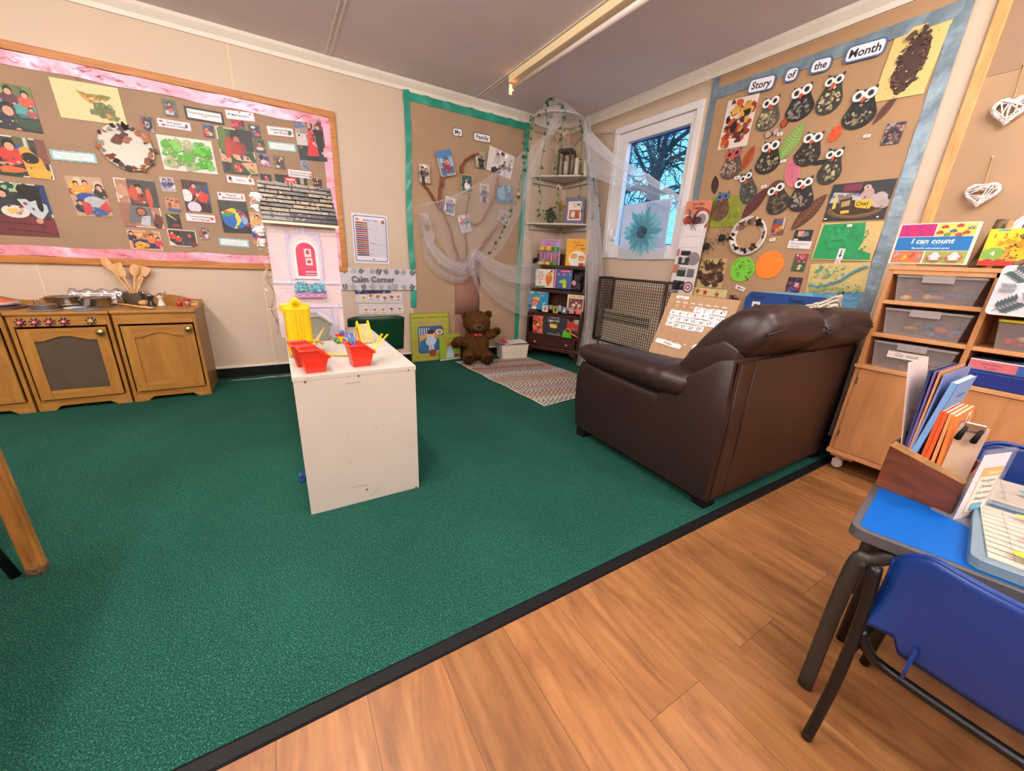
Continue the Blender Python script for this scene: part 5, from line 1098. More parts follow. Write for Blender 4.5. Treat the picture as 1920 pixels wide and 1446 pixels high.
utensil('darker wooden spoon standing upright in the tin bucket', (252, 496), .07, 'spoon', (BX - .01, BY), yt=-.06)
utensil('pale wooden spatula leaning right in the tin bucket', (266, 499), .08, 'flat', (BX - .015, BY + .01), yt=-.05)
utensil('wooden spatula leaning furthest right in the tin bucket', (276, 501), .07, 'flat', (BX - .02, BY - .015), yt=-.05)
def mill(label, x, y, col, ang):
 T = thing('toy_pepper_mill', label, 'pepper mill', (x, y, KT))
 MB().lathe([(0, 0), (.024, 0), (.025, .006), (.02, .012), (.013, .035), (.013, .045), (.02, .062), (.021, .068), (0, .07)], n=20).build('body', mat('mill' + col, col, .35), T, smooth=True, local=True)
 m = MB().lathe([(.019, .068), (.017, .075), (.006, .080), (.004, .086), (0, .087)], n=16); m.tube([(0, 0, .084), (.036 * math.cos(ang), .036 * math.sin(ang), .084), (.036 * math.cos(ang), .036 * math.sin(ang), .10)], .0035, 6)
 m.build('crank', STEEL, T, smooth=True, local=True)
mill('black toy pepper mill beside the tin bucket', -3.612, -.17, '#20242c', 2.8); mill('white toy pepper mill beside the black one', -3.562, -.16, '#ddd0c4', -.3)
m = MB().ell((-3.66, -.13, KT + .018), (.03, .022, .018), 14, M=Matrix.Rotation(.5, 4, 'Z')); tag(m.build('wooden_scoop', SPW, smooth=True), 'small curved wooden scoop between bucket and black mill', 'scoop')
m = MB().tube([(-3.80, -.215, KT + .026), (-3.72, -.25, KT + .02), (-3.66, -.30, KT + .014), (-3.60, -.345, KT + .010), (-3.565, -.365, KT + .009)], [.005, .007, .010, .013, .008], 10, flat=.6)
tag(m.build('wooden_spatula', SPW, smooth=True), 'wooden spatula lying across cooker and cupboard tops', 'utensil')
m = MB().lathe([(0, 0), (.016, 0), (.016, .026), (.011, .031), (.011, .036), (.003, .038), (.002, .05), (0, .05)], (-3.458, -.20, KT), 16); tag(m.build('toy_ketchup_bottle', mat('toy_red', '#c42430', .35), smooth=True), 'small red toy sauce bottle on the right toy cupboard', 'toy bottle')
T = thing('toy_ice_cup', 'tapered toy cup with a red lid on the right toy cupboard', 'toy cup', (-3.415, -.19, KT))
MB().lathe([(0, 0), (.012, 0), (.02, .035), (0, .036)], n=16).build('cup', mat('pinkish_cup', '#b88a88', .3), T, smooth=True, local=True)
MB().lathe([(.021, .035), (.021, .046), (.017, .05), (0, .05)], n=16).build('lid', MATS['toy_red'], T, smooth=True, local=True)
m = MB().box(-3.40, -3.36, -.19, -.10, KT, KT + .018); m.tube([(-3.40, -.14, KT + .022), (-3.365, -.17, KT + .026)], .007, 8); tag(m.build('wooden_block', SPW, bevel=.003), 'small wooden block at the back corner of the right toy cupboard', 'block')
m = MB().prism([(-4.44, .004), (-4.405, .004), (-4.37, .36), (-4.40, .36)], -.02, 0, M=Matrix(((1, 0, 0, 0), (0, 0, 1, -.44), (0, 1, 0, 0), (0, 0, 0, 1))))
tag(m.build('folded_card', mat('pale_green_card', '#b4cca8', .6)), 'pale green card leaning on the left toy cupboard at the picture edge', 'card')

# ---------------------------------------------------------------- white storage unit
WHT = mat('white_laminate', '#bfb9b0', .38, var=.02, vs=5)
ux0, ux1, uy0, uy1, uz = -2.838, -2.392, -2.215, -1.225, .59
U = thing('storage_unit', 'low white storage unit with red bins and toys on top', 'storage unit', ((ux0 + ux1) / 2, (uy0 + uy1) / 2, .004))
MB().box(ux0 - .003, ux1 + .003, uy0 - .001, uy1 + .001, uz - .018, uz).build('top_panel', WHT, U, bevel=.0015)
e = MB().box(ux0, ux1, uy0, uy0 + .018, .004, uz - .0182); EP = e.build('end_panel', WHT, U, bevel=.0015)
MB().box(ux0, ux1, uy1 - .018, uy1, .004, uz - .0182).build('end_panel', WHT, U, bevel=.0015)
MB().box(ux1 - .012, ux1 - .002, uy0 + .018, uy1 - .018, .03, uz - .02).build('back_panel', WHT, U)
MB().box(ux0, ux1 - .012, uy0 + .018, uy1 - .018, .03, .048).build('bottom_panel', WHT, U)
for i in (1, 2): y = uy0 + (uy1 - uy0) * i / 3; MB().box(ux0 + .002, ux1 - .012, y - .008, y + .008, .048, uz - .02).build('divider', WHT, U)
for px, py in ((572, 717), (672, 705), (766, 694), (586, 966), (688, 918), (780, 914)):
 p = aY(px, py, uy0); MB().lathe([(.0045, 0), (.0042, .0012), (0, .0008)], (p.x, uy0, p.z), 12, axis='y').build('screw_cap', mat('screw_grey', '#6a655e', .3, .7), EP)
sc = MB()
for a, b in (((648, 720), (676, 716)), ((652, 812), (655, 810)), ((703, 800), (707, 802)), ((718, 799), (720, 797)), ((654, 868), (661, 865)), ((660, 914), (690, 909)), ((696, 930), (712, 914)), ((650, 720), (654, 719))):
 p, q = aY(*a, uy0), aY(*b, uy0); sc.tube([(p.x, uy0 - .0002, p.z), (q.x, uy0 - .0002, q.z)], .0009, 4)
sc.build('scuff_mark', mat('scuff', '#7c746a', .8), EP)
GT = mat('pale_green_plastic', '#b3c2a4', .35, var=.04)
for i, y in enumerate((uy0 + .185, (uy0 + uy1) / 2, uy1 - .185)):
 for j, z in enumerate((.30, .055)):
  T = thing('storage_tray', ('upper' if j == 0 else 'lower') + ' pale green tray in the ' + ('near', 'middle', 'far')[i] + ' bay of the white unit', 'tray', (-2.63, y, z))
  m = MB(); h_ = .235 if j == 0 else .21; w2 = .145
  m.hexa([(-.19, -w2 * .9, 0), (.19, -w2 * .9, 0), (.19, w2 * .9, 0), (-.19, w2 * .9, 0)], [(-.2, -w2, h_), (.2, -w2, h_), (.2, w2, h_), (-.2, w2, h_)]); m.f.pop(1); m.c.pop(1); m.m.pop(1)
  m.build('tub', GT if j == 0 else mat('lime_plastic', '#a4c04c', .35) if i == 0 else GT, T, solid=.003, local=True)
  MB().tube([(-.2, -w2, h_), (.2, -w2, h_), (.2, w2, h_), (-.2, w2, h_)], .004, 6, closed=True).build('rim', GT, T, local=True)
m = MB().ell((-2.852, -2.16, .145), (.012, .02, .016), 10, noise=.2, seed=3); m.ell((-2.856, -2.175, .17), (.01, .012, .012), 8); m.tube([(-2.845, -2.15, .15), (-2.80, -2.13, .16)], .006, 6)
tag(m.build('blue_toy', mat('blue_fabric', '#1c3f8c', .7), smooth=True), 'small blue cloth toy poking out of the near lower bay of the white unit', 'toy')
a = Art(.08, .05, '#e8e6e2'); [a.r(.2, .2 + .22 * i, .8, .3 + .22 * i, '#33323a') for i in range(3)]
o = put_local(a.mb, 'name_label', MT((-2.80, -1.47, uz), rz=.1)); tag(o, 'small white printed label on the far left of the white unit top', 'label')
a = Art(.07, .022, '#d8d4cc', .0006); a.r(.02, .06, .98, .94, '#5a5a60'); a.r(.04, .12, .96, .88, '#dedad4'); o = put_local(a.mb, 'name_label', MT((-2.452, -1.86, uz), rz=.1)); tag(o, 'small outlined label near the right edge of the white unit top', 'label')

def tub(w0, d0, w1, d1, h, lo, m, T, th=.003, lip=.007):
 """scoop bin opening towards +x: the front edge is lower"""
 def ring(k, z, e=0):
  a = w0 + (w1 - w0) * k + e; b = d0 + (d1 - d0) * k + e; return [(-a / 2, -b / 2), (a * .12, -b / 2), (a / 2, -b / 2), (a / 2, b / 2), (a * .12, b / 2), (-a / 2, b / 2)]
 hs = [h, h, lo, lo, h, h]; g = MB(); n_ = 6
 b = [(x, y, 0) for x, y in ring(0, 0)]; t = [(x, y, hs[i]) for i, (x, y) in enumerate(ring(1, h))]
 g.add(b + t, [tuple(range(6))[::-1]] + [(i, (i + 1) % 6, 6 + (i + 1) % 6, 6 + i) for i in range(6)])
 g.build('bin_body', m, T, solid=th, local=True)
 MB().tube([(x, y, hs[i]) for i, (x, y) in enumerate(ring(1, h, lip))], lip * .8, 6, closed=True).build('rim', m, T, local=True)
RP = mat('red_plastic', '#d8301c', .32, var=.04, coat=.1); GP = mat('grey_plastic', '#84887c', .45, var=.03)
def bin_(label, x, y, rz, s=1, m=RP, name='scoop_bin'):
 T = thing(name, label, 'bin', (x, y, uz), rz); tub(.062 * s, .056 * s, .088 * s, .078 * s, .088 * s, .058 * s, m, T); return T
bin_('red plastic scoop bin nearest the front left of the white unit', -2.762, -2.155, .12)
bin_('red plastic scoop bin partly hidden behind the front left one', -2.785, -2.055, .10)
bin_('red plastic scoop bin on the right with a blue toy in it', -2.592, -2.125, .10, 1.0)
bin_('grey plastic scoop bin behind the yellow case', -2.705, -1.56, .1, 1.45, GP, 'grey_bin')
YP = mat('yellow_plastic', '#e8b80c', .38, var=.04)
T = thing('toy_case', 'tall yellow plastic case standing on end on the white unit', 'case', (-2.79, -1.86, uz), .03)
MB().prism(rrect(-.047, .047, -.07, .07, .02), .012, .205).build('case_shell', YP, T, bevel=.008, seg=3, local=True)
m = MB()
for x in (-.014, .0, .014): m.prism(rrect(x - .004, x + .004, -.074, .074, .003), .02, .202)
m.build('rib', YP, T, bevel=.002, local=True)
m = MB().prism([(-.032, .198), (-.02, .228), (-.01, .242), (.01, .242), (.02, .228), (.032, .198), (.012, .198), (.006, .222), (-.006, .222), (-.012, .198)], -.03, .03, M=Matrix(((1, 0, 0, 0), (0, 0, -1, 0), (0, 1, 0, 0), (0, 0, 0, 1)))); m.build('handle', YP, T, bevel=.006, seg=3, local=True)
m = MB().prism(rrect(-.058, .05, -.02, .05, .006), .185, .215); m.build('latch', YP, T, bevel=.005, local=True)
m = MB().prism(rrect(-.02, .035, -.07, .06, .01), 0, .014); m.build('foot', YP, T, bevel=.004, local=True)
def tongs(label, p, q, r=.0035, mt=YP, name='toy_tongs'):
 m = MB(); p, q = Vector(p), Vector(q); s = (q - p).cross(Vector((0, 0, 1))).normalized() * .008; mid = (p + q) / 2
 for k in (-1, 1): m.tube([p, mid + s * k, q + s * k * 1.6], [r, r, r * 1.6], 6, flat=.5)
 m.ell(p, r * 1.8, 8); tag(m.build(name, mt, smooth=True), label, 'toy tongs')
tongs('yellow toy tongs lying between the left bins and the right bin', (-2.60, -1.98, uz + .006), (-2.75, -1.90, uz + .012), .0045)
tongs('second yellow toy tongs beside the left bins', (-2.70, -1.80, uz + .03), (-2.755, -1.99, uz + .085), .004)
tongs('yellow toy tongs standing out of the right bin', (-2.53, -2.10, uz + .055), (-2.465, -2.02, uz + .10), .004)
tongs('blue toy tongs sticking out of the right bin', (-2.60, -2.12, uz + .06), (-2.622, -2.07, uz + .12), .005, mat('blue_plastic_toy', '#2c62b8', .4))
tag(MB().tube([(-2.745, -1.96, uz + .055), (-2.685, -1.80, uz + .10)], [.009, .005], 10).build('wooden_stick', SPW, smooth=True), 'thick wooden stick propped over the yellow tongs', 'stick')
# toy racing car seen from the front
T = thing('toy_car', 'small toy racing car in yellow, red and blue with a blue driver', 'toy car', (-2.595, -1.66, uz), .1)
MB().prism(rrect(-.02, .02, -.035, .035, .008), .008, .028).build('car_body', YP, T, bevel=.004, local=True)
MB().prism(rrect(-.030, .030, .01, .024, .003), .030, .042).build('spoiler', RP, T, bevel=.003, local=True)
MB().ell((0, .002, .05), .0125, 12).build('driver_head', mat('blue_plastic_toy', '#2c62b8', .4), T, smooth=True, local=True)
for sx in (-1, 1):
 for y in (-.024, .024): m = MB().lathe([(.011, -.006), (.012, 0), (.011, .006)], (sx * .029, y, .012), 14, axis='x'); m.build('wheel', mat('green_wheel', '#4c8a3c', .5), T, local=True)
m = MB(); [m.tube([(0, -.036, .018), (.010 * math.cos(a), -.037, .018 + .010 * math.sin(a))], .003, 5) for a in (0, 1.05, 2.1, 3.14, 4.2, 5.2)]; m.build('fan', MATS['blue_plastic_toy'], T, local=True)
# toy slide
T = thing('toy_slide', 'yellow toy slide with a wooden chute at the far right of the white unit', 'toy slide', (-2.495, -1.665, uz), .12)
side = [(-.075, 0), (-.055, .0), (-.02, .07), (.0, .075), (.03, .0), (.045, 0), (.012, .105), (-.008, .11)]
side = [(-.07, 0), (-.058, 0), (-.012, .078), (.004, .078), (.038, 0), (.05, 0), (.014, .098), (.0, .108), (-.014, .098)]
for x in (-.027, .027): MB().prism(side, -.003, .003, M=Matrix(((0, 0, 1, x), (1, 0, 0, 0), (0, 1, 0, 0), (0, 0, 0, 1)))).build('side_rail', YP, T, bevel=.001, local=True)
m = MB().hexa([(-.024, -.064, .004), (.024, -.064, .004), (.024, -.01, .088), (-.024, -.01, .088)], [(-.024, -.062, .008), (.024, -.062, .008), (.024, -.008, .092), (-.024, -.008, .092)]); m.build('chute', SPW, T, local=True)
m = MB().box(-.024, .024, .010, .013, .0, .085); m.build('steps', SPW, T, local=True)

# ---------------------------------------------------------------- dolls house
hx0, hx1, hy0, hy1, hz1 = -2.862, -2.556, -1.46, -1.27, 1.15
DH = thing('dolls_house', 'tall lilac dolls house with a grey brick patterned roof', 'dolls house', ((hx0 + hx1) / 2, (hy0 + hy1) / 2, uz))
LIL = mat('lilac_board', '#c6b5bc', .5, var=.03)
MB().box(hx0, hx0 + .008, hy0 + .007, hy1, uz, hz1).build('side_wall', LIL, DH); MB().box(hx1 - .008, hx1, hy0 + .007, hy1, uz, hz1).build('side_wall', LIL, DH)
MB().box(hx0 + .008, hx1 - .008, hy1 - .007, hy1, uz, hz1).build('back_wall', LIL, DH)
for z in (uz + .19, uz + .38): MB().box(hx0 + .008, hx1 - .008, hy0 + .008, hy1 - .007, z, z + .006).build('storey_floor', LIL, DH)
hw, hh = hx1 - hx0, hz1 - uz
A = Art(hw, hh, '#cbbac0', .006)
for i in range(34):
 A.r(0, i / 34, 1, i / 34 + .0018, '#bfadb5')
def hb(px, py): x, y = (px - 170) / 640., 1 - (py - 440) / 930.; return x, y
for y0_, y1_ in ((.50, .49), (.285, .275)): A.r(0, y1_, 1, y0_ + .012, '#c2bcd0'); A.r(0, y1_ - .006, 1, y1_, '#a8a4c0')
for x in (.25, .68): A.r(x, .51, x + .06, .93, '#b0adc6'); A.r(x + .045, .51, x + .052, .93, '#a8a8c8')
def archp(cx, cy, r_, n_=16): return [(cx + r_ * math.cos(PI * k / n_), cy + r_ * hw / hh * math.sin(PI * k / n_)) for k in range(n_ + 1)]
A.p(archp(.5, .79, .25) + [(.25, .53), (.75, .53)], '#b0adc6'); A.p(archp(.5, .79, .21) + [(.29, .53), (.71, .53)], '#cbbac0'); A.r(.48, .91, .525, .97, '#c0bcd8')
A.p(archp(.51, .77, .17) + [(.34, .53), (.68, .53)], '#dbd0d2'); A.p(archp(.51, .765, .14) + [(.37, .555), (.65, .555)], '#c23c5a')
A.p(archp(.51, .765, .14)[:9] + [(.51, .76)], '#b03350')
A.r(.49, .72, .59, .79, '#d8b8b8'); A.e(.54, .76, .03, .02, '#9a4858'); A.r(.50, .65, .60, .71, '#d8b8b8'); A.e(.55, .68, .03, .015, '#7a4858'); A.r(.48, .565, .65, .60, '#c898a8'); A.r(.48, .575, .65, .585, '#6a3048')
for i in range(60):
 r2 = random.Random(i); A.e(.29 + r2.random() * .46, .415 + r2.random() * (.03 + .045 * abs(math.sin(r2.random() * 6))), .018, .011, r2.choice(['#5a9cb0', '#3f7f98', '#78b4c0', '#4a70a0']), 0, .4, 7)
for x, y in ((.38, .46), (.64, .455)): [A.e(x + random.Random(i).uniform(-.07, .07), y + random.Random(i + 50).uniform(-.03, .04), .02, .012, ['#5a9cb0', '#4a88a0', '#78b4c0'][i % 3], 0, .4, 7) for i in range(22)]
A.r(.29, .362, .76, .405, '#6a4a80'); A.r(.295, .367, .755, .40, '#c890b8')
for i in range(4): x = .30 + .115 * i; A.line([(x, .37), (x + .105, .397)], .004, '#6a3c70'); A.line([(x, .397), (x + .105, .37)], .004, '#6a3c70')
A.p(archp(.58, .12, .25) + [(.33, 0), (.83, 0)], '#b0adc6'); A.p(archp(.58, .12, .2) + [(.38, 0), (.78, 0)], '#c8b8c0'); A.r(.83, .0, .88, .27, '#b0adc6'); A.r(.28, .0, .33, .27, '#b0adc6')
for x, y in ((.05, .985), (.95, .97), (.94, .30), (.3, .88)): A.e(x, y, .011, .007, '#8a8284'); A.e(x, y, .005, .0035, '#c8c0c0')
o = A.mb.build('front_panel', PRINT, DH, local=True); o.location = (0, hy0 + .006 - (hy0 + hy1) / 2, hh / 2); o.rotation_euler = (R(90), 0, 0)
# roof: two slopes, the front one with a printed brick pattern
ey, rz_, ry = -1.49, 1.325, -1.32
Lr = math.hypot(ry - ey, rz_ - 1.15); A = Art(.325, Lr, '#2e2a26', .004); rnd = random.Random(12)
rows = 9
for i in range(rows):
 x = -.1 * rnd.random()
 while x < 1:
  w_ = rnd.uniform(.25, .55); c_ = rnd.choice(['#7c756b', '#857966', '#6e6b6a', '#8d7e66', '#5a5856', '#77736b'])
  if i < 2: c_ = rnd.choice(['#333336', '#6f6d6c', '#434247'])
  A.p([(max(0, x + .008), (i + .14) / rows), (min(1, x + w_ - .008), (i + .12) / rows + rnd.uniform(-.005, .005)), (min(1, x + w_ - .008), (i + .86) / rows), (max(0, x + .008), (i + .9) / rows)], c_)
  if x > -.2 and x + w_ < 1.1: A.blobs(6, rnd.random(), ['#8f887c', '#45433f', '#746e66', '#2e2c2c'], (.02, .05), (max(0, x + .02), (i + .25) / rows, min(1, x + w_ - .02), (i + .75) / rows), .5, .5)
  x += w_
an = math.atan2(rz_ - 1.15, ry - ey)
o = A.mb.build('roof_front', PRINT, DH, local=True); o.location = (0, (ey + ry) / 2 - (hy0 + hy1) / 2, (1.15 + rz_) / 2 - uz); o.rotation_euler = (an, 0, 0)
m = MB().hexa([(hx0 - .01, ry, rz_ - .004), (hx1 + .01, ry, rz_ - .004), (hx1 + .01, hy1 + .02, 1.15), (hx0 - .01, hy1 + .02, 1.15)], [(hx0 - .01, ry, rz_ + .001), (hx1 + .01, ry, rz_ + .001), (hx1 + .01, hy1 + .024, 1.154), (hx0 - .01, hy1 + .024, 1.154)]); m.build('roof_back', LIL, DH)
m = MB(); [m.prism([(hy0, 1.15), (hy1, 1.15), (ry, rz_ - .008)], 0, .006, M=Matrix(((0, 0, 1, x), (1, 0, 0, 0), (0, 1, 0, 0), (0, 0, 0, 1)))) for x in (hx0, hx1 - .006)]; m.build('gable', LIL, DH)
MB().box(hx0 - .012, hx1 + .012, ey - .004, ey + .004, 1.138, 1.15).build('eaves_board', mat('eaves', '#cfc0a8', .6), DH)
# tinsel and raffia threads down the left edge
m = MB(); rnd = random.Random(8)
for i in range(90):
 z = rnd.uniform(uz + .0, 1.34); x = hx0 - .012 - .012 * (z > 1.1) + rnd.uniform(-.006, .006); y = hy0 + rnd.uniform(-.02, .05)
 m.tube([(x, y, z), (x + rnd.uniform(-.025, .01), y + rnd.uniform(-.02, .02), z + rnd.uniform(-.02, .02)), (x + rnd.uniform(-.035, .012), y + rnd.uniform(-.03, .02), z + rnd.uniform(-.03, .03))], .0012, 3)
o = m.build('tinsel_threads', mat('pale_raffia', '#dcc8b8', .4, .3), None); tag(o, 'pale tinsel and raffia threads down the left edge of the dolls house', 'tinsel', kind='stuff')
m = MB().grid(lambda u, v: (hx0 - .014 + .01 * math.sin(v * 21), hy0 - .01 + .06 * u + .006 * math.sin(v * 33), uz + .02 + (hz1 - uz - .02) * v), 4, 50); tag(m.build('paper_ribbon', mat('brown_tissue', '#a88468', .6, var=.25, vs=20, bump=.8), smooth=True, solid=.001), 'crinkled brownish ribbon hanging along the left side of the dolls house', 'ribbon')
for z, s_, lab in ((1.245, .022, 'topmost'), (1.20, .018, 'second'), (1.10, .024, 'third'), (1.05, .02, 'lowest')):
 tag(MB().ell((hx0 - .025, hy0 - .01, z), (s_, .006, s_ * .9), 8, noise=.4, seed=int(z * 100)).build('foil_scrap', mat('silver_foil', '#d8d4d4', .22, .8)), lab + ' shiny foil scrap down the left corner of the dolls house roof', 'foil scrap')
m = MB(); rnd = random.Random(18)
for k in range(5):
 x, y = rnd.uniform(-3.32, -2.95), rnd.uniform(-.16, -.06); p = [(x, y, .007)]
 for j in range(8): x += rnd.uniform(.02, .05); y += rnd.uniform(-.012, .012); p.append((x, y, .007))
 m.tube(p, .0012, 3)
tag(m.build('loose_threads', MATS['pale_raffia']), 'pale loose threads lying on the carpet by the left wall', 'thread', kind='stuff')

# two small plastic chairs behind the unit
def poly_chair(name, label, x, y, rz, col, w=.38, h=.61, seat=.33, legc='#1c1d22', M=None):
 T = thing(name, label, 'chair', (x, y, .004), rz) ; m_ = mat('chair' + col, col, .38, var=.04)
 g = MB().grid(lambda u, v: ((u - .5) * w * (1 - .0 * v), -.06 * v + .035 * (2 * (u - .5)) ** 2, seat + .02 + (h - seat - .02) * v - .02 * (abs(2 * (u - .5)) ** 6) * (v > .9)), 14, 8)
 g.build('backrest', m_, T, smooth=True, solid=.006, bevel=0, local=True)
 g = MB().grid(lambda u, v: ((u - .5) * w * .96, .0 + .33 * v, seat + .03 * (2 * (u - .5)) ** 2 * .5 + .02 * (1 - v) ** 4 - .015 * v ** 6), 12, 8); g.build('seat', m_, T, smooth=True, solid=.006, local=True)
 lm = mat('chair_leg_steel' + legc, legc, .35, .4)
 for sx in (-1, 1):
  MB().tube([(sx * w * .40, .04, seat - .01), (sx * w * .46, -.04, 0)], .011, 8).build('leg', lm, T, smooth=True, local=True)
  MB().tube([(sx * w * .40, .26, seat - .01), (sx * w * .46, .33, 0)], .011, 8).build('leg', lm, T, smooth=True, local=True)
 MB().tube([(-w * .4, .26, seat - .012), (w * .4, .26, seat - .012)], .009, 8).build('cross_tube', lm, T, smooth=True, local=True)
 return T
poly_chair('childrens_chair', 'dark green plastic chair behind the white unit', -2.278, -.93, 0, '#0c3a22', .385, .615, .33)
poly_chair('childrens_chair', 'red plastic chair just behind the green one, only its edge showing', -2.215, -.68, 0, '#a01820', .385, .50, .28)

# ---------------------------------------------------------------- corner bookcase
DW = wood('dark_mahogany', '#25110d', '#4a241a', (2, 12, 12), 3, .35)
DV = wood('dark_mahogany_side', '#25110d', '#45211a', (10, 10, 1.5), 3, .35)
dd = Vector((-.506, .862, 0)); Pr = Vector((-.15, -.67, 0)); BW = .625; Ol = Pr + dd * BW
BK = Matrix(((.506, 0, -.862, Ol.x), (-.862, 0, -.506, Ol.y), (0, 1, 0, 0), (0, 0, 0, 1)))
C_ = thing('bookcase', 'small dark wooden bookcase standing across the room corner', 'bookcase', tuple(BK @ Vector((BW / 2, .004, -.06))))
def bkb(name, x0, x1, y0, y1, z0, z1, m=DW, p=C_, **k): g = MB().box(x0, x1, y0, y1, z0, z1, M=BK); return g.build(name, m, p, **k)
for x in (0, BW - .018):
 g = MB().prism([(-.11, .10), (.03, .10), (.03, .26), (.022, .30), (.022, .50), (.012, .54), (.012, .74), (.0, .78), (.0, 1.0), (-.03, 1.06), (-.08, 1.075), (-.11, 1.06)], x, x + .018, M=BK @ Matrix(((0, 0, 1, 0), (0, 1, 0, 0), (1, 0, 0, 0), (0, 0, 0, 1)))); g.build('side_panel', DV, C_, bevel=.003)
bkb('back_panel', .018, BW - .018, .10, 1.12, -.11, -.102)
for y, z in ((.985, .004), (.735, .014), (.485, .024), (.255, .032)): bkb('shelf', .018, BW - .018, y, y + .015, -.102, z, bevel=.003); bkb('shelf_lip', .018, BW - .018, y - .012, y + .022, z, z + .008, bevel=.002)
dr = bkb('drawer', .03, BW - .03, .145, .245, .0, .036, bevel=.003)
for px, py in ((1002.5, 640), (1061.5, 648)):
 x, y = on(BK, px, py, .04); g = MB().lathe([(.004, 0), (.009, .008), (.007, .014), (0, .016)], n=12, M=BK @ Matrix.Translation((x, y, .034))); g.build('drawer_knob', mat('white_knob', '#e8e0d8', .3), dr, smooth=True)
bkb('base_moulding', -.008, BW + .008, .095, .14, -.11, .042, bevel=.006)
for x in (.0, BW - .09):
 g = MB().prism([(0, 0), (.03, 0), (.045, .05), (.09, .075), (.09, .095), (0, .095)] if x == 0 else [(.09, 0), (.06, 0), (.045, .05), (0, .075), (0, .095), (.09, .095)], .01, .034, M=BK @ Matrix.Translation((x, .004, 0))); g.build('foot', DW, C_, bevel=.003)
 g = MB().box(x + (.0 if x == 0 else .07), x + (.02 if x == 0 else .09), .004, .099, -.10, -.08, M=BK); g.build('foot', DW, C_)

def book(label, q, bgc, draw, Mx=BK, d=.0, th=.012, rot=None, name='picture_book', cat='book', lean=0, group=None):
 c = [Vector(on(Mx, q[i], q[i + 1], d + th)) for i in (0, 2, 4, 6)]; m = sum(c, Vector((0, 0))) / 4
 w = ((c[1] - c[0]).length + (c[2] - c[3]).length) / 2; h = ((c[0] - c[3]).length + (c[1] - c[2]).length) / 2
 a = (c[1] - c[0]) + (c[2] - c[3]); r_ = math.atan2(a.y, a.x) if rot is None else rot
 B_ = thing(name, label, cat, M=Mx @ Matrix.Translation((m.x, m.y, d)) @ Matrix.Rotation(r_, 4, 'Z'), group=group)
 MB().box(-w / 2 + .002, w / 2 - .003, -h / 2 + .002, h / 2 - .002, .0012, th - .002).build('pages', mat('book_pages', '#e6dcc4', .8, var=.06, vs=200), B_, local=True)
 a = Art(w, h, bgc, .002)
 if draw: draw(a)
 o = a.mb.build('front_cover', PRINT, B_, local=True); o.location.z = th - .002
 MB().box(-w / 2, w / 2, -h / 2, h / 2, 0, .0012, col=bgc).build('back_cover', PRINT, B_, local=True)
 MB().box(-w / 2 - .0014, -w / 2 + .0012, -h / 2, h / 2, 0, th, col=bgc).build('spine', PRINT, B_, local=True)
 return B_
def q4_(x0, y0, x1, y1, dy=.0): return tuple(c for x, y in ((x0, y0), (x1, y0 + dy), (x1, y1 + dy), (x0, y1)) for c in (980 + x / 10.33, 420 + y / 10.33))
def q5_(x0, y0, x1, y1, dy=.0): return tuple(c for x, y in ((x0, y0), (x1, y0 + dy), (x1, y1 + dy), (x0, y1)) for c in (980 + x / 9.036, 540 + y / 9.036))
def b1(a): a.t('A Little Princess Story', .55, .93, .045, '#4a2a5a', True, maxw=.8); a.t('I Want A', .5, .80, .09, '#a8204c', True, maxw=.75); a.t('Sister!', .5, .67, .09, '#a8204c', True, maxw=.6); a.e(.6, .3, .25, .2, '#e0a0b0'); a.e(.9, .32, .05, .08, '#8a2840')
book('lilac storybook reading I Want A Sister on top of the bookcase', q4_(335, 290, 722, 800, 12), '#b890c0', b1, rot=0, d=-.05)
def b2(a):
 a.t('I am TOO', .45, .87, .05, '#4a3414', True, .1, maxw=.5); a.t('absolutely', .6, .77, .06, '#5a3c14', True, .1, maxw=.6); a.t('small for', .4, .68, .045, '#b8742c', True, .1); a.t('school', .78, .64, .06, '#5a3c14', True, .1, maxw=.4); a.e(.55, .26, .42, .30, '#e8e4d4')
 for x, y, c_ in ((.38, .3, '#d8a060'), (.74, .22, '#c8803c')): a.e(x, y + .06, .15, .09, '#3c2c20', 0, .05); a.e(x, y + .06, .135, .08, '#e0ac80'); a.e(x, y + .12, .13, .05, c_, 0, .2); a.e(x - .05, y + .06, .012, .008, '#222'); a.e(x + .05, y + .06, .012, .008, '#222')
 a.r(.28, .0, .5, .2, '#e8e8e4'); a.r(.64, .0, .86, .12, '#b83028')
book('orange storybook with two drawn children on top of the bookcase', (1065, 447.5, 1103, 448, 1100, 499.5, 1058, 498.5), '#e8a428', b2, d=-.05)
def b3(a): [a.t(s, .3, y, .075, c_, True, maxw=.5) for s, y, c_ in (("CAN'T", .82, '#5a4a44'), ('CATCH', .70, '#5a4a44'), ('BE THE', .59, '#5a4a44'), ('BEAR', .45, '#a83c28'))]; a.e(.74, .5, .18, .28, '#c8702c', .15, .1); a.e(.76, .74, .11, .12, '#d08438'); a.e(.71, .7, .06, .1, '#e09a50'); a.r(0, .02, .55, .10, '#4a8a3c'); a.e(.25, .28, .04, .07, '#7a6a68'); a.e(.88, .9, .07, .06, '#4a5a28'); a.p([(.6, .3), (.7, .1), (.8, .12), (.75, .3)], '#b8642c')
book('white storybook with an orange bear on the second shelf', q4_(250, 868, 598, 1225, 15), '#dccfc2', b3, d=.0)
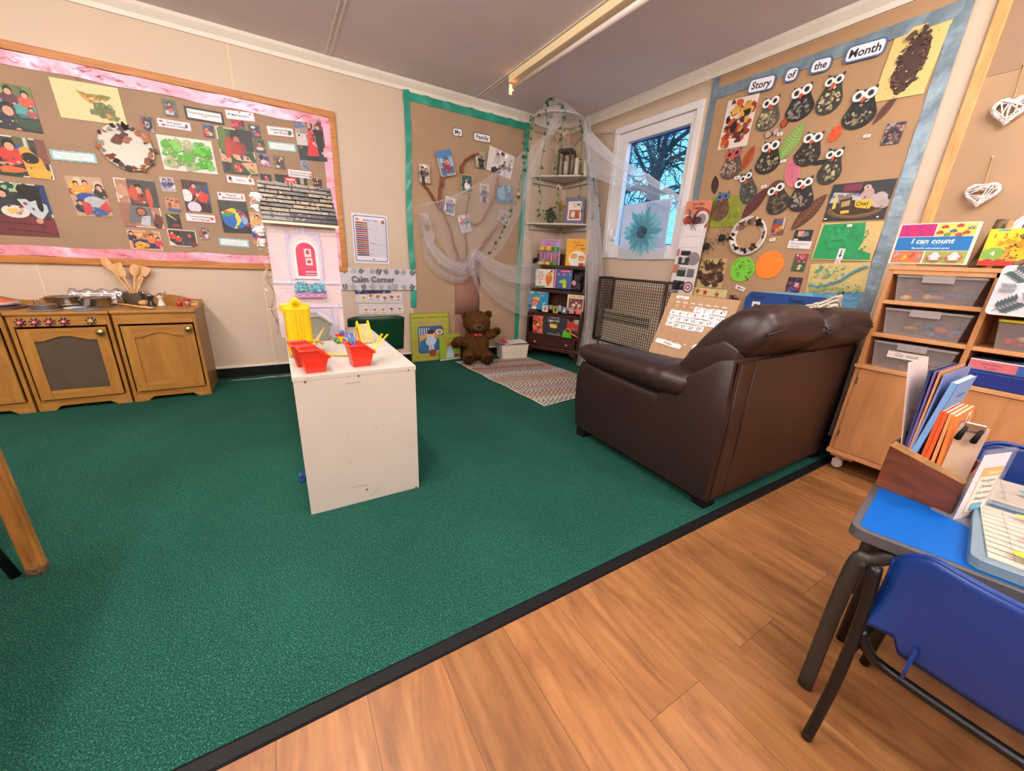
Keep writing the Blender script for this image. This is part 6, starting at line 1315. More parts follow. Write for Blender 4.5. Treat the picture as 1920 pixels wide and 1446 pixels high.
def b4(a):
 a.r(0, 0, .1, 1, '#d83a5c'); [a.e(.05, .05 + .1 * i, .02, .03, '#eee') for i in range(10)]; a.r(.3, .86, .95, .96, '#c8304c'); a.t('Everybody Feels', .62, .91, .05, '#f0d8d8', True, maxw=.6)
 for ch, x, c_ in zip('ANGRY', (.24, .40, .56, .72, .88), ('#d8c890', '#c84058', '#d8a8b0', '#3c8a70', '#c8ccd0')): a.t(ch, x, .74, .13, c_, True)
 a.p([(.25, .35), (.55, .52), (.7, .45), (.72, .1), (.55, .05), (.5, .28), (.3, .3)], '#8ac83c'); a.e(.6, .3, .07, .1, '#b8c03c', .3, .2); a.e(.62, .12, .1, .06, '#d8d040'); a.e(.84, .25, .09, .14, '#5c5c5a'); a.e(.38, .37, .05, .03, '#e0e060')
book('blue storybook reading ANGRY on the second shelf', q4_(612, 868, 950, 1245, 25), '#3c5c9c', b4, d=.0)
def b5(a):
 a.e(.17, .85, .07, .07, '#e8c030'); a.t('I Want To', .6, .86, .08, '#b8c8b0', True, maxw=.55); a.t('Smile', .7, .71, .09, '#88c8d0', True, maxw=.4); a.p([(.18, .5), (.24, .62), (.3, .56), (.38, .68), (.44, .58), (.56, .66), (.56, .5), (.5, .4), (.22, .42)], '#e8a020')
 a.e(.3, .32, .2, .17, '#6a3434', 0, .1); a.e(.32, .3, .17, .15, '#d88078'); a.e(.34, .3, .04, .03, '#c04040'); a.e(.25, .34, .012, .012, '#222'); a.r(.18, 0, .42, .14, '#e0dcdc'); a.e(.82, .34, .1, .03, '#a8d8e0', .4); a.r(0, .05, .1, .22, '#1f2a44')
book('bright blue storybook with a crowned child on the third shelf', (992.5, 542.5, 1028, 543.5, 1027, 582, 991.5, 578.5), '#2088b4', b5, rot=0, d=.008)
def b6(a): a.t('Through', .3, .88, .07, '#4a3a28', True); a.t('My Eyes', .75, .88, .07, '#4a3a28', True); a.r(.1, .06, .95, .76, '#6a3a38'); a.kid(.4, .5, .4, '#dcd0c8', '#2a1c18', '#8a5a48'); a.kid(.75, .5, .42, '#c8b8b0', '#3a2420', '#a8705c'); a.blobs(12, 3, ['#3a2020', '#8a4a44', '#d8c0b0'], (.04, .07), (.12, .1, .9, .7))
book('cream storybook with a picture of people, right end of the third shelf', q5_(755, 112, 1030, 385, 12), '#d8c8a0', b6, rot=0, d=.008)
def b7(a): a.t('Pump', .62, .92, .08, '#e0c8b8', True, maxw=.5); a.blobs(40, 6, ['#a83c24', '#d8603c', '#7a2c20', '#e07850', '#5a2418'], (.05, .12), (.05, .05, .95, .82), .4); a.p([(.3, .5), (.5, .6), (.62, .42), (.55, .4)], '#dccca8'); a.p([(.5, .35), (.8, .15), (.75, .12)], '#d8b898')
book('orange storybook partly covered by the black one, bottom shelf', (1001.5, 590.5, 1022, 591.5, 1018, 626, 996.5, 624), '#c05030', b7, d=.004, th=.01)
def b8(a):
 a.t('I Want My', .45, .90, .10, '#9a9aa0', True, maxw=.66); a.t('Light On!', .45, .74, .12, '#e0e0dc', True, maxw=.62); a.p([(.29, .38), (.29, .60), (.36, .54), (.40, .62), (.45, .54), (.50, .62), (.54, .54), (.60, .60), (.60, .38)], '#d8c040'); a.line([(.3, .56), (.5, .38)], .03, '#f0ecc8')
 for x, y in ((.4, .3), (.5, .3), (.66, .16), (.73, .15)): a.e(x, y, .012, .018, '#d8d4b8')
 a.t('A Little Princess Story', .48, .06, .06, '#c8c4bc', True, maxw=.8)
book('black storybook reading I Want My Light On with a yellow crown, bottom shelf', q5_(348, 462, 742, 795, 22), '#2c2c34', b8, rot=0, d=.017)
def b9(a): a.e(.3, .88, .18, .16, '#1c1414'); a.e(.34, .66, .06, .12, '#4a2c24'); a.p([(.05, .6), (.5, .66), (.85, .45), (.8, .35), (.5, .42), (.1, .3)], '#b82c24'); a.r(.6, .62, .98, .86, '#b8b0a0'); a.t('Lulu', .8, .74, .07, '#444', True); a.r(0, 0, 1, .2, '#1f3a2a'); a.e(.88, .2, .1, .12, '#7a4a48')
book('brownish storybook with a child in a red jumper, bottom shelf right end', (1063, 594.5, 1089.5, 596, 1086.5, 627.5, 1060, 625.5), '#9c5040', b9, rot=0, d=.004)
# small picture blocks in front of the books
for i, (x0, y0, x1, y1, c_, c2, lab) in enumerate(((335, 292, 425, 402, '#d8dcd8', '#c86a50', 'white picture block at the left of the third shelf'), (432, 285, 512, 372, '#5a5a58', '#a8a080', 'dark grey picture block set back on the third shelf'), (515, 305, 595, 425, '#a8a828', '#4a4a18', 'olive yellow picture block on the third shelf'),
  (600, 292, 655, 400, '#8088b0', '#b0b4cc', 'pale violet picture block set back on the third shelf'), (657, 322, 758, 437, '#1f5c9c', '#e8c840', 'dark blue picture block with a yellow figure on the third shelf'), (785, 328, 870, 437, '#a87898', '#e0904a', 'mauve and orange picture block on the third shelf'), (898, 340, 1000, 448, '#c0607c', '#e88048', 'pink picture block at the right of the third shelf'))):
 book(lab, q5_(x0, y0, x1, y1, 2), c_, lambda a, c2=c2, i=i: (a.e(.5, .45, .28, .28, c2, 0, .25, 12, i), a.e(.55, .7, .15, .12, c2, 0, .2), a.r(.1, .85, .9, .92, c2)), rot=0, d=.009, th=.012 if i not in (1, 3) else .004, name='picture_block', cat='block')
# sensory shakers
for px, c_, lab in ((1013.5, '#d8b420', 'left yellow capped shaker tube on the bookcase'), (1026, '#d0b020', 'middle yellow capped shaker tube on the bookcase'), (1039, '#1f9a3c', 'green capped shaker tube on the bookcase')):
 r_ = .034 if c_ != '#1f9a3c' else .038; x, y = on(BK, px, 497, -.02); p = BK @ Vector((x, 1.0, -.028)); T = thing('shaker_tube', lab, 'shaker', p); h = .185
 for z0 in (0, h - .035): MB().lathe([(r_, 0), (r_, .035), (r_ * .9, .036), (0, .036)] if z0 else [(0, 0), (r_, 0), (r_, .035), (0, .035)], (0, 0, z0), 20).build('cap', mat('cap' + c_, c_, .35), T, smooth=False, local=True)
 MB().lathe([(r_ * .88, .03), (r_ * .8, h * .5), (r_ * .88, h - .03)], n=20).build('tube', glassm('clear_pink_tube', '#d8b8c8', .35), T, smooth=True, local=True)
 g = MB(); rnd = random.Random(int(px)); [g.ell((rnd.uniform(-.02, .02), rnd.uniform(-.02, .02), rnd.uniform(.05, .10)), .007, 6, col=rnd.choice(['#d878a0', '#8a68b0', '#e0b0c0', '#c84878'])) for _ in range(16)]; g.build('beads', PRINT, T, local=True)
# grey plush
x, y = on(BK, 1085, 541, -.02); p = BK @ Vector((.53, .752, -.035)); T = thing('plush_toy', 'small grey plush animal with a pink heart on the second shelf', 'soft toy', p)
GF = mat('grey_fur', '#4a484c', .95, var=.25, vs=60, bump=1, bs=150, spec=.1); BKr = BK.to_3x3().to_4x4()
g = MB(); g.ell((0, .055, 0), (.045, .055, .035), 14, M=None); g.ell((-.002, .13, .005), (.04, .04, .036), 14); g.ell((-.03, .165, 0), (.014, .016, .01), 8); g.ell((.03, .165, 0), (.014, .016, .01), 8); g.ell((-.035, .03, .03), (.02, .016, .03), 10); g.ell((.035, .03, .03), (.02, .016, .03), 10); g.ell((-.05, .08, .015), (.016, .03, .016), 8)
g.v = [tuple(BKr @ Vector(v)) for v in g.v]; g.build('body', GF, T, smooth=True, local=True)
g = MB(); g.ell((-.025, .085, .04), (.026, .03, .012), 12, noise=.1, seed=2); g.v = [tuple(BKr @ Vector(v)) for v in g.v]; g.build('heart', mat('pink_plush', '#c89098', .8), T, smooth=True, local=True)
# toy tape dispenser
p = BK @ Vector((.44, .272, .066)); x, y = on(BK, 1067, 636, .06); T = thing('toy_tape_dispenser', 'green and orange toy tape dispenser on the bottom shelf', 'toy', BK @ Vector((x, .273, .045)));
g = MB().prism([(-.085, 0), (.02, 0), (.0, .055), (-.03, .06), (-.06, .075), (-.075, .07)], -.018, .018, M=BKr); g.build('base', mat('bright_green_plastic', '#4cb428', .4), T, bevel=.003, local=True)
g = MB(); g.tube([(-.03 + .032 * math.cos(a), .06 + .032 * math.sin(a), .0) for a in [2 * PI * i / 16 for i in range(16)]], .009, 8, closed=True); g.tube([(0, .05, 0), (.04, .035, 0), (.085, .02, 0)], [.009, .010, .008], 8); g.v = [tuple(BKr @ Vector(v)) for v in g.v]
g.build('arm', mat('orange_plastic', '#e0602c', .4), T, smooth=True, local=True)

# corner shelves
for z, lab in ((1.852, 'upper white corner shelf holding a lantern and candles'), (1.406, 'lower white corner shelf holding a picture and flowers')):
 T = thing('corner_shelf', lab, 'shelf', (-.2, -.2, z - .06))
 MB().prism([(-.012, -.012), (-.50, -.012), (-.50, -.05), (-.05, -.53), (-.012, -.53)], z, z + .016).build('shelf_board', WHT, T, bevel=.002)
 MB().box(-.44, -.012, -.032, -.012, z - .045, z).build('batten', WHT, T, bevel=.002); MB().box(-.032, -.012, -.47, -.034, z - .045, z).build('batten', WHT, T, bevel=.002)
 MB().box(-.44, -.42, -.06, -.034, z - .05, z).build('bracket', WHT, T)
# lantern
T = thing('lantern', 'grey metal framed lantern on the upper corner shelf', 'lantern', (-.155, -.20, 1.868), .5); LG = mat('lantern_grey', '#4c4a4e', .5, .3); s_, h = .062, .255
MB().box(-s_, s_, -s_, s_, 0, .018).build('base', LG, T, bevel=.002, local=True); MB().box(-s_ - .006, s_ + .006, -s_ - .006, s_ + .006, h - .03, h).build('top', LG, T, bevel=.003, local=True)
for x in (-1, 1):
 for y in (-1, 1): MB().box(x * s_ - .008, x * s_ + .008, y * s_ - .008, y * s_ + .008, .018, h - .03).build('post', LG, T, local=True)
MB().lathe([(.026, .018), (.026, .15), (.003, .155), (.002, .165), (0, .165)], n=16).build('candle', mat('ivory_wax', '#ddd2bc', .5), T, smooth=True, local=True)
for x, y, r_, h in ((-.10, -.30, .024, .17), (-.07, -.42, .032, .13)):
 T = thing('pillar_candle', ('tall ivory candle beside the lantern', 'short wide candle behind the netting on the upper corner shelf')[h < .15], 'candle', (x, y, 1.868)); MB().lathe([(0, 0), (r_, 0), (r_, h), (r_ * .7, h - .004), (0, h - .004)], n=18).build('wax', mat('ivory_wax', '#ddd2bc', .5), T, smooth=False, local=True); MB().tube([(0, 0, h - .006), (0, 0, h + .012)], .0015, 5).build('wick', MATS['black_tissue'], T, local=True)
# framed picture
T = thing('framed_print', 'lilac grey picture frame with a little printed card on the lower corner shelf', 'picture frame', M=Matrix.Translation((-.12, -.36, 1.423)) @ BKr)
A = Art(.155, .185, '#efe6de', .004); A.t('Me &', .5, .86, .09, '#3a3430'); A.t('Mine', .55, .72, .09, '#3a3430'); A.r(.12, .1, .88, .55, '#c8704c'); A.e(.4, .3, .14, .2, '#e8e0d8'); A.e(.65, .3, .12, .18, '#a85038'); A.r(.12, .1, .88, .16, '#8a3c28')
o = A.mb.build('print', PRINT, T, local=True); o.location = (0, .125, 0)
g = MB();
for b in ((-.105, .105, 0, .035), (-.105, .105, .215, .25), (-.105, -.075, .035, .215), (.075, .105, .035, .215)): g.box(b[0], b[1], b[2], b[3], -.006, .012)
g.build('frame', mat('lilac_grey_wood', '#77708c', .5), T, bevel=.003, local=True)
IVY = mat('ivy_green', '#3c6a2c', .5, var=.35, vs=30); IVYD = mat('ivy_dark', '#2f4f2c', .5, var=.35, vs=30)
def ivy_leaf(m, p, s, rnd, sag=.3):
 q = [(0, -.1), (.35, -.35), (.75, -.25), (.55, .15), (.85, .45), (.4, .5), (0, 1.1), (-.4, .5), (-.85, .45), (-.55, .15), (-.75, -.25), (-.35, -.35)]
 X = Matrix.Translation(p) @ Matrix.Rotation(rnd.uniform(0, 2 * PI), 4, 'Z') @ Matrix.Rotation(rnd.uniform(1.2, 2.2), 4, 'X') @ Matrix.Rotation(rnd.uniform(-.7, .7), 4, 'Z')
 vs = [X @ Vector((0, .15 * s, 0))] + [X @ Vector((x * s, y * s, -.25 * s * abs(x))) for x, y in q]; m.add(vs, [(0, i + 1, (i + 1) % 12 + 1) for i in range(12)])
T = thing('trailing_plant', 'small trailing green plant on the lower corner shelf', 'plant', (-.30, -.19, 1.423)); rnd = random.Random(5)
MB().lathe([(0, 0), (.03, 0), (.038, .05), (.034, .052), (0, .05)], n=16).build('pot', mat('dark_pot', '#4a4438', .6), T, smooth=True, local=True)
g = MB(); [ivy_leaf(g, Vector((rnd.gauss(0, .035), rnd.gauss(0, .035), rnd.uniform(.03, .14))), rnd.uniform(.012, .022), rnd) for _ in range(90)]; g.build('foliage', IVYD, T, local=True)
T = thing('dried_flower', 'spiky golden dried flower behind the trailing plant', 'flower', (-.22, -.25, 1.423)); g = MB();
for i in range(60):
 v = Vector((rnd.gauss(0, 1), rnd.gauss(0, 1), rnd.gauss(0, 1))).normalized() * rnd.uniform(.04, .065); g.tube([(0, 0, .175), (v.x, v.y, v.z + .175)], [.002, .004], 4, flat=.4)
g.build('flower_head', mat('golden_petal', '#b8924c', .6, var=.2), T, local=True); MB().tube([(-.02, 0, 0), (0, 0, .16)], .002, 5).build('stem', IVYD, T, local=True)

# ---------------------------------------------------------------- net canopy with ivy
TU = bpy.data.materials.new('white_tulle'); TU.use_nodes = True; n = TU.node_tree.nodes; l = TU.node_tree.links
tr = n.new('ShaderNodeBsdfTransparent'); df = n.new('ShaderNodeBsdfDiffuse'); tl = n.new('ShaderNodeBsdfTranslucent'); a_ = n.new('ShaderNodeMixShader'); b_ = n.new('ShaderNodeMixShader')
df.inputs[0].default_value = (.86, .84, .88, 1); tl.inputs[0].default_value = (.86, .84, .9, 1); a_.inputs[0].default_value = .4; l.new(df.outputs[0], a_.inputs[1]); l.new(tl.outputs[0], a_.inputs[2])
lw = n.new('ShaderNodeLayerWeight'); lw.inputs[0].default_value = .45; mr = n.new('ShaderNodeMapRange'); mr.inputs[3].default_value = .22; mr.inputs[4].default_value = .75; l.new(lw.outputs['Facing'], mr.inputs[0])
l.new(mr.outputs[0], b_.inputs[0]); l.new(tr.outputs[0], b_.inputs[1]); l.new(a_.outputs[0], b_.inputs[2]); l.new(b_.outputs[0], n['Material Output'].inputs[0])
hc = Vector((-.52, -.50, 2.235)); hr = .235
T = CN = thing('bed_canopy', 'white net canopy hung from a ring near the ceiling and tied back both ways', 'canopy', (hc.x, hc.y, 2.2))
g = MB().tube([hc + Vector((hr * math.cos(2 * PI * i / 32), hr * math.sin(2 * PI * i / 32), 0)) for i in range(32)], .005, 6, closed=True); g.build('hoop', WHT, T, smooth=True)
top = Vector((-.52, -.46, 2.395))
g = MB().grid(lambda u, v: tuple(top.lerp(hc + Vector((hr * math.cos(2 * PI * u), hr * math.sin(2 * PI * u), 0)), v ** .8) * 1.0 + Vector((0, 0, .0)) + Vector((math.cos(2 * PI * u), math.sin(2 * PI * u), 0)) * (.06 * (1 - v) + .008 * math.sin(u * 60) * v)), 72, 10, cu=True); g.build('net_top', TU, T, smooth=True)
def lerpl(P, t):
 k = t * (len(P) - 1); i = min(int(k), len(P) - 2); return P[i].lerp(P[i + 1], k - i)
def sm(P, t):   # Catmull-Rom through the points
 k = t * (len(P) - 1); i = min(int(k), len(P) - 2); f = k - i; p0, p1, p2, p3 = P[max(0, i - 1)], P[i], P[i + 1], P[min(len(P) - 1, i + 2)]
 return .5 * ((2 * p1) + (p2 - p0) * f + (2 * p0 - 5 * p1 + 4 * p2 - p3) * f * f + (3 * p1 - p0 - 3 * p2 + p3) * f ** 3)
def veil(name, P, Q, nu=60, nv=14, amp=.02, fr=9, off=Vector((0, -1, 0)), seed=0, par=None, fade=True):
 def fn(u, v):
  a, b = sm(P, u), sm(Q, u); r_ = amp * math.sin(v * fr * 2 + seed + u * 3) * (.3 + .7 * math.sin(PI * min(1, u + .1))) + amp * .4 * math.sin(v * fr * 5 + u * 11)
  return a.lerp(b, v) + off * r_
 return MB().grid(fn, nu, nv).build(name, TU, par or CN, smooth=True)
def Y_(x, y, d): return aY(x, y, -d)
hl = hc + Vector((-hr * .7, -hr * .6, 0)); hl2 = hc + Vector((-hr * .3, -hr * .95, -.0)); hR = hc + Vector((hr * .9, -hr * .4, 0))
# upper tie to the left wall: a long thin gathered band, then the sheet hanging under it
tp = [Y_(1040, 236, .42), Y_(985, 285, .30), Y_(920, 330, .2), Y_(850, 368, .10), Y_(782, 388, .03)]
veil('net_left', tp, [Y_(1005, 300, .42), Y_(975, 400, .30), Y_(930, 480, .2), Y_(884, 490, .12), Y_(852, 500, .05)], amp=.012, fr=4)
g = MB().tube([sm(tp, i / 30) for i in range(31)], [.009 + .004 * math.sin(i) for i in range(31)], 6, flat=.5); g.build('net_hem', TU, CN, smooth=True)
# gathered swag along the wall
sw = [Y_(783, 400, .05), Y_(800, 440, .07), Y_(828, 478, .09), (Y_(868, 497, .09)), Y_(885, 470, .10), Y_(912, 484, .12), Y_(950, 500, .14), Y_(1000, 497, .2), Y_(1045, 470, .3)]
sb = [Y_(790, 425, .05), Y_(800, 490, .06), Y_(830, 522, .07), Y_(862, 530, .08), Y_(893, 515, .09), Y_(912, 545, .10), Y_(945, 575, .11), Y_(985, 592, .14), Y_(1010, 590, .2)]
veil('net_swag', sw, sb, 80, 16, .02, 8)
veil('net_swag', [p + Vector((0, -.02, .02)) for p in sw], [a.lerp(b, .35) + Vector((0, -.03, 0)) for a, b in zip(sw, sb)], 80, 12, .02, 14, seed=2)
veil('net_swag', [p + Vector((0, -.03, .01)) for p in sw[:5]], [a.lerp(b, .5) + Vector((0, -.05, 0)) for a, b in zip(sw[:5], sb[:5])], 50, 12, .018, 16, seed=4)
g = MB().tube([sm(sb, i / 50) for i in range(51)], .0022, 5); g.build('net_hem', TU, CN, smooth=True)
kn = [Y_(783, 402, .05), Y_(788, 398, .07), Y_(802, 404, .08), Y_(806, 425, .08), Y_(795, 440, .06), Y_(786, 420, .05)]
veil('net_knot', kn, [p + Vector((.03, -.02, -.10)) for p in kn], 40, 10, .014, 9, seed=1)
tn = [Y_(885, 470, .13), Y_(880, 500, .14), Y_(893, 540, .13), Y_(898, 555, .12)]
veil('net_tail', tn, [p + Vector((.045, 0, -.01)) for p in tn], 20, 8, .012, 7, seed=5)
# left column of net from the hoop down to the swag
veil('net_column', [hl + Vector((.02, 0, 0)), Y_(985, 330, .40), Y_(978, 420, .36), Y_(968, 500, .3)], [hl2, Y_(1003, 330, .46), Y_(992, 430, .40), Y_(1000, 500, .3)], 40, 10, .012, 8)
# right column: hoop to the floor in front of the bookcase end
def XY(px, py, y): return aY(px, py, y)
cl = [hR, XY(1101, 330, -.62), XY(1098, 430, -.68), XY(1097, 520, -.78), XY(1094, 600, -.80), XY(1083, 668, -.80)]
c2 = [hR + Vector((-.05, -.09, 0)), XY(1112, 340, -.70), XY(1117, 440, -.76), XY(1122, 520, -.84), XY(1118, 600, -.86), XY(1098, 683, -.86)]
cl[-1].z = .02; c2[-1].z = .02
veil('net_column', cl, c2, 60, 14, .022, 12); veil('net_column', [p + Vector((.02, -.03, 0)) for p in cl], [p + Vector((0, -.05, 0)) for p in c2], 60, 14, .025, 17, seed=3)
# right tie to the window
rp = [hR, aX(1150, 290, -.28), aX(1210, 325, -.14), aX(1278, 370, -.05)]; rq = [aX(1105, 330, -.42), aX(1150, 345, -.30), aX(1212, 372, -.16), aX(1270, 395, -.05)]
veil('net_right', rp, rq, 50, 12, .014, 8); g = MB().tube([sm(rp, i / 20) for i in range(21)], .0045, 5); g.build('net_hem', TU, CN, smooth=True)
veil('net_right', rp, [a.lerp(b, .35) + Vector((-.02, 0, 0)) for a, b in zip(rp, rq)], 40, 8, .012, 6, seed=7)

HOOK = MB().box(-.60, -.44, -.475, -.455, 2.385, 2.40); HOOK.tube([(-.6, -.465, 2.385), (-.52, -.465, 2.375), (-.44, -.465, 2.385)], .005, 6)
tag(HOOK.build('ceiling_hook', IVYD), 'small bar fixed to the ceiling from which the net canopy and ivy hang', 'hook')
IG = 'artificial ivy strands on the net canopy'
def strand(label, pts, n_leaf, seed, s=(.018, .029), m=IVY):
 P = [Vector(p) for p in pts]; T = thing('ivy_garland', label, 'ivy', P[-1], group=IG); rnd = random.Random(seed)
 Q = [sm(P, i / 40) + Vector((rnd.uniform(-.006, .006), rnd.uniform(-.006, .006), 0)) for i in range(41)]
 MB().tube(Q, .0022, 5).build('vine', mat('vine_green', '#5a7048', .6), T)
 g = MB()
 for i in range(n_leaf): p = sm(P, (i + .6) / n_leaf); ivy_leaf(g, p + Vector((rnd.uniform(-.022, .022), rnd.uniform(-.022, .022), 0)), rnd.uniform(*s), rnd)
 g.build('leaves', m, T)
ho = lambda a, dz=0: hc + Vector((hr * math.cos(a), hr * math.sin(a), dz))
strand('ivy strand hanging furthest left inside the canopy, ending above the bookcase', [(-.59, -.47, 2.38), ho(3.6, .03), ho(3.7, -.1), aY(1012, 330, -.66), aY(1015, 370, -.66), aY(1010, 408, -.64)], 17, 1)
strand('ivy strand hanging in front of the lantern and trailing plant', [(-.45, -.47, 2.38), aY(1053, 225, -.52), aY(1053, 270, -.50), aY(1045, 310, -.48), aY(1046, 360, -.46), aY(1048, 408, -.44)], 20, 2)
strand('ivy strand running down the right side of the canopy beside the window', [ho(-.2), aY(1103, 262, -.66), aY(1112, 320, -.70), aY(1120, 380, -.74), aY(1118, 440, -.76), aY(1112, 520, -.80), aY(1104, 620, -.82)], 30, 3)
strand('ivy strand leaving the hoop to the left over the family panel', [ho(3.3), aY(988, 250, -.5), aY(984, 300, -.42), aY(972, 350, -.35), aY(955, 400, -.30), aY(938, 440, -.24), aY(918, 478, -.2)], 24, 4, m=IVYD)
strand('thin ivy strand on the near rim of the hoop, short', [(-.58, -.47, 2.38), ho(4.3, .02), ho(4.3, -.12), ho(4.25, -.22)], 5, 5, m=IVYD)
strand('ivy strand between the shelves and the window inside the net', [ho(-1.2), aY(1090, 300, -.60), aY(1088, 350, -.58), aY(1090, 400, -.58)], 11, 6, (.014, .022), m=IVYD)
strand('ivy strand on the left edge of the canopy beside the green ribbon', [ho(3.0), aY(998, 232, -.4), aY(995, 270, -.36), aY(985, 300, -.34)], 6, 7)
def rose(label, p, s, c_):
 T = thing('silk_rose', label, 'flower', p); g = MB(); rnd = random.Random(int(p[0] * 100))
 for i in range(14): a = i * 2.4; r_ = s * (.2 + .06 * i); g.ell((r_ * math.cos(a), r_ * .5 * math.sin(a), r_ * .8 * math.sin(a)), (s * .42, s * .2, s * .38), 8, M=Matrix.Rotation(a, 4, 'Y'), noise=.15, seed=i)
 g.build('petals', mat('rose' + c_, c_, .6, var=.15), T, smooth=True, local=True)
rose('peach silk rose on the ivy above the lantern', aY(1055, 249, -.48), .028, '#e0b0a0'); rose('pink silk rose hanging in front of the lower corner shelf', aY(1048, 351, -.44), .028, '#d8a0a0'); rose('small peach silk rose on the left ivy by the green ribbon', aY(971, 363, -.33), .020, '#e0a898')
g = MB(); rnd = random.Random(2)
for i in range(30): v = Vector((rnd.gauss(0, 1), rnd.gauss(0, 1), rnd.gauss(0, 1))).normalized() * .055; p = aY(1070, 243, -.45); g.tube([p, p + v], .0014, 4)
tag(g.build('dried_sprig', mat('silver_twig', '#a8a09c', .6)), 'bare silvery sprig beside the peach rose in the canopy', 'sprig')
tag(MB().tube([sm([aY(1000, 246, -.01), aY(1040, 258, -.02), Vector((-.01, -.012, 2.12)), aX(1090, 258, -.02), aX(1150, 250, -.02)], i / 20) for i in range(21)], .002, 5).build('string', mat('grey_string', '#8a7a68', .7)), 'grey string looped across the wall corner above the shelves', 'string')

# ---------------------------------------------------------------- radiator and its mesh guard
T = thing('radiator', 'cream panel radiator behind the mesh guard', 'radiator', (-.06, -1.2, .12))
MB().box(-.10, -.03, -1.58, -.86, .25, .62).build('heater_body', mat('cream_enamel', '#d8ccb4', .4, var=.03), T, bevel=.012, seg=3)
g = MB(); [g.box(-.102, -.0995, -1.5, -.92, .52 + .018 * i, .527 + .018 * i) for i in range(5)]; g.build('grille', BLACK, T)
MB().box(-.1, -.03, -1.56, -.88, .12, .16).build('heater_skirt', MATS['cream_enamel'], T, bevel=.004); MB().tube([(-.06, -1.3, .0045), (-.06, -1.3, .25)], .012, 8).build('pipe', MATS['cream_enamel'], T, smooth=True)
T = thing('radiator_guard', 'dark wire mesh guard over the radiator below the window', 'guard', (-.12, -1.3, .3)); GM = mat('guard_brown_black', '#2e2826', .5, .2)
gx, gy0, gy1, gz0, gz1 = -.205, -1.69, -.935, .335, .918
g = MB();
for z in (gz0, gz1): g.tube([(-.016, gy1 + .012 - .0, z), (gx, gy1, z), (gx, gy0, z), (-.016, gy0, z)] if True else [], .0105, 8)
g.tube([(gx, gy1, gz0), (gx, gy1, gz1)], .0125, 8); g.tube([(gx, gy0, gz0), (gx, gy0, gz1)], .0105, 8); g.tube([(-.016, gy1, gz0), (-.016, gy1, gz1)], .0105, 8); g.tube([(-.016, gy0, gz0), (-.016, gy0, gz1)], .0105, 8)
g.build('guard_frame', GM, T, smooth=True)
for y in (gy0 + .06, gy1 - .06): MB().tube([(gx + .01, y, gz0), (gx + .01, y, .0045)], .009, 8).build('guard_foot', GM, T, smooth=True)
g = MB(); n_ = 32
for i in range(1, n_): y = gy0 + (gy1 - gy0) * i / n_; g.box(gx - .0016, gx + .0016, y - .0017, y + .0017, gz0, gz1)
n2 = 24
for i in range(1, n2): z = gz0 + (gz1 - gz0) * i / n2; g.box(gx - .0016, gx + .0016, gy0, gy1, z - .0017, z + .0017); g.box(gx, -.016, gy1 - .0016, gy1 + .0016, z - .0017, z + .0017); g.box(gx, -.016, gy0 - .0016, gy0 + .0016, z - .0017, z + .0017)
for i in range(1, 9): x = gx + (-gx - .016) * i / 9; g.box(x - .0017, x + .0017, gy1 - .0016, gy1 + .0016, gz0, gz1); g.box(x - .0017, x + .0017, gy0 - .0016, gy0 + .0016, gz0, gz1)
g.build('wire_mesh', GM, T)
tag(MB().tube([sm([aX(1215, 640, -.23), aX(1205, 628, -.24), aX(1192, 640, -.24), aX(1180, 655, -.24)], i / 16) for i in range(17)], .003, 5).build('cord', mat('grey_string', '#8a7a68')), 'thin tan cord hanging at the lower right corner of the mesh guard', 'cord')

